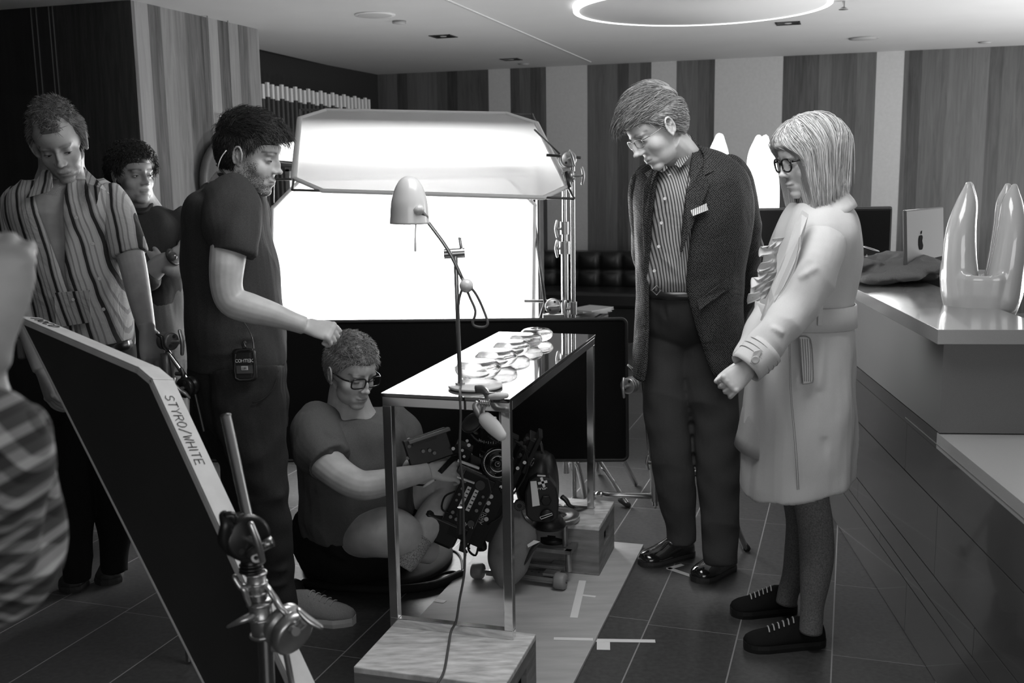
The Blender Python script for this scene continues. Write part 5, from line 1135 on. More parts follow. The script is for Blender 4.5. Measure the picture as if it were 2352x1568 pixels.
for pts in ([(1180, 1010), (1205, 1030), (1212, 1075), (1190, 1120), (1172, 1140)], [(1120, 1002), (1150, 1018), (1185, 1012), (1215, 1040)], [(1035, 1180), (1015, 1168), (1022, 1140), (1045, 1128)], [(1148, 1120), (1160, 1150), (1150, 1185), (1120, 1205)]):
    MB().tube([P(x, y, RY-.09) for x, y in pts], .0034, n=8, sub=4).build('rig_cable', BODY, t)
for x, y in ((1040, 1030), (1076, 1022), (1162, 1000), (1188, 1075), (1204, 1062), (1150, 1118), (1168, 1108)): MB().cyl(P(x, y, RY-.07), P(x+1, y, RY-.085), 4*k_, n=12).build('small_knob', plain('knob_bright', .12, .3, .9), t)
# ---- fluid head
HY = 3.62
t = thing('fluid_head', 'large black fluid camera head marked with a yellowish tape cross', 'camera head', P(1270, 1205, HY))
hc = P(1262, 1110, HY+.05); k2 = M_PX(hc)
HM = plain('head_black', .012, .4, nscale=60, namp=.3, spec=.3)
MB().lathe(hc+Vector((-.05, 0, .01)), (1, -.25, .12), [(.02, -.06), (.085, -.055), (.105, -.03), (.11, .0), (.108, .045), (.095, .065), (.02, .07)], 48).build('tilt_drum', HM, t)
MB().box(P(1195, 1060, HY+.02), (.035, .12, .19), (Bb, Cc, Aa)).build('tilt_plate', HM, t, bevel=.008)
MB().torus(P(1222, 1062, HY-.05), (.8, -.4, -.3), .014, .004, n=20, k=8).build('lock_ring', MET, t)
cv = MB(); pl2 = [(1208, 1185), (1206, 1130), (1215, 1105), (1235, 1092), (1262, 1100), (1278, 1120), (1284, 1150), (1282, 1190), (1262, 1200), (1222, 1198)]
cv.prism([P(x, y, HY-.09) for x, y in pl2], (0, .07, 0)); cv = cv.build('side_cover', plain('head_cover', .016, .4, spec=.3), t, bevel=.006)
cf = HY-.0925
MB().prism([P(x, y, cf) for x, y in ((1218, 1105), (1232, 1104), (1240, 1160), (1223, 1163))], (0, -.001, 0)).build('tape_label', LBL, cv)
for a, b_ in (((1236, 1110), (1257, 1105)), ((1243, 1096), (1250, 1118))): 
    mb = MB(); p, q = P(a[0], a[1], cf-.001), P(b_[0], b_[1], cf-.001); d = (q-p).normalized(); s = Vector((-d.z, 0, d.x))*.0045; mb.prism([p-s, q-s, q+s, p+s], (0, -.0008, 0)); mb.build('tape_cross', LBL, cv)
MB().prism([P(x, y, cf) for x, y in ((1234, 1090), (1253, 1091), (1253, 1094), (1234, 1093))], (0, -.001, 0)).build('tape_dash', LBL, cv)
lettering(cv, 'maker_lettering', 'nnor', P(1236, 1124, cf), (1, 0, .02), (0, 0, 1), .0075, LBL, r=.12, w_=.9)
MB().lathe(P(1254, 1148, cf), (0, -1, 0), [(.020, 0), (.020, .008), (.016, .010), (.001, .010)], 6, smooth=False).build('hex_cap', BODY, cv)
MB().torus(P(1254, 1148, cf-.008), (0, -1, 0), .013, .0012, n=24, k=6).build('cap_ring', TRIM, cv)
dl = MB().lathe(P(1256, 1183, cf), (0, -1, 0), [(.022, 0), (.024, .006), (.020, .012), (.001, .013)], 32).build('drag_dial', BODY, cv)
d1, d2, d3 = P(1240, 1187, cf-.014), P(1268, 1178, cf-.014), P(1243, 1192, cf-.014); q_ = MB(); q_.tube([d1, d2, P(1269, 1182, cf-.014), d3, d1], .0012, n=6); q_.build('dial_mark', LBL, dl)
MB().tube([P(1290, 1140, HY-.02), P(1300, 1148, HY-.03), P(1308, 1160, HY-.04), P(1318, 1164, HY-.04)], [.012, .011, .009, .007], n=10, sub=3, flat=.7).build('brake_lever', BODY, t)
MB().lathe(P(1262, 1210, HY+.02), (0, 0, 1), [(.055, 0), (.062, .012), (.050, .030), (.045, .05)], 40).build('pan_base', HM, t)
# ---- dolly: skate board with wheels, metal high-hat
t = thing('camera_dolly', 'low metal skate dolly with four orange-grey wheels and ring mount', 'dolly', G(1230, 1340, .02))
ALP = plain('dolly_alloy', .34, .34, .85, nscale=30, namp=.2); WHL = plain('wheel_urethane', .22, .45)
w1, w2, w3 = G(1098, 1328, .014), G(1287, 1352, .014), G(1395, 1283, .014)
dx = (w2-w1); dX = Vector((dx.x, dx.y, 0)).normalized(); dY = Vector((-dX.y, dX.x, 0)); Ld = dx.length; Wd = (w3-w2).dot(dY)
print('dolly', w1, w2, w3, Ld, Wd)
o = Vector((w1.x, w1.y, .014)); q = lambda x, y, z: o+dX*x+dY*y+Z*z
wr = .030
for y in (0, Wd):
    for x in (0, Ld):
        wl_ = MB(); c = q(x, y, wr); wl_.lathe(c-dX*.022, tuple(dX), [(.012, 0), (wr*.85, .001), (wr, .008), (wr, .036), (wr*.85, .043), (.012, .044)], 28); wl_ = wl_.build('wheel', WHL, t)
        MB().cyl(c-dX*.027, c+dX*.027, .0065, n=12).build('axle_nut', MET, wl_)
    MB().cyl(q(.02, y, wr), q(Ld-.02, y, wr), .007).build('axle', ALP, t)
bd2 = MB().box(q(Ld/2, .045, wr-.012), (Ld-.06, .085, .008), (dX, dY, Z)).build('deck_plate', ALP, t, bevel=.001)
for k in range(9):
    for yy in (.015, .07): MB().cyl(q(.05+k*(Ld-.1)/8, yy, wr-.009), q(.05+k*(Ld-.1)/8, yy, wr-.0055), .0035, n=10).build('rivet', MET, bd2)
MB().box(q(Ld/2, Wd-.03, wr-.012), (Ld-.06, .085, .008), (dX, dY, Z)).build('deck_plate', ALP, t, bevel=.001)
for xx in (Ld*.35, Ld-.045): MB().box(q(xx, Wd/2, wr+.012), (.05, Wd-.02, .010), (dX, dY, Z)).build('cross_rail', ALP, t, bevel=.001)
MB().box(q(Ld*.66, .065, wr+.024), (Ld*.68, .022, .012), (dX, dY, Z)).build('rail_bar', ALP, t, bevel=.001)
fz = wr+.085
fr = MB(); c4 = [q(Ld*.45, .07, fz), q(Ld+.01, .07, fz), q(Ld+.01, Wd-.05, fz), q(Ld*.45, Wd-.05, fz)]
for i in range(4): a, b_ = c4[i], c4[(i+1) % 4]; d = (b_-a).normalized(); fr.box((a+b_)/2, ((b_-a).length+.022, .022, .014), (d, Vector((-d.y, d.x, 0)), Z))
fr.build('square_frame', ALP, t)
for p in c4: MB().cyl(p-Z*(fz-wr-.012), p, .011, n=14).build('spacer', ALP, t)
rc_ = P(1283, 1196, HY+.05); rc_ = Vector(((c4[0].x+c4[2].x)/2, (c4[0].y+c4[2].y)/2, P(1283, 1215, HY+.02).z)); 
MB().lathe(rc_, (0, 0, 1), [(.052, 0), (.098, 0), (.101, .003), (.101, .016), (.098, .019), (.052, .019), (.050, .010), (.052, 0)], 56, cap=False).build('mounting_ring', ALP, t)
for a in (-150, -60, 30, 120): d = Vector((math.cos(rad(a)), math.sin(rad(a)), 0))*.082; MB().cyl(Vector((rc_.x, rc_.y, fz+.014))+d, rc_+d, .010, n=16).build('post', ALP, t)
MB().lathe((rc_.x, rc_.y, fz+.008), (0, 0, 1), [(.001, 0), (.05, .0), (.05, .02), (.03, .024), (.03, .03)], 32).build('bowl_clamp', BODY, t)
# ---- sandbag draped over the dolly
t = thing('sandbag', 'grey cloth sandbag slumped over the dolly between the table legs', 'sandbag', P(1160, 1340, 3.52))
mb = MB(); sy = 3.56
sloft(mb, [(1180, 1192, 1160, sy+.02, .02), (1150, 1205, 1185, sy, .05), (1133, 1225, 1215, sy-.01, .07), (1123, 1232, 1250, sy-.02, .075), (1120, 1222, 1280, sy-.03, .07), (1130, 1208, 1310, sy-.05, .055), (1140, 1186, 1335, sy-.07, .03), (1146, 1162, 1347, sy-.08, .012)], sub=6)
me = remeshed(mb, .005, 4); folds(me, 5, .006, (1, 1, .7), (20, 60)); crease(me, [(P(1150, 1230, sy-.09), P(1215, 1215, sy-.08), .007, .010), (P(1140, 1270, sy-.09), P(1200, 1240, sy-.09), .006, .010)]); link('bag', me, t).data.materials.append(cloth('sandbag_cloth', .17, .15))
hd = MB(); hd.prism([P(x, y, sy-.09) for x, y in ((1211, 1250), (1226, 1240), (1240, 1243), (1213, 1256))], (0, -.004, 0)); hd.build('flap_label', LBL, t)
MB().tube([P(1240, 1243, sy-.08), P(1222, 1262, sy-.085), P(1205, 1290, sy-.08), P(1185, 1308, sy-.06)], [.012, .016, .014, .012], n=8, sub=4, flat=.35).build('strap', plain('strap_black', .02, .7), t)
# cable coil and thick hose on the floor
def gt(mb, pts, r, z=None, **k): return mb.tube([G(x, y, (z if z is not None else r)) for x, y in pts], r, **k)
o = gt(MB(), [(700, 1338), (760, 1346), (850, 1352), (930, 1352), (1000, 1342), (1040, 1326), (1058, 1318)], .016, n=12, sub=6, round_ends=True).build('thick_cable', plain('hose_black', .008, .85)); tag(o, 'thick black cable sleeve curving along the edge of the black pad', 'cable')
o = gt(MB(), [(1060, 1320), (1040, 1312), (1000, 1318), (982, 1312), (985, 1290), (1010, 1270), (1040, 1264), (1058, 1280), (1062, 1310), (1064, 1290), (1070, 1270)], .004, n=8, sub=6).build('cable_loop', plain('strap_black', .02)); tag(o, 'thin black cable looped on the floor below the camera battery', 'cable')
c = G(868, 1278, .02); mb = MB(); e1 = G(700, 1290, .02); e2 = G(1045, 1290, .02); rxx = (e2-e1).length/2; f_ = G(868, 1352, .02); ryy = (c-f_).length*1.05
mb.lathe((0, 0, 0), (0, 0, 1), [(.9, 0), (1, .01), (1, .035), (.9, .045), (.001, .048)], 64); mb.v = [(c.x+x*rxx, c.y+.02+y*ryy, .001+z*.62) for x, y, z in mb.v]
tag(mb.build('floor_pad', plain('pad_black', .006, .95)), 'round black padded mat on the floor under the seated man', 'mat')
# ---- white foam board in the foreground with its taped edge, held by a stand
BK = plain('board_face', .032, .55, nscale=3, namp=.2); BT = plain('board_tape', .55, .5, nscale=20, namp=.1)
# corners: top left, top right, bottom right, bottom left (dark face), thick edge on the far side
y1, y2 = 1.95, 2.35
pA, pB = P(52, 722, 2.55), P(352, 850, 2.25)
pC = P(720, 1590, 1.85); pD = pA+(pC-pB)
pD = P(470, 1600, 2.15)
nrm = (pB-pA).cross(pC-pB).normalized()
if nrm.y > 0: nrm = -nrm
pl_o = pB
pA = PL(46, 730, pl_o, nrm); pD = PL(505, 1640, pl_o, nrm); pC = PL(700, 1640, pl_o, nrm); pB1 = PL(318, 846, pl_o, nrm); pB2 = PL(349, 872, pl_o, nrm)
print('board', pA, pB, pC, pD, nrm, (pB-pA).length, (pC-pB).length)
t = thing('foam_board', 'large dark-faced foam board with white taped edges and handwritten lettering, tilted in front of everyone', 'reflector board', pD)
TH = .055
fc4 = [pA, pB1, pB2, pC, pD]
MB().prism(fc4, tuple(-nrm*TH*.5)).build('dark_face', BK, t, bevel=.003)
mb = MB()
for i, (a, b_) in enumerate(((pA, pB1), (pB1, pB2), (pB2, pC), (pD, pA))):
    d = (b_-a).normalized(); inn = -(nrm.cross(d)).normalized(); ce = sum(fc4, Vector())/5
    if (ce-a).dot(inn) < 0: inn = -inn
    e = d*.004; wi = .012 if i < 3 else .002
    mb.prism([a-e+nrm*.0015, b_+e+nrm*.0015, b_+e-nrm*TH, a-e-nrm*TH], tuple(-inn*.004)); mb.prism([a-e+nrm*.002, b_+e+nrm*.002, b_+e+inn*wi+nrm*.002, a-e+inn*wi+nrm*.002], tuple(-nrm*.002))
mb.build('taped_edge', BT, t, bevel=.0015)
MB().prism(fc4, tuple(-nrm*.004)).build('back_sheet', plain('foam_white', .7), t).location = -nrm*TH*.98
INK = plain('marker_ink', .02, .6)
ed_ = (pC-pB2).normalized(); inn = nrm.cross(ed_).normalized(); ce = sum(fc4, Vector())/5
if (ce-pB2).dot(inn) > 0: inn = -inn
a1 = (PL(372, 905, pl_o, nrm)-pB2).length; b1 = (PL(455, 1072, pl_o, nrm)-pB2).length; hh = (b1-a1)/11/.76; 
lettering(t, 'handwriting', 'STYRO/WHITE', pB2+ed_*a1+inn*.0055-nrm*(TH*.16), ed_, -nrm, min(hh, TH*.68), INK, r=.035, w_=.54*max(1, hh/min(hh, TH*.7)), gap=.22*max(1, hh/min(hh, TH*.7)))
ed0 = (pB1-pA).normalized(); in0 = nrm.cross(ed0).normalized()
if (ce-pA).dot(in0) > 0: in0 = -in0
lettering(t, 'handwriting', 'USCO', pA+ed0*.02+in0*.0055-nrm*TH*.78, ed0, nrm, TH*.5, INK, r=.035)
# ---- grip stand in the foreground
t = thing('grip_stand', 'foreground chrome grip stand with black and silver clamp heads holding the foam board', 'grip stand', P(610, 1900, 1.80))
FY = 1.72
def mm(p): return P(*p)
MB().cyl(P(617, 1640, FY), P(606, 1390, FY), .0135, n=24).build('column', STL, t); MB().cyl(Vector((P(617, 1640, FY).x, FY+.0, .25)), P(617, 1640, FY), .016, n=24).build('lower_column', STL, t)
cl = MB(); cl.tube([P(588, 1315, FY), P(592, 1375, FY)], [.0165, .0165], n=20); cl = cl.build('upper_sleeve', GH, t)
for yy in (1316, 1338, 1360): MB().torus(P(588+(yy-1315)*.07, yy, FY), tuple(P(588, 1315, FY)-P(592, 1375, FY)), .0168, .0028, n=28, k=8).build('ridge', GH, cl)
cl2 = MB(); cl2.tube([P(596, 1380, FY), P(606, 1462, FY)], [.0195, .0205], n=24); cl2 = cl2.build('lower_sleeve', GH, t)
for yy, s in ((1384, 0), (1418, 3), (1456, 6)): MB().torus(P(597+s, yy, FY), tuple(P(596, 1380, FY)-P(606, 1462, FY)), .0205, .003, n=28, k=8).build('ridge', GH, cl2)
def thandle(par, pts, r, mat=KN): return MB().tube([P(*p) for p in pts], r, n=10, sub=4, round_ends=True, flat=.65).build('t_handle', mat, par)
thandle(cl, [(540, 1327, FY-.02), (552, 1345, FY-.02), (562, 1352, FY-.02), (566, 1368, FY-.02), (572, 1384, FY-.02)], [.007, .0085, .010, .0085, .007]); MB().cyl(P(563, 1352, FY-.02), P(586, 1342, FY), .008, n=12).build('screw', KN, cl)
thandle(cl2, [(525, 1438, FY-.03), (555, 1424, FY-.03), (578, 1415, FY-.02)], [.004, .009, .011]); MB().cyl(P(575, 1416, FY-.02), P(598, 1412, FY), .009, n=12).build('screw', KN, cl2)
# chrome arm standing up from the black head
MB().cyl(P(519, 958, FY+.10), P(574, 1212, FY), .0092, n=20).build('chrome_arm', plain('arm_chrome', .7, .14, 1), t)
MB().lathe(P(519, 958, FY+.10), tuple(P(519, 958, FY+.10)-P(574, 1212, FY)), [(.0092, 0), (.0098, .001), (.0098, .004), (.006, .005), (.006, .001)], 20).build('arm_end', MET, t)
BH = plain('head_blackened', .018, .32, .3)
bh = grip_head(t, P(562, 1232, FY-.005), (.55, -.8, .1), .040, name='black_grip_head', mat=BH)
MB().tube([P(517, 1186, FY-.03), P(522, 1205, FY-.035), P(518, 1238, FY-.035), P(530, 1262, FY-.03)], [.011, .013, .014, .011], n=12, sub=4, flat=.7, round_ends=True).build('black_handle', BH, bh)
MB().tube([P(517, 1186, FY-.03), P(536, 1184, FY-.03), P(536, 1200, FY-.03)], [.009, .007, .006], n=10, sub=3).build('handle_tip', BH, bh)
MB().tube([P(572, 1276, FY), P(578, 1310, FY)], [.015, .019], n=18).build('black_neck', BH, t)
for yy in (1296, 1304, 1311): MB().torus(P(577, yy, FY), (0, .1, 1), .0185, .0026, n=24, k=8).build('spring_ring', BH, t)
MB().tube([P(570, 1275, FY-.03), P(598, 1256, FY-.03), P(626, 1243, FY-.03)], [.008, .009, .0095], n=12, sub=2).build('side_spigot', plain('spigot', .25, .25, .9), t)
MB().torus(P(588, 1281, FY-.035), (0.1, -1, 0), .0062, .0024, n=20, k=8).build('white_ring', LBL, t)
# big clamp head on the right of the column
gh = MB(); hc2 = P(662, 1445, FY-.0); gax = Vector((.72, -.62, -.30)).normalized()
gh.lathe(hc2-gax*.024, tuple(gax), [(.034, 0), (.040, .003), (.040, .016), (.034, .019), (.034, .024), (.040, .027), (.040, .042), (.034, .046)], 36); gh = gh.build('grip_head', GH, t)
MB().box(P(634, 1455, FY+.01), (.042, .035, .055), (Vector((1, 0, -.15)).normalized(), Vector((0, 1, 0)), Vector((.15, 0, 1)).normalized())).build('head_block', GH, gh, bevel=.004)
MB().cyl(hc2+gax*.01, P(702, 1424, FY-.06), .009, n=14).build('screw', KN, gh); thandle(gh, [(688, 1403, FY-.07), (700, 1415, FY-.07), (716, 1428, FY-.07), (734, 1438, FY-.07)], [.007, .009, .010, .007])
MB().cyl(P(672, 1446, FY-.04), P(680, 1450, FY-.055), .008, n=14).build('boss', GH, gh)
MB().tube([P(612, 1345, FY), P(632, 1375, FY), P(644, 1396, FY-.01), P(660, 1410, FY-.01)], [.007, .010, .010, .010], n=10, sub=2, flat=.6).build('link_arm', GH, t)
MB().cyl(P(646, 1440, FY+.02), P(676, 1600, FY+.16), .006, n=10).build('board_pin', KN, t)
# black grip head and rods behind the board, by the striped shirt's hand
t = thing('grip_stand', 'slim stand with black knobbed clamp behind the foam board near the hand', 'grip stand', G(396, 1330))
Bs = 3.05
MB().cyl(Vector((P(392, 905, Bs).x, Bs, .01)), P(392, 905, Bs), .010).build('column', STL, t); MB().tube([P(379, 810, Bs), P(384, 860, Bs), P(390, 925, Bs)], [.014, .0135, .0155], n=16).build('sleeve', plain('sleeve_grey', .14, .4, .5), t)
hd_ = grip_head(t, P(385, 783, Bs), (.8, -.5, 0), .026, mat=plain('sleeve_grey', .14)); thandle(hd_, [(362, 768, Bs-.03), (372, 775, Bs-.03), (375, 795, Bs-.03), (383, 805, Bs-.03)], [.006, .009, .008, .005], BH)
MB().cyl(P(383, 805, Bs), P(428, 868, Bs-.02), .0072, n=12).build('cross_arm', plain('arm_chrome', .7), t)
h2 = grip_head(t, P(432, 888, Bs-.02), (-.4, -.9, 0), .030, mat=BH); thandle(h2, [(404, 885, Bs-.06), (415, 897, Bs-.06), (425, 903, Bs-.06), (434, 912, Bs-.06)], [.006, .009, .009, .006], plain('handle_mid', .2, .3, .5))
MB().cyl(P(448, 905, Bs-.02), P(468, 990, Bs-.02), .004, n=8).build('thin_rod', MET, t)
k = MB(); knob(k, P(404, 858, Bs-.02), (1, -.3, 0), .02, .03); k.build('t_handle', MET, t)
# ---------------------------------------------------------------- the people
def shr(rows, k=.86): return [[(r[0]+r[1])/2-(r[1]-r[0])/2*k, (r[0]+r[1])/2+(r[1]-r[0])/2*k, r[2], r[3], r[4]*k]+list(r[5:]) for r in rows]
def shrt(rows, k=.8): return [[r[0], r[1], r[2], r[3]*k] for r in rows]
def person(label, foot): return thing('person', label, 'person', foot)
def make_body(root, mb, X, sk, voxel=.0032, **pf):
    me = remeshed(mb, voxel, 3); paint_face(me, X, **pf); o = link('body', me, root); me.materials.append(sk); return o
def garment(root, name, mb, mat, voxel=.0055, smooth=3, seed=1, amp=.004, st=(1, 1, .5), f=(15, 55), lines=(), fn=None):
    me = remeshed(mb, voxel, smooth); folds(me, seed, amp, st, f, fn)
    if lines: crease(me, lines)
    o = link(name, me, root); me.materials.append(mat); return o
def shoe(root, heel, toe, w, mat, solem, h=.085, upv=(0, 0, 1), lace=None, sole_t=.022, pointy=.8, nlace=5, toe_w=.92):
    """heel and toe are floor points; a shaped upper on a sole"""
    heel, toe = Vector(heel), Vector(toe); d = (toe-heel); L = d.length; d = d.normalized(); s = Vector((-d.y, d.x, 0)); z = Vector((0, 0, 1))
    S = MB(); R_ = []
    def sec(t, zz, k=1.0): 
        wd = np.interp(t, [0, .03, .1, .3, .55, .75, .88, .95, .985, 1.0], [.30, .52, .72, .74, .84, 1.0*toe_w, .84*pointy, .60*pointy, .36, .12])*w/2*k; return heel+d*(L*t), wd
    n = 60; outl = [(t, 1) for t in np.linspace(0, 1, n)]+[(t, -1) for t in np.linspace(1, 0, n)[1:-1]]
    for zz, k in ((0, .97), (sole_t*.5, 1.02), (sole_t, 1.0)): R_.append([V3(sec(t, 0)[0]+s*sg*sec(t, 0)[1]*k+z*(zz+.012*max(0, t-.8)/.2*0)) for t, sg in outl])
    S.rings(R_, True, 0, False); so = S.build('sole', solem, root)
    Up = MB(); R_ = []
    for t in np.linspace(0.0, 1, 22):
        c, wd = sec(min(max(t, .015), .985), 0); hh = np.interp(t, [0, .06, .2, .34, .5, .7, .86, .96, 1], [.5, .88, .98, 1.0, .80, .56, .46, .34, .22])*h
        a = np.linspace(0, PI, 15); ring = [V3(c+s*math.cos(q)*wd*.98*(1-.25*math.sin(q)**2)+z*(sole_t*.85+math.sin(q)**.8*hh)) for q in a]; R_.append(ring+[V3(c-s*wd*.6+z*sole_t*.6), V3(c+s*wd*.6+z*sole_t*.6)])
    Up.rings(R_, True, 0, True); up_ = Up.build('shoe_upper', mat, root)
    if lace:
        for k in range(nlace):
            t = .40+.30*k/(nlace-1); c, wd = sec(t, 0); hh = np.interp(t, [0, .06, .2, .34, .5, .7, .86, .96, 1], [.5, .88, .98, 1.0, .80, .56, .46, .36, .12])*h
            q = [c+s*math.cos(a_)*wd*.80+z*(sole_t*.85+abs(math.sin(a_))**.8*hh+.0035)+d*(.007*math.cos(a_)) for a_ in (1.0, 1.25, 1.57, 1.9, 2.15)]
            MB().tube(q, .0024, n=6, sub=3, round_ends=True).build('lace', lace, up_)
    return up_
def button(par, p, n, r=.0055, mat=None): 
    return MB().lathe(p, tuple(n), [(r*.9, 0), (r, .0012), (r*.85, .002), (r*.6, .0014), (.0005, .0014)], 14).build('button', mat or plain('button_shell', .6, .3), par)

# ============ bearded young man, profile to the right ============
SK1 = skin_mat('skin_1', .50)
r = person('bearded young man in a dark grey T-shirt and jeans, arm reaching forward', G(640, 1400))
X = HX(P(577, 358, 3.2), (.955, -.16, -.20), (.1, 0, 1), .97)
YMT = [(500, 548, 405, 3.22, .055), (478, 575, 425, 3.22, .12), (452, 598, 452, 3.23, .19), (438, 608, 490, 3.24, .205), (430, 617, 540, 3.25, .19), (427, 628, 600, 3.25, .17), (430, 638, 660, 3.25, .165), (434, 645, 720, 3.25, .165), (438, 650, 790, 3.25, .17), (440, 650, 836, 3.25, .175)]
ARM = [(533, 480, 3.10, 34), (530, 540, 3.02, 42), (522, 600, 2.98, 41), (520, 655, 2.97, 37), (534, 692, 2.97, 36), (575, 708, 2.97, 35), (625, 722, 2.98, 29), (668, 737, 2.99, 23), (700, 748, 3.0, 21)]
mb = MB(); add_head(mb, X, jaw=.98)
ptube(mb, [(585, 368, 3.2, 46), (560, 400, 3.2, 43), (530, 425, 3.21, 44), (518, 455, 3.22, 52)], n=20)
sloft(mb, shr(YMT[2:]), 2); ptube(mb, ARM, n=18)
ptube(mb, [(572, 480, 3.42, 38), (575, 560, 3.45, 34), (582, 650, 3.46, 30), (600, 730, 3.42, 26), (600, 800, 3.37, 20)], n=14)
add_hand(mb, P(697, 747, 3.0), (.93, -.12, -.22), (.15, .55, -.82), 1, curl=(66, 70, 72, 74), thumb=(20, 20), sc=.93)
add_hand(mb, P(600, 805, 3.37), (.0, 0, -.95), (0, -.9, 0), 1, curl=(30, 30, 30, 30), sc=.8)
LEG = [(562, 850, 3.15, 88), (575, 960, 3.12, 80), (598, 1060, 3.1, 62), (612, 1130, 3.1, 52), (625, 1230, 3.12, 44), (640, 1330, 3.15, 34), (655, 1395, 3.16, 30)]
LEG2 = [(540, 850, 3.38, 88), (545, 960, 3.40, 78), (565, 1060, 3.42, 62), (575, 1130, 3.44, 52), (585, 1230, 3.48, 44), (595, 1320, 3.5, 34), (605, 1362, 3.5, 28)]
for L_ in (LEG, LEG2): ptube(mb, shrt(L_, .78), n=14, sub=3)
make_body(r, mb, X, SK1, stub=.85, mous=.8, brow=.2)
lid_line(X, LASH, r, op=.35, look=(.0, -.002))
hair('hair', X, hair_mat('hair_dark', .006, .035), r, lambda p: short_cover(p, .046, -.016, -.070), lambda p: np.stack([p[:, 0]*2, np.full(len(p), .75)*ss(p[:, 2], 0, .05)-.35*(p[:, 1] < -.03), np.where(p[:, 2] > .05, .25, -.8)], 1), lambda p: .011+.019*ss(p[:, 2], .02, .10)+.018*ss(p[:, 1], .02, .08)*ss(p[:, 2], .03, .09), n=5600, length=lambda q: .020+.030*ss(q[:, 2], .03, .08), steps=5, rw=.0007, lift=.35, jitter=.34, seed=3)
mb = MB(); sloft(mb, YMT[1:], 4); ptube(mb, [(520, 455, 3.12, 62), (534, 490, 3.06, 62), (536, 530, 3.02, 60), (535, 560, 3.0, 55), (533, 584, 2.99, 53)], n=22); ptube(mb, [(555, 455, 3.34, 50), (568, 500, 3.42, 48), (574, 570, 3.43, 46)], n=18)
TS1 = cloth('tshirt_dark', .042, .4, 240); ts = garment(r, 'tshirt', mb, TS1, .0052, 2, 11, .009, (1, 1, .55), (11, 34), [(P(485, 500, 3.0), P(470, 700, 3.08), .006, .02), (P(505, 585, 3.0), P(490, 660, 3.05), -.006, .012), (P(560, 560, 3.0), P(610, 640, 3.1), .007, .014), (P(450, 790, 3.1), P(620, 770, 3.1), .006, .012), (P(470, 815, 3.08), P(640, 800, 3.1), .007, .012)])
MB().tube([P(585, 437, 3.17), P(562, 425, 3.125), P(538, 412, 3.12), P(512, 403, 3.15), P(498, 402, 3.22), P(512, 405, 3.29), P(548, 420, 3.31), P(580, 440, 3.28), P(592, 445, 3.22), P(585, 437, 3.17)], .0075, n=10, sub=4, flat=.8).build('collar_rib', TS1, ts)
MB().tube([P(530, 590, 2.93), P(487, 588, 2.97), P(490, 583, 3.03), P(540, 584, 3.05), P(583, 588, 3.0), P(585, 590, 2.96), P(560, 592, 2.935), P(530, 590, 2.93)], .003, n=8, sub=4).build('sleeve_hem', TS1, ts) if False else None
MB().tube([P(600, 445, 3.1), P(575, 432, 3.10), P(540, 418, 3.09), P(515, 398, 3.13), P(500, 380, 3.2)], .0065, n=8, sub=4, flat=.4).build('lanyard', plain('strap_black', .02), r)
MB().tube([P(499, 398, 3.12), P(502, 378, 3.10), P(509, 360, 3.10), P(520, 345, 3.1)], .0016, n=6, sub=3).build('earpiece_tube', plain('clear_tube', .8, .3), r)
mb = MB(); sloft(mb, [(445, 648, 815, 3.25, .165), (442, 650, 850, 3.25, .175), (452, 652, 900, 3.25, .175), (470, 655, 945, 3.25, .165), (500, 655, 990, 3.26, .12)], 4); ptube(mb, LEG, n=22); ptube(mb, LEG2, n=22)
pants = garment(r, 'jeans', mb, cloth('jeans_black', .028, .45, 300), .006, 2, 21, .006, (1, 1, 1.1), (14, 45), [(P(600, 870, 3.05), P(585, 940, 3.03), -.006, .010), (P(545, 1150, 3.05), P(660, 1135, 3.05), .010, .014), (P(560, 1290, 3.1), P(670, 1310, 3.1), .012, .013), (P(560, 1340, 3.1), P(690, 1345, 3.1), .012, .013), (P(640, 850, 3.1), P(610, 960, 3.05), .006, .010)])
mb = MB(); mb.tube([P(640, 852, 3.105), P(628, 890, 3.065), P(605, 915, 3.035), P(580, 925, 3.02)], .002, n=6, sub=4); mb.build('pocket_seam', plain('seam_dark', .012, .8), pants)
SN = cloth('sneaker_suede', .22, .2, 200); shoe(r, G(655, 1422), G(817, 1432), .112, SN, plain('rubber_white', .50, .6), .088, lace=plain('lace_grey', .28, .8), nlace=5, sole_t=.028)
shoe(r, G(570, 1375), G(700, 1362), .11, plain('shoe_dark', .02, .6), plain('sole_dark', .03, .6), .085)
bp = P(562, 838, 3.02); t = thing('belt_pack', 'small black radio pack with white lettering clipped to the bearded man\'s belt', 'radio pack', bp)
ux = Vector((.985, -.10, .03)).normalized(); uz = Vector((-.03, 0, 1)).normalized(); uy = uz.cross(ux)
bx = MB().cbox(bp, (.070, .030, .098), (ux, uy, uz), ch=.010).build('pouch', plain('pouch_nylon', .016, .55, nscale=300, namp=.3), t, bevel=.003)
MB().tube([P(541, 812, 3.0), P(545, 805, 3.0), P(562, 803, 3.0), P(582, 806, 3.0), P(584, 845, 3.0), P(582, 868, 3.0), P(562, 872, 3.0), P(541, 868, 3.0), P(540, 830, 3.0), P(541, 812, 3.0)], .003, n=8, sub=2).build('zip_edge', plain('zip', .03, .4), bx)
lettering(bx, 'maker_lettering', 'COMTEK', P(541, 832, 2.998), ux, uz, .0085, plain('lettering_white', .8, .5), r=.11, w_=.85, gap=.22)
MB().box(P(562, 848, 3.002), (.050, .001, .024), (ux, uy, uz)).build('label_backing', plain('label_mid', .10, .4), bx); MB().box(P(562, 845, 3.0005), (.020, .001, .012), (ux, uy, uz)).build('white_label', LBL, bx)
lettering(bx, 'label_lettering', 'DIR', P(557, 848, 2.9985), ux, uz, .0065, plain('marker_ink', .02), r=.09)
MB().tube([P(562, 800, 3.01), P(558, 790, 3.02), P(562, 785, 3.03)], .006, n=8, sub=3).build('antenna_plug', plain('zip', .03), t)
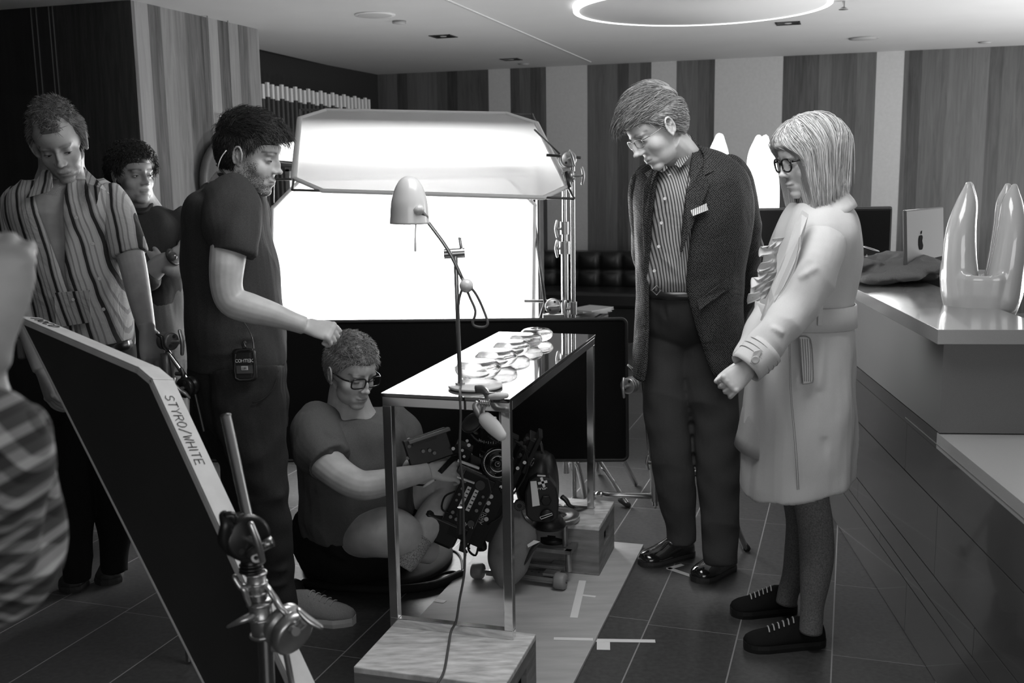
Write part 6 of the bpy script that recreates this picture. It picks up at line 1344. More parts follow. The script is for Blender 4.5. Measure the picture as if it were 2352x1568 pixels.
MB().tube([P(583, 806, 3.0), P(580, 780, 3.03), P(570, 755, 3.06), P(555, 732, 3.07)], .0014, n=6, sub=4).build('thin_cable', plain('zip', .03), t)

# ============ tall man in the blazer ============
SK2 = skin_mat('skin_2', .60)
r = person('tall grey-haired man in a dark woven blazer looking down, hands behind his back', G(1600, 1300))
X = HX(P(1508, 296, 3.42), (-.80, -.27, -.53), (-.25, 0, 1), 1.01)
TMJ = [(1542, 1608, 338, 3.58, .06), (1505, 1665, 358, 3.58, .13), (1466, 1702, 388, 3.57, .17), (1456, 1722, 430, 3.56, .185), (1457, 1726, 500, 3.56, .185), (1461, 1716, 570, 3.57, .175), (1463, 1705, 640, 3.58, .17), (1462, 1702, 710, 3.59, .175), (1459, 1706, 770, 3.60, .18), (1456, 1705, 830, 3.60, .18), (1455, 1690, 862, 3.60, .175)]
mb = MB(); add_head(mb, X, nose=1.25, jaw=.98)
ptube(mb, [(1522, 318, 3.43, 47), (1545, 340, 3.48, 45), (1560, 365, 3.53, 50), (1570, 395, 3.56, 62)], n=20)
sloft(mb, shr(TMJ[2:8], .8), 2)
SL = [(1678, 425, 3.60, 50), (1692, 500, 3.60, 50), (1703, 570, 3.66, 46), (1702, 640, 3.74, 41), (1688, 700, 3.80, 36), (1665, 750, 3.84, 31)]
SR = [(1482, 425, 3.58, 36), (1490, 520, 3.66, 40), (1500, 610, 3.76, 38), (1540, 690, 3.84, 34), (1590, 745, 3.86, 30)]
for q in (SL, SR): ptube(mb, shrt(q, .75), n=14, sub=3)
add_hand(mb, P(1665, 758, 3.85), (-.6, .1, -.7), (0, 1, 0), 1, curl=(30, 32, 34, 36), sc=1); add_hand(mb, P(1600, 752, 3.88), (.8, .1, -.4), (0, 1, 0), -1, curl=(30, 32, 34, 36), sc=1)
TL1 = [(1536, 740, 3.60, 58), (1531, 850, 3.60, 54), (1532, 950, 3.60, 52), (1540, 1030, 3.60, 48), (1552, 1120, 3.61, 44), (1562, 1200, 3.62, 36), (1566, 1245, 3.62, 33)]
TL2 = [(1612, 740, 3.62, 70), (1620, 850, 3.60, 70), (1642, 950, 3.58, 56), (1648, 1050, 3.57, 50), (1652, 1140, 3.56, 46), (1655, 1230, 3.55, 42), (1656, 1292, 3.54, 38)]
for q in (TL1, TL2): ptube(mb, shrt(q, .72), n=14, sub=3)
make_body(r, mb, X, SK2, brow=.55, stub=.0, lip=.8)
lid_line(X, LASH, r)
HG = hair_mat('hair_grey', .07, .50)
hair('hair', X, HG, r, lambda p: short_cover(p, .050, -.010, -.062), lambda p: np.stack([.5+p[:, 0]*4, np.where(p[:, 2] > .05, .95, -.9), np.where(p[:, 2] > .05, .1, -.7)], 1), lambda p: .008+.020*ss(p[:, 2], .03, .10)+.020*ss(p[:, 1], .03, .08)*ss(p[:, 2], .03, .08), n=5200, length=lambda q: .035+.045*ss(q[:, 2], .04, .09), steps=6, rw=.0008, lift=.22, jitter=.16, seed=5)
glasses(X, plain('thin_metal', .3, .2, .9), LENSM, r, w=.025, h=.0145, t=.0011, rect=3)
# trousers
mb = MB(); sloft(mb, [(1474, 1644, 660, 3.58, .158), (1474, 1660, 700, 3.59, .152), (1476, 1682, 745, 3.60, .13), (1488, 1680, 780, 3.60, .09), (1505, 1670, 805, 3.60, .05)], 4); ptube(mb, TL1, n=24); ptube(mb, TL2, n=24)
garment(r, 'trousers', mb, cloth('trouser_wool', .045, .2, 320, wr=.25), .006, 2, 31, .004, (1, 1, 1.2), (12, 40), [(P(1610, 800, 3.42), P(1640, 1270, 3.44), .008, .009), (P(1510, 860, 3.47), P(1540, 1220, 3.53), .007, .009), (P(1520, 800, 3.5), P(1580, 870, 3.48), .008, .012), (P(1500, 1180, 3.52), P(1600, 1200, 3.52), .009, .014), (P(1525, 690, 3.46), P(1530, 780, 3.46), -.006, .008)])
MB().rings([sring(1472, 1646, y_, 3.58, q_, 44) for y_, q_ in ((658, .155), (659, .162), (676, .163), (677, .156))], False).build('belt', plain('belt_black', .015, .3), r)
MB().torus(P(1508, 667, 3.412), (0, 1, 0), .016, .003, n=4, k=6).build('buckle', MET, r)
# shirt with fine vertical stripes
def stripe_mat(name, lo, hi, freq, wdt, dirv, wob=.004, bumpy=.3, jac=False):
    m, nt, b, out = new_mat(name); tc = nt.nodes.new('ShaderNodeTexCoord'); ns = N(nt, 'ShaderNodeTexNoise', i_Scale=7.0, i_Detail=2.0); nt.links.new(tc.outputs['Object'], ns.inputs['Vector'])
    d = N(nt, 'ShaderNodeVectorMath', operation='DOT_PRODUCT'); nt.links.new(tc.outputs['Object'], d.inputs[0]); d.inputs[1].default_value = dirv
    a = N(nt, 'ShaderNodeMath', operation='MULTIPLY_ADD'); nt.links.new(ns.outputs[0], a.inputs[0]); a.inputs[1].default_value = wob; nt.links.new(d.outputs['Value'], a.inputs[2])
    s_ = N(nt, 'ShaderNodeMath', operation='MULTIPLY'); s_.inputs[1].default_value = freq; nt.links.new(a.outputs[0], s_.inputs[0]); f_ = N(nt, 'ShaderNodeMath', operation='FRACT'); nt.links.new(s_.outputs[0], f_.inputs[0])
    if jac: stops = [(0, lo), (wdt, hi*.55), (wdt+.06, hi*.9), (.34, hi*.5), (.42, hi), (.62, hi*.55), (.70, hi), (.92, hi*.8)]
    else: stops = [(0, lo), (wdt, hi)]
    nt.links.new(ramp(nt, f_.outputs[0], stops, 'CONSTANT'), b.inputs['Base Color']); b.inputs['Roughness'].default_value = .85
    fn_ = N(nt, 'ShaderNodeTexNoise', i_Scale=300.0); nt.links.new(tc.outputs['Object'], fn_.inputs['Vector'])
    n2 = N(nt, 'ShaderNodeTexNoise', i_Scale=9.0, i_Detail=4.0, i_Distortion=1.0); nt.links.new(tc.outputs['Object'], n2.inputs['Vector'])
    b1 = N(nt, 'ShaderNodeBump', i_Strength=.2, i_Distance=.001); nt.links.new(fn_.outputs[0], b1.inputs['Height']); b2 = N(nt, 'ShaderNodeBump', i_Strength=bumpy, i_Distance=.03); nt.links.new(n2.outputs[0], b2.inputs['Height']); nt.links.new(b1.outputs[0], b2.inputs['Normal']); nt.links.new(b2.outputs[0], b.inputs['Normal'])
    return m
SH2 = stripe_mat('shirt_pinstripe', .05, .36, 112, .42, (1, .12, .16), .012)
mb = MB(); sloft(mb, [(1505, 1600, 380, 3.53, .075), (1492, 1612, 410, 3.53, .12), (1484, 1620, 460, 3.53, .145), (1478, 1620, 540, 3.54, .145), (1474, 1618, 600, 3.55, .145), (1472, 1622, 640, 3.56, .15), (1480, 1615, 672, 3.57, .135)], 5)
sh = garment(r, 'shirt', mb, SH2, .005, 2, 33, .0035, (1, 1, .8), (16, 50), [(P(1538, 390, 3.38), P(1515, 655, 3.4), .0035, .008), (P(1490, 560, 3.4), P(1560, 630, 3.4), .006, .012), (P(1480, 640, 3.4), P(1560, 655, 3.4), .007, .012)])
for px, py in ((1537, 403), (1527, 456), (1519, 512), (1513, 566), (1503, 622)): q = P(px, py, 3.395 if py > 430 else 3.425); button(sh, q, (-.1, -1, 0))
cm = MB()
for pts in ([(1583, 305, 3.62), (1575, 330, 3.52), (1566, 352, 3.45), (1552, 372, 3.40), (1530, 386, 3.385)], [(1588, 310, 3.66), (1586, 345, 3.56), (1572, 378, 3.44), (1555, 392, 3.40)]): pass
cm.prism([P(1578, 305, 3.62), P(1571, 345, 3.46), P(1550, 378, 3.39), P(1562, 386, 3.385), P(1583, 362, 3.43), P(1592, 320, 3.60)], (0, .004, .002)); cm.prism([P(1525, 372, 3.40), P(1512, 378, 3.42), P(1505, 390, 3.43), P(1522, 396, 3.40), P(1534, 386, 3.39)], (0, .004, 0))
cm.build('collar', SH2, sh, bevel=.0015)
# blazer: open shell whose front edges part over the shirt
def weave(name):
    m, nt, b, out = new_mat(name); tc = nt.nodes.new('ShaderNodeTexCoord'); mp = N(nt, 'ShaderNodeMapping'); mp.inputs['Rotation'].default_value = (0, rad(38), 0); mp.inputs['Scale'].default_value = (175, 0, 175); nt.links.new(tc.outputs['Object'], mp.inputs[0])
    ck_ = N(nt, 'ShaderNodeTexVoronoi', i_Scale=1.0, distance='CHEBYCHEV', i_Randomness=.25); nt.links.new(mp.outputs[0], ck_.inputs['Vector'])
    nt.links.new(ramp(nt, ck_.outputs['Distance'], [(.22, .075), (.42, .006)]), b.inputs['Base Color']); b.inputs['Roughness'].default_value = .75; b.inputs['Specular IOR Level'].default_value = .3
    n2 = N(nt, 'ShaderNodeTexNoise', i_Scale=8.0, i_Detail=3.0, i_Distortion=1.0); nt.links.new(tc.outputs['Object'], n2.inputs['Vector'])
    b1 = N(nt, 'ShaderNodeBump', i_Strength=.5, i_Distance=.002, invert=True); nt.links.new(ck_.outputs['Distance'], b1.inputs['Height']); b2 = N(nt, 'ShaderNodeBump', i_Strength=.4, i_Distance=.03); nt.links.new(n2.outputs[0], b2.inputs['Height']); nt.links.new(b1.outputs[0], b2.inputs['Normal']); nt.links.new(b2.outputs[0], b.inputs['Normal']); return m
BLZ = weave('blazer_weave')
def open_shell(rows, gaps, sub=5, n=44, pw=2.3):     # gaps: per row (x left edge, x right edge) of the opening in pixels
    rows = [list(a)[:5]+list(g) for a, g in zip(rows, gaps)]; rows = catmull(rows, sub); R_ = []
    for q in rows:
        c = V3(P((q[0]+q[1])/2, q[2], q[3])); k = M_PX(c); rx = (q[1]-q[0])/2*k; fl_, fr_ = [(x-(q[0]+q[1])/2)*k/rx for x in (q[5], q[6])]
        fl_, fr_ = max(-.985, min(.98, fl_)), max(-.98, min(.985, fr_)); inv = lambda u: math.acos(np.sign(u)*abs(u)**(pw/2))
        a = np.linspace(-inv(fr_), 2*PI-inv(fl_), n); ca, sa = np.cos(a), np.sin(a)
        R_.append(np.stack([c[0]+np.sign(ca)*np.abs(ca)**(2/pw)*rx, c[1]+np.sign(sa)*np.abs(sa)**(2/pw)*q[4], np.full(n, c[2])], 1))
    return R_
gaps = [(1560, 1600), (1528, 1600), (1500, 1594), (1492, 1586), (1484, 1573), (1482, 1562), (1481, 1558), (1480, 1572), (1479, 1590), (1476, 1612), (1472, 1632)]
R_ = open_shell(TMJ, gaps); mb = MB(); mb.rings(R_, False, closed=False)
me_o = mb.build('blazer', BLZ, r, recalc=True); folds(me_o.data, 37, .005, (1, 1, .6), (12, 40)); q = me_o.modifiers.new('solid', 'SOLIDIFY'); q.thickness = .007; q.offset = -1
crease(me_o.data, [(P(1640, 470, 3.4), P(1600, 640, 3.4), .010, .02), (P(1660, 600, 3.4), P(1600, 740, 3.42), .010, .02), (P(1690, 640, 3.45), P(1620, 800, 3.42), .012, .02), (P(1660, 420, 3.42), P(1640, 520, 3.4), -.010, .02)])
mb = MB(); ptube(mb, [(1650, 392, 3.57, 40), (1664, 402, 3.58, 48)]+[(a_[0], a_[1], a_[2], a_[3]*1.03) for a_ in SL], n=26); mb2 = mb; garment(me_o, 'sleeve', mb2, BLZ, .006, 2, 39, .006, (1, 1, 1.2), (14, 45), [(P(1680, 600, 3.56), P(1750, 560, 3.58), .010, .014), (P(1680, 640, 3.6), P(1745, 620, 3.62), .010, .012)])
mb = MB(); ptube(mb, [(1500, 405, 3.58, 34)]+SR, n=26); garment(me_o, 'sleeve', mb, BLZ, .006, 2, 40, .006)
lp = MB()
def flap(mb, pts, th=.005):    # curved flat piece given by (px, py, Y) outline
    ps = [V3(P(*p)) for p in pts]; mb.prism(ps, (0, -th, 0)); return mb
flap(lp, [(1588, 306, 3.63), (1604, 330, 3.57), (1622, 368, 3.44), (1640, 392, 3.40), (1618, 402, 3.385), (1632, 420, 3.38), (1612, 470, 3.36), (1580, 540, 3.365), (1562, 590, 3.38), (1566, 520, 3.375), (1574, 450, 3.38), (1583, 390, 3.41), (1590, 350, 3.46)])
flap(lp, [(1520, 372, 3.42), (1500, 385, 3.42), (1480, 398, 3.42), (1488, 408, 3.41), (1478, 430, 3.40), (1475, 500, 3.41), (1480, 590, 3.42), (1486, 500, 3.40), (1494, 430, 3.395), (1508, 395, 3.40)])
lp.build('lapels', BLZ, me_o, bevel=.002)
PK = MB(); flap(PK, [(1586, 483, 3.355), (1622, 467, 3.36), (1626, 482, 3.36), (1590, 496, 3.352)], .006); PK.build('pocket_square', stripe_mat('pocket_stripe', .06, .75, 150, .25, (1, 0, 0), 0, 0), me_o)
PK = MB(); flap(PK, [(1600, 690, 3.395), (1668, 640, 3.42), (1676, 662, 3.425), (1606, 712, 3.39)], .006); PK.build('pocket_flap', BLZ, me_o, bevel=.002)
SHB = plain('polished_leather', .012, .12, coat=1)
shoe(r, G(1590, 1272), G(1470, 1300), .115, SHB, plain('sole_dark', .03), .085, pointy=.95); shoe(r, G(1680, 1302), G(1596, 1338), .115, SHB, plain('sole_dark', .03), .085, pointy=.95)
MB().tube([P(1528, 1247, 3.60), P(1536, 1243, 3.58), P(1546, 1250, 3.57)], .004, n=6).build('shoe_buckle', MET, r)

# ============ woman in the pale coat ============
SK3 = skin_mat('skin_3', .62)
r = person('blonde woman in black glasses and a pale belted coat, hands clasped', G(1850, 1440))
X = HX(P(1856, 362, 3.12), (-.95, -.17, -.24), (-.05, 0, 1), .94)
WC = [(1842, 1915, 448, 3.14, .06), (1826, 1936, 462, 3.14, .10), (1808, 1952, 490, 3.14, .16), (1792, 1962, 530, 3.14, .19), (1775, 1966, 580, 3.15, .185), (1758, 1960, 640, 3.15, .17), (1748, 1950, 700, 3.15, .16), (1742, 1948, 745, 3.15, .165), (1730, 1952, 820, 3.15, .19), (1718, 1955, 910, 3.15, .20), (1712, 1955, 1000, 3.15, .205), (1708, 1952, 1060, 3.15, .205, .1), (1708, 1950, 1100, 3.15, .205, .2), (1709, 1948, 1104, 3.15, .20, .22)]
mb = MB(); add_head(mb, X, nose=.9, jaw=.92)
ptube(mb, [(1866, 400, 3.13, 40), (1872, 430, 3.14, 38), (1876, 465, 3.15, 44), (1876, 500, 3.15, 60)], n=18)
sloft(mb, shr(WC[4:9], .76), 2)
WA = [(1892, 530, 3.00, 54), (1882, 590, 2.97, 54), (1862, 650, 2.95, 50), (1830, 705, 2.94, 47), (1790, 755, 2.92, 43), (1750, 800, 2.90, 38), (1722, 835, 2.89, 34)]
WA2 = [(1850, 530, 3.29, 44), (1800, 620, 3.28, 40), (1780, 690, 3.2, 36), (1740, 760, 3.1, 30), (1708, 825, 3.0, 24)]
for q in (WA, WA2): ptube(mb, shrt(q, .62), n=14, sub=3)
add_hand(mb, P(1722, 838, 2.90), (-.70, -.10, -.62), (.05, .95, -.3), 1, curl=(50, 55, 58, 60), thumb=(12, 15), sc=.88, wr=.022)
add_hand(mb, P(1712, 842, 2.975), (-.72, -.05, -.62), (0, -.95, .1), 1, curl=(62, 64, 66, 68), thumb=(15, 10), sc=.86, wr=.022)
WL1 = [(1855, 1000, 3.08, 60), (1858, 1090, 3.07, 46), (1862, 1140, 3.06, 41), (1872, 1200, 3.06, 40), (1876, 1270, 3.07, 39), (1872, 1330, 3.07, 34), (1866, 1385, 3.07, 27), (1864, 1420, 3.07, 26), (1862, 1450, 3.07, 26)]
WL2 = [(1830, 1000, 3.26, 58), (1834, 1090, 3.27, 42), (1836, 1140, 3.28, 38), (1842, 1200, 3.3, 36), (1836, 1270, 3.31, 34), (1826, 1320, 3.31, 29), (1812, 1355, 3.31, 24), (1806, 1385, 3.31, 24)]
for q in (WL1, WL2): ptube(mb, shrt(q, .92), n=16, sub=3)
make_body(r, mb, X, SK3, brow=.75, lip=.68)
lid_line(X, LASH, r)
HB = hair_mat('hair_blonde', .34, .78, .38)
def bobc(p):
    c = short_cover(p, .044, -.09, -.09, .045); x = np.abs(p[:, 0]); return np.where((p[:, 1] < .020) & (p[:, 2] > -.055) & ((x > .03) | (p[:, 1] < 0)), 1, c)*np.where((p[:, 1] > .02) & (p[:, 2] < .02), ss(.042-p[:, 1], 0, .012), 1)
hair('hair', X, HB, r, bobc, lambda p: np.stack([p[:, 0]*14, .25*(p[:, 1] > .03)-.15, -.55+0*p[:, 0]], 1), lambda p: .020+.006*ss(p[:, 2], .03, .1), n=9000, length=lambda q: np.clip((q[:, 2]+.125)*1.12+.0, .05, .30), steps=10, rw=.0012, lift=.02, jitter=.10, seed=9, down=True)
glasses(X, plain('frame_black', .008, .2), LENSM, r, w=.026, h=.020, t=.0030, rect=2.6)
ST = MB(); ptube(ST, WL1[1:], n=26, sub=6); ST = ST.build('stocking', cloth('stocking_lace', .17, .35, 90, .8, .1), r); ST2 = MB(); ptube(ST2, WL2[1:], n=26, sub=6); ST2.build('stocking', MATS['stocking_lace'], r)
def coat_mat(name, g):
    return cloth(name, g, .06, 340, .8, .3)
CO = coat_mat('coat_cotton', .60)
mb = MB(); sloft(mb, WC[1:], 5, n=36)
def hem_cut(p): return np.ones(len(p))
coat = garment(r, 'coat', mb, CO, .0055, 2, 51, .006, (1, 1, .45), (12, 38), [(P(1960, 500, 3.1), P(1955, 600, 3.02), .006, .012), (P(1830, 640, 2.9), P(1880, 610, 2.88), .010, .010), (P(1800, 690, 2.88), P(1850, 680, 2.86), .012, .010), (P(1790, 720, 2.86), P(1830, 730, 2.86), .012, .008), (P(1890, 760, 2.97), P(1880, 900, 2.95), .010, .016), (P(1915, 740, 3.0), P(1925, 860, 3.0), .008, .012), (P(1860, 750, 2.96), P(1830, 900, 2.95), .007, .014), (P(1760, 900, 2.97), P(1745, 1080, 2.97), .010, .018), (P(1812, 880, 2.94), P(1820, 1110, 2.94), .003, .006), (P(1893, 1000, 2.95), P(1890, 1120, 2.97), -.010, .012), (P(1740, 960, 2.97), P(1800, 920, 2.95), .006, .012)])
nsl = MB(); ptube(nsl, [(1896, 506, 3.09, 30), (1893, 532, 3.03, 49)]+WA[1:], n=26); garment(coat, 'sleeve', nsl, CO, .005, 2, 53, .0065, (1, 1, 1), (16, 50), [(P(1830, 640, 2.9), P(1880, 610, 2.88), .010, .010), (P(1800, 690, 2.88), P(1850, 680, 2.86), .012, .010), (P(1790, 720, 2.86), P(1830, 730, 2.86), .012, .008), (P(1770, 745, 2.86), P(1800, 770, 2.86), .010, .008)])
ptube_sec = MB(); ptube(ptube_sec, [(1850, 500, 3.25, 40)]+[(a_[0], a_[1], a_[2], a_[3]) for a_ in WA2], n=20); garment(coat, 'sleeve', ptube_sec, CO, .006, 2, 52, .005)
bw_ = MB(); R_ = [sring(a_, b_, c_, 3.15, d_, 44) for a_, b_, c_, d_ in ((1744, 1953, 693, .172), (1741, 1956, 694, .178), (1738, 1957, 742, .180), (1741, 1955, 744, .172))]; bw_.rings(R_, False); bl2 = bw_.build('belt', CO, coat, solid=.002)
MB().box(P(1884, 718, 2.965), (.014, .008, .075), (Vector((1, 0, .03)), Vector((0, 1, 0)), Z)).build('belt_loop', CO, coat, bevel=.002)
def stitch(par, pts, r_=.0008, nm='stitching', mt=None, sub=5): return MB().tube([P(*p) for p in pts], r_, n=5, sub=sub).build(nm, mt or plain('thread_grey', .22, .8), par)
cf_ = MB(); cf_.rings([sring(1846, 1916, 436, 3.13, .058, 40, 2.1, .25), sring(1838, 1938, 452, 3.13, .085, 40, 2.1, .30), sring(1830, 1953, 478, 3.13, .122, 40, 2.1, .32), sring(1828, 1958, 490, 3.13, .138, 40, 2.1, .32)], False); folds(cf_.build('collar', CO, coat, solid=.004, recalc=True).data, 55, .0015, (1, 1, 1), (20, 50))
cf2 = MB(); cf2.prism([P(*p) for p in ((1842, 482, 2.97), (1856, 492, 2.96), (1838, 540, 2.925), (1838, 570, 2.92), (1822, 630, 2.93), (1780, 700, 2.95), (1752, 740, 2.965), (1746, 735, 2.99), (1770, 660, 2.97), (1800, 590, 2.965), (1822, 520, 2.97))], (0, -.006, 0)); cf2.build('lapel', CO, coat, bevel=.003)
stitch(coat, [(1836, 545, 2.915), (1833, 575, 2.91), (1816, 630, 2.918), (1776, 698, 2.938), (1755, 730, 2.955)])
stitch(coat, [(1925, 560, 2.945), (1922, 610, 2.93), (1900, 660, 2.915), (1865, 730, 2.905), (1810, 790, 2.89), (1755, 840, 2.88)]); 
stitch(coat, [(1812, 790, 2.948), (1815, 900, 2.932), (1824, 1010, 2.93), (1829, 1080, 2.935), (1831, 1125, 2.95)]); stitch(coat, [(1815, 790, 2.947), (1818, 900, 2.931), (1828, 1010, 2.929), (1833, 1080, 2.934), (1835, 1125, 2.949)])
stitch(coat, [(1930, 760, 3.02), (1932, 850, 2.99), (1925, 960, 2.98), (1918, 1060, 2.98), (1915, 1100, 3.0)]);
pk = MB(); pk.prism([P(*p) for p in ((1834, 772, 2.945), (1854, 773, 2.945), (1864, 790, 2.945), (1868, 868, 2.945), (1862, 879, 2.945), (1843, 882, 2.945), (1838, 820, 2.945))], (0, -.010, 0)); pk = pk.build('pocket_flap', CO, coat, bevel=.003)
for k in range(5): stitch(pk, [(1838+k*5.5, 778, 2.932), (1841+k*5.5, 830, 2.932), (1844+k*4.5, 876, 2.932)])
stitch(pk, [(1834, 772, 2.933), (1854, 773, 2.933), (1864, 790, 2.933), (1868, 868, 2.933), (1862, 879, 2.933), (1843, 882, 2.933)], .0016)
cu = MB(); R_ = []
cd1, cd2 = P(1758, 800, 2.905), P(1712, 846, 2.885); cu.tube([cd1, cd1*.5+cd2*.5, cd2], [.056, .054, .050], n=28, sub=3, cap=False, flat=.95); cu = cu.build('cuff', CO, coat, solid=.004, recalc=True)
for f_ in (.15, .35, .55): 
    c = cd1*(1-f_)+cd2*f_; MB().torus(c, tuple(cd2-cd1), .0565-.004*f_, .0011, n=40, k=5).build('stitching', plain('thread_grey', .12), cu)
MB().prism([P(*p) for p in ((1731, 806, 2.842), (1746, 802, 2.845), (1750, 806, 2.845), (1736, 832, 2.84), (1728, 836, 2.84), (1722, 832, 2.84))], (0, -.004, 0)).build('cuff_strap', CO, cu, bevel=.001); button(cu, P(1735, 826, 2.832), (-.1, -1, 0), .0115, plain('button_pale', .55, .35))
# ruffled scarf and dress hem
rf_ = MB()
for st_, (x0, x1, ph) in enumerate(((1792, 1752, 0), (1780, 1744, 1.3), (1768, 1738, 2.4))):
    Rr = []; n_ = 120
    for v_ in np.linspace(0, 1, 9):
        row = []
        for u_i in np.linspace(0, 1, n_):
            c = P(x0+(x1-x0)*u_i-6*math.sin(u_i*7+ph), 545+st_*8+u_i*(140-st_*8), 2.99-.008*st_); am = .0022+.0085*v_; w_ = math.sin(u_i*44+ph*2+1.5*math.sin(u_i*9+ph))
            row.append((c.x-.034*v_+.012+.005*v_*math.sin(u_i*23+ph), c.y-.010*math.sin(v_*2.5)+am*w_, c.z+.008*v_*math.cos(u_i*44+ph*2)-.010*v_))
        Rr.append(np.array(row))
    rf_.rings(Rr, False, closed=False)
rf_.build('ruffled_scarf', cloth('scarf_silk', .60, .05, 200, .6, .2), r, solid=.0012, recalc=False)
dh = MB(); R_ = [sring(a_, b_, c_, 3.17, d_, 40) for a_, b_, c_, d_ in ((1722, 1900, 900, .17), (1708, 1900, 960, .18), (1700, 1895, 1000, .18), (1692, 1890, 1028, .18))]; dh.rings(R_, False); dh.build('dress', cloth('dress_pale', .42, .1), r, solid=.002)
BK2 = cloth('suede_black', .008, .3); sol = plain('sole_black', .01, .6)
shoe(r, G(1893, 1478), G(1708, 1490), .105, BK2, sol, .075, lace=plain('lace_pale', .5, .6), nlace=6, sole_t=.026, pointy=1.0); shoe(r, G(1828, 1402), G(1678, 1412), .105, BK2, sol, .075, lace=MATS['lace_pale'], nlace=6, sole_t=.026, pointy=1.0)
# ============ seated man with glasses ============
SK4 = skin_mat('skin_4', .46)
r = person('man in black glasses and grey T-shirt sitting cross-legged on the floor, working at the camera', G(830, 1330))
Y0 = 3.62
X = HX(P(808, 854, 3.52), (.62, -.66, -.26), (-.05, .1, 1), 1.0)
ST_ = [(776, 850, 925, Y0, .075), (742, 885, 950, Y0, .13), (702, 925, 985, Y0, .16), (686, 935, 1030, Y0, .17), (684, 940, 1080, Y0, .175), (688, 950, 1130, Y0+.01, .185), (694, 962, 1180, Y0+.02, .19), (700, 960, 1215, Y0+.03, .18)]
mb = MB(); add_head(mb, X, jaw=1.08, nose=1.1)
ptube(mb, [(806, 875, 3.56, 44), (800, 905, 3.59, 45), (803, 945, 3.60, 56), (808, 985, 3.62, 75)], n=20)
sloft(mb, shr(ST_[2:], .82), 2)
A1 = [(722, 1000, 3.50, 46), (738, 1045, 3.44, 44), (775, 1085, 3.38, 38), (822, 1112, 3.35, 35), (860, 1112, 3.36, 33), (910, 1100, 3.40, 28), (955, 1090, 3.44, 23), (985, 1083, 3.46, 21)]
A2 = [(915, 985, 3.72, 42), (935, 1030, 3.68, 36), (930, 1070, 3.62, 30), (945, 1085, 3.55, 25), (970, 1095, 3.50, 21), (990, 1100, 3.49, 20)]
ptube(mb, A1, n=18); ptube(mb, A2[:4], n=16)
add_hand(mb, P(982, 1082, 3.46), (.93, .12, -.05), (.1, .75, -.60), 1, curl=(38, 42, 46, 50), thumb=(30, 18), sc=1.0)
ptube(mb, [(930, 1070, 3.62, 28), (970, 1060, 3.66, 24), (1010, 1050, 3.68, 20)], n=12)
add_hand(mb, P(1010, 1050, 3.68), (.9, .1, .1), (0, -.6, -.8), -1, curl=(40, 44, 48, 50), sc=.95)
# crossed legs: near knee towards us, far shin crossing
K1 = [(760, 1222, 3.70, 62), (820, 1221, 3.57, 60), (860, 1221, 3.47, 58), (905, 1224, 3.44, 57), (936, 1238, 3.47, 46), (955, 1255, 3.55, 34), (985, 1265, 3.62, 30)]
K2 = [(880, 1200, 3.80, 80), (960, 1150, 3.72, 62), (1030, 1120, 3.66, 54), (1040, 1150, 3.60, 46), (1005, 1180, 3.55, 43), (975, 1215, 3.50, 36), (955, 1245, 3.46, 30), (940, 1275, 3.43, 27)]
ptube(mb, K1, n=34, sub=8); ptube(mb, K2, n=20)
make_body(r, mb, X, SK4, .0035, brow=.45, stub=.12, lip=.82)
lid_line(X, LASH, r)
hair('hair', X, hair_mat('hair_sandy', .06, .30), r, lambda p: short_cover(p, .058, -.008, -.055), lambda p: np.stack([p[:, 0]*3, np.where(p[:, 2] > .07, .6, -.2), np.where(p[:, 2] > .07, .3, -.8)], 1), lambda p: .007+.016*ss(p[:, 2], .04, .10), n=6000, length=.020, steps=4, rw=.0007, lift=.6, jitter=.35, seed=12)
glasses(X, plain('frame_black', .008), LENSM, r, w=.027, h=.0175, t=.0026, rect=3.6)
TS4 = cloth('tshirt_grey', .10, .25, 260)
mb = MB(); sloft(mb, ST_[1:], 5); ptube(mb, [(742, 965, 3.56, 52), (728, 1000, 3.49, 58), (736, 1035, 3.44, 57), (756, 1062, 3.40, 53)], n=24); ptube(mb, [(880, 962, 3.68, 44), (915, 990, 3.72, 48), (930, 1022, 3.70, 44)], n=20)
ts = garment(r, 'tshirt', mb, TS4, .0055, 2, 61, .009, (1, 1, .6), (11, 34), [(P(745, 985, 3.4), P(800, 1040, 3.42), .010, .012), (P(730, 1020, 3.38), P(790, 1060, 3.38), .010, .010), (P(860, 970, 3.45), P(840, 1050, 3.44), .007, .012), (P(890, 970, 3.5), P(880, 1080, 3.45), .008, .014), (P(720, 1130, 3.45), P(860, 1110, 3.43), .010, .016)])
mb = MB(); sloft(mb, [(700, 960, 1165, 3.66, .17), (692, 965, 1210, 3.68, .20), (690, 960, 1265, 3.70, .20), (700, 940, 1295, 3.72, .18)], 4); ptube(mb, [(740, 1228, 3.72, 84), (785, 1226, 3.61, 78), (818, 1224, 3.55, 70)], n=24); ptube(mb, [(860, 1195, 3.82, 82), (930, 1160, 3.76, 72), (965, 1148, 3.72, 68)], n=24)
garment(r, 'shorts', mb, cloth('shorts_black', .008, .3), .007, 2, 63, .007, (1, 1, 1), (12, 40))
so = MB(); ptube(so, [(958, 1236, 3.465, 34), (945, 1262, 3.44, 33), (932, 1284, 3.42, 31), (922, 1300, 3.41, 26)], n=20, sub=5); sk_ = so.build('sock', cloth('sock_marl', .30, .75, 130, .9, .3), r); MB().torus(P(958, 1236, 3.465), tuple(P(945, 1262, 3.44)-P(958, 1236, 3.465)), .051, .004, n=30, k=8).build('sock_cuff', MATS['sock_marl'], sk_)
shoe(r, G(950, 1305), G(880, 1340), .10, plain('shoe_dark', .02), plain('sole_dark', .03), .08); 

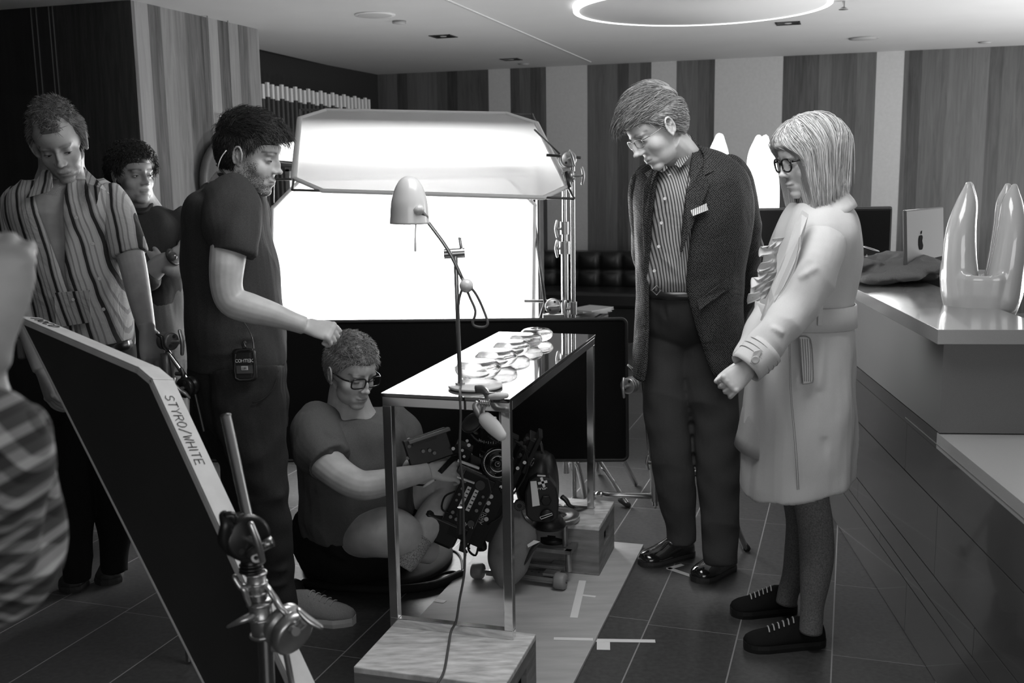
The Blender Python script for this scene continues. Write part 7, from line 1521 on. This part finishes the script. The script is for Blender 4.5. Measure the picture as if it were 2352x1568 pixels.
# ============ man in the striped short-sleeved shirt ============
SK5 = skin_mat('skin_5', .36)
r = person('man in an open-necked striped short-sleeved shirt resting his hand on the foam board', G(190, 1350))
X = HX(P(136, 328, 3.42), (.26, -.86, -.44), (-.16, 0, 1), 1.02, .96)
SS = [(92, 190, 392, 3.52, .07), (60, 228, 412, 3.52, .12), (30, 262, 442, 3.52, .15), (26, 272, 485, 3.51, .165), (42, 272, 540, 3.51, .160), (58, 286, 610, 3.51, .16), (72, 292, 680, 3.51, .16), (88, 298, 740, 3.51, .165), (98, 302, 790, 3.51, .17), (100, 300, 812, 3.51, .17)]
mb = MB(); add_head(mb, X, jaw=1.0, nose=1.1)
ptube(mb, [(140, 350, 3.46, 50), (142, 385, 3.49, 50), (145, 415, 3.52, 62)], n=20); sloft(mb, shr(SS[1:], .88), 2)
B1 = [(262, 470, 3.50, 38), (285, 540, 3.48, 35), (303, 600, 3.45, 31), (316, 660, 3.40, 28), (328, 715, 3.32, 24), (338, 755, 3.25, 19)]
B2 = [(42, 480, 3.5, 38), (36, 560, 3.46, 36), (45, 640, 3.42, 32), (62, 730, 3.40, 28), (80, 800, 3.38, 23), (95, 850, 3.36, 19)]
ptube(mb, B1, n=18); ptube(mb, B2, n=18)
add_hand(mb, P(338, 757, 3.25), (.18, -.10, -.97), (-.6, .75, 0), 1, curl=(22, 26, 30, 34), thumb=(25, 15), sc=1.02)
add_hand(mb, P(95, 852, 3.36), (.32, -.1, -.94), (.7, .7, 0), -1, curl=(22, 24, 26, 28), sc=1.02)
Q1 = [(165, 820, 3.5, 62), (170, 950, 3.5, 52), (172, 1100, 3.5, 44), (175, 1230, 3.5, 36), (178, 1330, 3.5, 30)]; Q2 = [(245, 820, 3.52, 62), (250, 950, 3.54, 52), (256, 1100, 3.56, 44), (262, 1230, 3.6, 36), (266, 1310, 3.6, 30)]
for q in (Q1, Q2): ptube(mb, shrt(q), n=14, sub=3)
make_body(r, mb, X, SK5, .0035, brow=.6, stub=.3, mous=.25)
lid_line(X, LASH, r, op=.42, look=(-.004, -.002))
hair('hair', X, hair_mat('hair_fair', .05, .26), r, lambda p: short_cover(p, .066, -.008, -.055, .02)*np.where((np.abs(p[:, 0]) > .030) & (p[:, 1] > .030), 0, 1), lambda p: np.stack([p[:, 0]*4, np.where(p[:, 2] > .07, .5, -.2), np.where(p[:, 2] > .07, .5, -.8)], 1), lambda p: .004+.020*ss(p[:, 2], .06, .11), n=4200, length=.024, steps=4, rw=.0007, lift=.8, jitter=.35, seed=15)
SH5 = stripe_mat('shirt_bold_stripe', .012, .40, 19, .17, (.97, .0, .22), .018, .35, jac=True)
R_ = open_shell(SS[1:], [(118, 188), (124, 190), (138, 192), (158, 194), (186, 196), (205, 210), (216, 222), (224, 230), (228, 236)])
mb = MB(); mb.rings(R_, False, closed=False); sh = mb.build('shirt', SH5, r); folds(sh.data, 71, .006, (1, 1, .4), (12, 40)); q = sh.modifiers.new('solid', 'SOLIDIFY'); q.thickness = .004; q.offset = -1
mb = MB(); ptube(mb, [(240, 445, 3.52, 38), (262, 480, 3.50, 43), (280, 530, 3.48, 42), (298, 585, 3.46, 42)], n=24); garment(sh, 'sleeve', mb, SH5, .005, 2, 72, .004)
mb = MB(); ptube(mb, [(62, 448, 3.52, 38), (42, 480, 3.50, 44), (36, 540, 3.48, 42), (40, 600, 3.45, 42)], n=24); garment(sh, 'sleeve', mb, SH5, .005, 2, 73, .004)
cl = MB(); cl.prism([P(*p) for p in ((108, 378, 3.46), (96, 395, 3.42), (60, 455, 3.345), (112, 440, 3.33), (122, 430, 3.34), (120, 400, 3.38))], (0, -.004, 0)); cl.prism([P(*p) for p in ((192, 382, 3.46), (205, 395, 3.43), (236, 425, 3.37), (252, 445, 3.36), (232, 432, 3.345), (222, 470, 3.33), (200, 420, 3.37))], (0, -.004, 0)); cl.build('collar', SH5, sh, bevel=.0015)
for px, py in ((175, 500), (213, 560), (228, 640), (238, 710)): button(sh, P(px, py, 3.335), (0, -1, 0), .0058)
pk = MB(); pk.prism([P(*p) for p in ((124, 672, 3.338), (206, 666, 3.338), (210, 740, 3.338), (130, 752, 3.338))], (0, -.003, 0)); pk = pk.build('chest_pocket', SH5, sh, bevel=.001); button(pk, P(168, 688, 3.332), (0, -1, 0))
mb = MB(); sloft(mb, [(110, 298, 780, 3.51, .15), (108, 305, 830, 3.51, .16), (115, 305, 880, 3.52, .14)], 4); ptube(mb, Q1, n=20); ptube(mb, Q2, n=20); garment(r, 'trousers', mb, cloth('trouser_black', .006, .3), .007, 2, 75, .005)
MB().tube([P(232, 805, 3.34), P(262, 800, 3.345), (P(292, 792, 3.38)), P(302, 788, 3.46)], .016, n=8, flat=.25, hint=(0, 1, 0)).build('belt', plain('belt_black', .015), r)
shoe(r, G(190, 1340), G(150, 1362), .11, plain('shoe_dark', .02), plain('sole_dark', .03), .085); shoe(r, G(262, 1318), G(245, 1345), .11, plain('shoe_dark', .02), plain('sole_dark', .03), .085)
ph = MB().cbox(P(50, 800, 3.38), (.026, .030, .070), ch=.006).build('phone_holder', plain('holder_grey', .09, .5), bevel=.002); tag(ph, 'small grey pouch hanging at the striped shirt man\'s hip', 'pouch')

# ============ dark-haired man with folded arms ============
SK6 = skin_mat('skin_6', .33)
r = person('curly dark-haired man in a dark long-sleeved top with folded arms and a wristwatch', G(390, 1080))
X = HX(P(306, 404, 4.36), (.76, -.64, .02), (0, 0, 1), 1.0)
CC_ = [(288, 345, 458, 4.44, .07), (262, 372, 475, 4.44, .13), (250, 410, 505, 4.44, .17), (262, 425, 545, 4.44, .18), (290, 432, 600, 4.44, .19), (318, 435, 660, 4.44, .19), (332, 438, 720, 4.44, .18), (342, 438, 772, 4.44, .18)]
mb = MB(); add_head(mb, X, jaw=1.1, nose=1.15)
ptube(mb, [(308, 420, 4.38, 38), (312, 450, 4.41, 40), (318, 485, 4.44, 55)], n=18); sloft(mb, shr(CC_[1:], .86), 2)
D1 = [(278, 520, 4.36, 34), (300, 590, 4.28, 31), (335, 630, 4.22, 26), (370, 605, 4.19, 22), (398, 590, 4.17, 17), (415, 575, 4.17, 15)]
D2 = [(415, 520, 4.46, 30), (436, 570, 4.38, 28), (430, 612, 4.24, 22), (398, 620, 4.18, 18), (370, 600, 4.2, 16)]
ptube(mb, D1, n=16); ptube(mb, D2, n=16)
add_hand(mb, P(412, 577, 4.16), (.8, .1, .35), (0, .95, -.1), 1, curl=(18, 20, 24, 28), sc=1)
add_hand(mb, P(372, 600, 4.24), (-.9, .35, .1), (.2, .9, 0), -1, curl=(30, 30, 30, 30), sc=.9)
for q in ([(370, 800, 4.42, 48), (385, 900, 4.42, 40), (395, 1000, 4.42, 32), (398, 1095, 4.42, 24)], [(412, 800, 4.5, 46), (420, 900, 4.5, 38), (425, 1000, 4.5, 30), (428, 1080, 4.5, 24)]): ptube(mb, shrt(q), n=14, sub=3)
make_body(r, mb, X, SK6, .004, brow=.3, stub=.2)
lid_line(X, LASH, r, op=.7, look=(.0, 0))
hair('hair', X, hair_mat('hair_black', .005, .03), r, lambda p: short_cover(p, .050, -.02, -.075), lambda p: np.stack([p[:, 0]*3, .4-2*(p[:, 1] < 0), np.where(p[:, 2] > .06, .3, -.7)], 1), lambda p: .018+.016*ss(p[:, 2], .0, .10), n=5200, length=.05, steps=7, rw=.0010, lift=.25, jitter=.5, curl=1.6, seed=18)
TS6 = cloth('sweater_dark', .028, .35, 220)
mb = MB(); sloft(mb, CC_[1:6]+[(322, 436, 690, 4.44, .185)], 5); ptube(mb, [(262, 490, 4.44, 34), (276, 530, 4.36, 40), (298, 590, 4.27, 39), (330, 632, 4.21, 35), (352, 625, 4.2, 31)], n=22); ptube(mb, [(392, 490, 4.46, 30), (418, 525, 4.46, 34), (438, 572, 4.38, 33), (434, 608, 4.27, 28)], n=20)
sw = garment(r, 'long_sleeved_top', mb, TS6, .006, 2, 81, .007, (1, 1, 1), (14, 45), [(P(300, 560, 4.2), P(340, 600, 4.15), .010, .014), (P(330, 520, 4.24), P(380, 545, 4.24), .008, .014)])
MB().tube([P(295, 466, 4.38), P(315, 488, 4.30), P(338, 482, 4.33), P(348, 462, 4.44), P(320, 448, 4.54), P(292, 455, 4.48), P(295, 466, 4.38)], .009, n=10, sub=4, flat=.8).build('collar_rib', TS6, sw)
mb = MB(); sloft(mb, [(318, 436, 655, 4.44, .19), (328, 438, 700, 4.44, .195), (338, 440, 745, 4.44, .195), (344, 440, 776, 4.44, .19)], 5); garment(r, 'shirt_tail', mb, cloth('shirt_tail_grey', .10, .3), .006, 2, 82, .006)
mb = MB(); sloft(mb, [(340, 438, 762, 4.45, .17), (338, 442, 820, 4.45, .17), (345, 442, 870, 4.45, .15)], 4); ptube(mb, [(372, 820, 4.42, 50), (386, 900, 4.42, 44), (396, 1000, 4.42, 36), (399, 1098, 4.42, 30)], n=18); ptube(mb, [(412, 820, 4.5, 46), (420, 900, 4.5, 42), (425, 1000, 4.5, 34), (428, 1085, 4.5, 28)], n=18)
garment(r, 'trousers', mb, cloth('trouser_grey', .11, .3), .007, 2, 83, .006)
wt = MB(); wa = (P(405, 585, 4.155)-P(390, 594, 4.165)).normalized(); wt.torus(P(397, 590, 4.165), tuple(wa), .031, .006, n=30, k=8); wt = wt.build('wristwatch', plain('watch_strap', .03, .4), r); MB().lathe(P(397, 589, 4.13), (0.1, -1, .2), [(.016, 0), (.018, .003), (.016, .008), (.001, .009)], 24).build('watch_face', plain('watch_face', .12, .15, .5), wt)
for a, b_ in (((395, 1108), (425, 1122)), ((425, 1080), (462, 1098))): shoe(r, G(*a), G(*b_), .11, plain('shoe_dark', .02), plain('sole_dark', .03), .085)

# ============ blurred person close to the camera, raised forearm in a checked sleeve ============
SK7 = skin_mat('skin_7', .42)
r = person('blurred person at the edge of the picture in a checked shirt, forearm and fist raised', (-.80, .62, 0))
YF = 1.02
X = HX((-.86, .66, 1.50), (.5, .85, -.1), (0, 0, 1), 1.0)
mb = MB(); add_head(mb, X); c = X.c
mb.tube([c+[0, -.02, -.05], c+[-.02, -.04, -.14], c+[-.02, -.05, -.20]], [.055, .056, .075], n=18, sub=2)
F1_ = [P(-190, 1010, .86), P(-75, 1270, .96), P(-12, 1280, 1.0), P(-26, 1100, 1.02), P(-42, 960, 1.02), P(-52, 870, 1.02), P(-44, 800, 1.02)]
mb.tube(F1_, [.052, .048, .046, .042, .034, .027, .025], n=18, sub=5)
add_hand(mb, P(-30, 790, 1.02), (.16, 0, .98), (-.3, .9, 0), 1, curl=(66, 70, 74, 76), thumb=(15, 10), sc=1.0)
tor = [((-.88, .58, 1.30), .17, .10), ((-.88, .58, 1.15), .20, .12), ((-.88, .58, .95), .17, .11), ((-.88, .58, .80), .18, .12)]
def eloft(mb, rows, n=28, k=1.0):
    R_ = []
    for c_, a_, b_ in catmull([list(c_)+[a_, b_] for c_, a_, b_ in rows], 4)[:, [0]].tolist() and [((q[0], q[1], q[2]), q[3], q[4]) for q in catmull([list(c_)+[a_, b_] for c_, a_, b_ in rows], 4)]:
        t_ = np.arange(n)*2*PI/n; R_.append(np.stack([c_[0]+np.cos(t_)*a_*k, c_[1]+np.sin(t_)*b_*k, np.full(n, c_[2])], 1))
    mb.rings(R_)
eloft(mb, tor, k=.88); mb.tube([(-.76, .60, 1.28), P(-190, 1010, .86)], [.055, .05], n=14)
mb.tube([(-1.04, .56, 1.27), (-1.12, .60, 1.0), (-1.08, .70, .78)], [.05, .042, .03], n=14, sub=3); add_hand(mb, (-1.08, .70, .77), (0, .2, -1), (1, 0, 0), 1, curl=(25, 25, 25, 25))
for sx in (-.09, .09): mb.tube([(-.88+sx, .58, .82), (-.88+sx, .60, .45), (-.88+sx, .58, .06)], [.08, .055, .04], n=14, sub=3)
make_body(r, mb, X, SK7, .0045)
hair('hair', X, MATS.get('hd') or hair_mat('hair_brown', .02, .08), r, short_cover, lambda p: np.stack([p[:, 0]*3, -.5+0*p[:, 0], -.3+0*p[:, 0]], 1), lambda p: .012+.014*ss(p[:, 2], .03, .10), n=900, length=.04, seed=22, steps=4)
def check_mat(name):
    m, nt, b, out = new_mat(name); tc = nt.nodes.new('ShaderNodeTexCoord'); mp = N(nt, 'ShaderNodeMapping'); mp.inputs['Rotation'].default_value = (0, rad(24), 0); nt.links.new(tc.outputs['Object'], mp.inputs[0]); sp = N(nt, 'ShaderNodeSeparateXYZ'); nt.links.new(mp.outputs[0], sp.inputs[0])
    o_ = []
    for ax_, f_ in (('X', 42), ('Z', 36)):
        ml_ = N(nt, 'ShaderNodeMath', operation='MULTIPLY'); ml_.inputs[1].default_value = f_; nt.links.new(sp.outputs[ax_], ml_.inputs[0]); fr_ = N(nt, 'ShaderNodeMath', operation='FRACT'); nt.links.new(ml_.outputs[0], fr_.inputs[0]); o_.append(ramp(nt, fr_.outputs[0], [(0, .0), (.30, 1.0), (.62, .35)], 'CONSTANT'))
    mx_ = N(nt, 'ShaderNodeMath', operation='ADD'); nt.links.new(o_[0], mx_.inputs[0]); nt.links.new(o_[1], mx_.inputs[1]); dv_ = N(nt, 'ShaderNodeMath', operation='MULTIPLY'); dv_.inputs[1].default_value = .5; nt.links.new(mx_.outputs[0], dv_.inputs[0])
    nt.links.new(ramp(nt, dv_.outputs[0], [(0, .008), (.45, .07), (.9, .42)]), b.inputs['Base Color']); b.inputs['Roughness'].default_value = .9; return m
CK = check_mat('checked_flannel')
mb = MB(); eloft(mb, tor+[((-.88, .58, .72), .19, .13)], k=1.03); mb.tube([(-.78, .60, 1.27)]+F1_[:4]+[P(-28, 1010, 1.02), P(-30, 950, 1.02)], [.075, .075, .062, .062, .062, .058, .050], n=24, sub=5); mb.tube([(-1.03, .56, 1.27), (-1.12, .60, 1.0), (-1.09, .69, .82)], [.07, .058, .045], n=18, sub=3)
garment(r, 'checked_shirt', mb, CK, .007, 3, 91, .008, (1, 1, 1), (14, 40))
mb = MB(); eloft(mb, [((-.88, .58, .86), .18, .12), ((-.88, .58, .76), .19, .125)]); 
for sx in (-.09, .09): mb.tube([(-.88+sx, .58, .80), (-.88+sx, .60, .45), (-.88+sx, .58, .05)], [.095, .07, .06], n=18, sub=3)
garment(r, 'trousers', mb, MATS['trouser_black'], .009, 2, 92, .005)
for sx in (-.09, .09): shoe(r, (-.88+sx, .50, 0), (-.86+sx, .77, 0), .105, plain('shoe_dark', .02), plain('sole_dark', .03), .085)
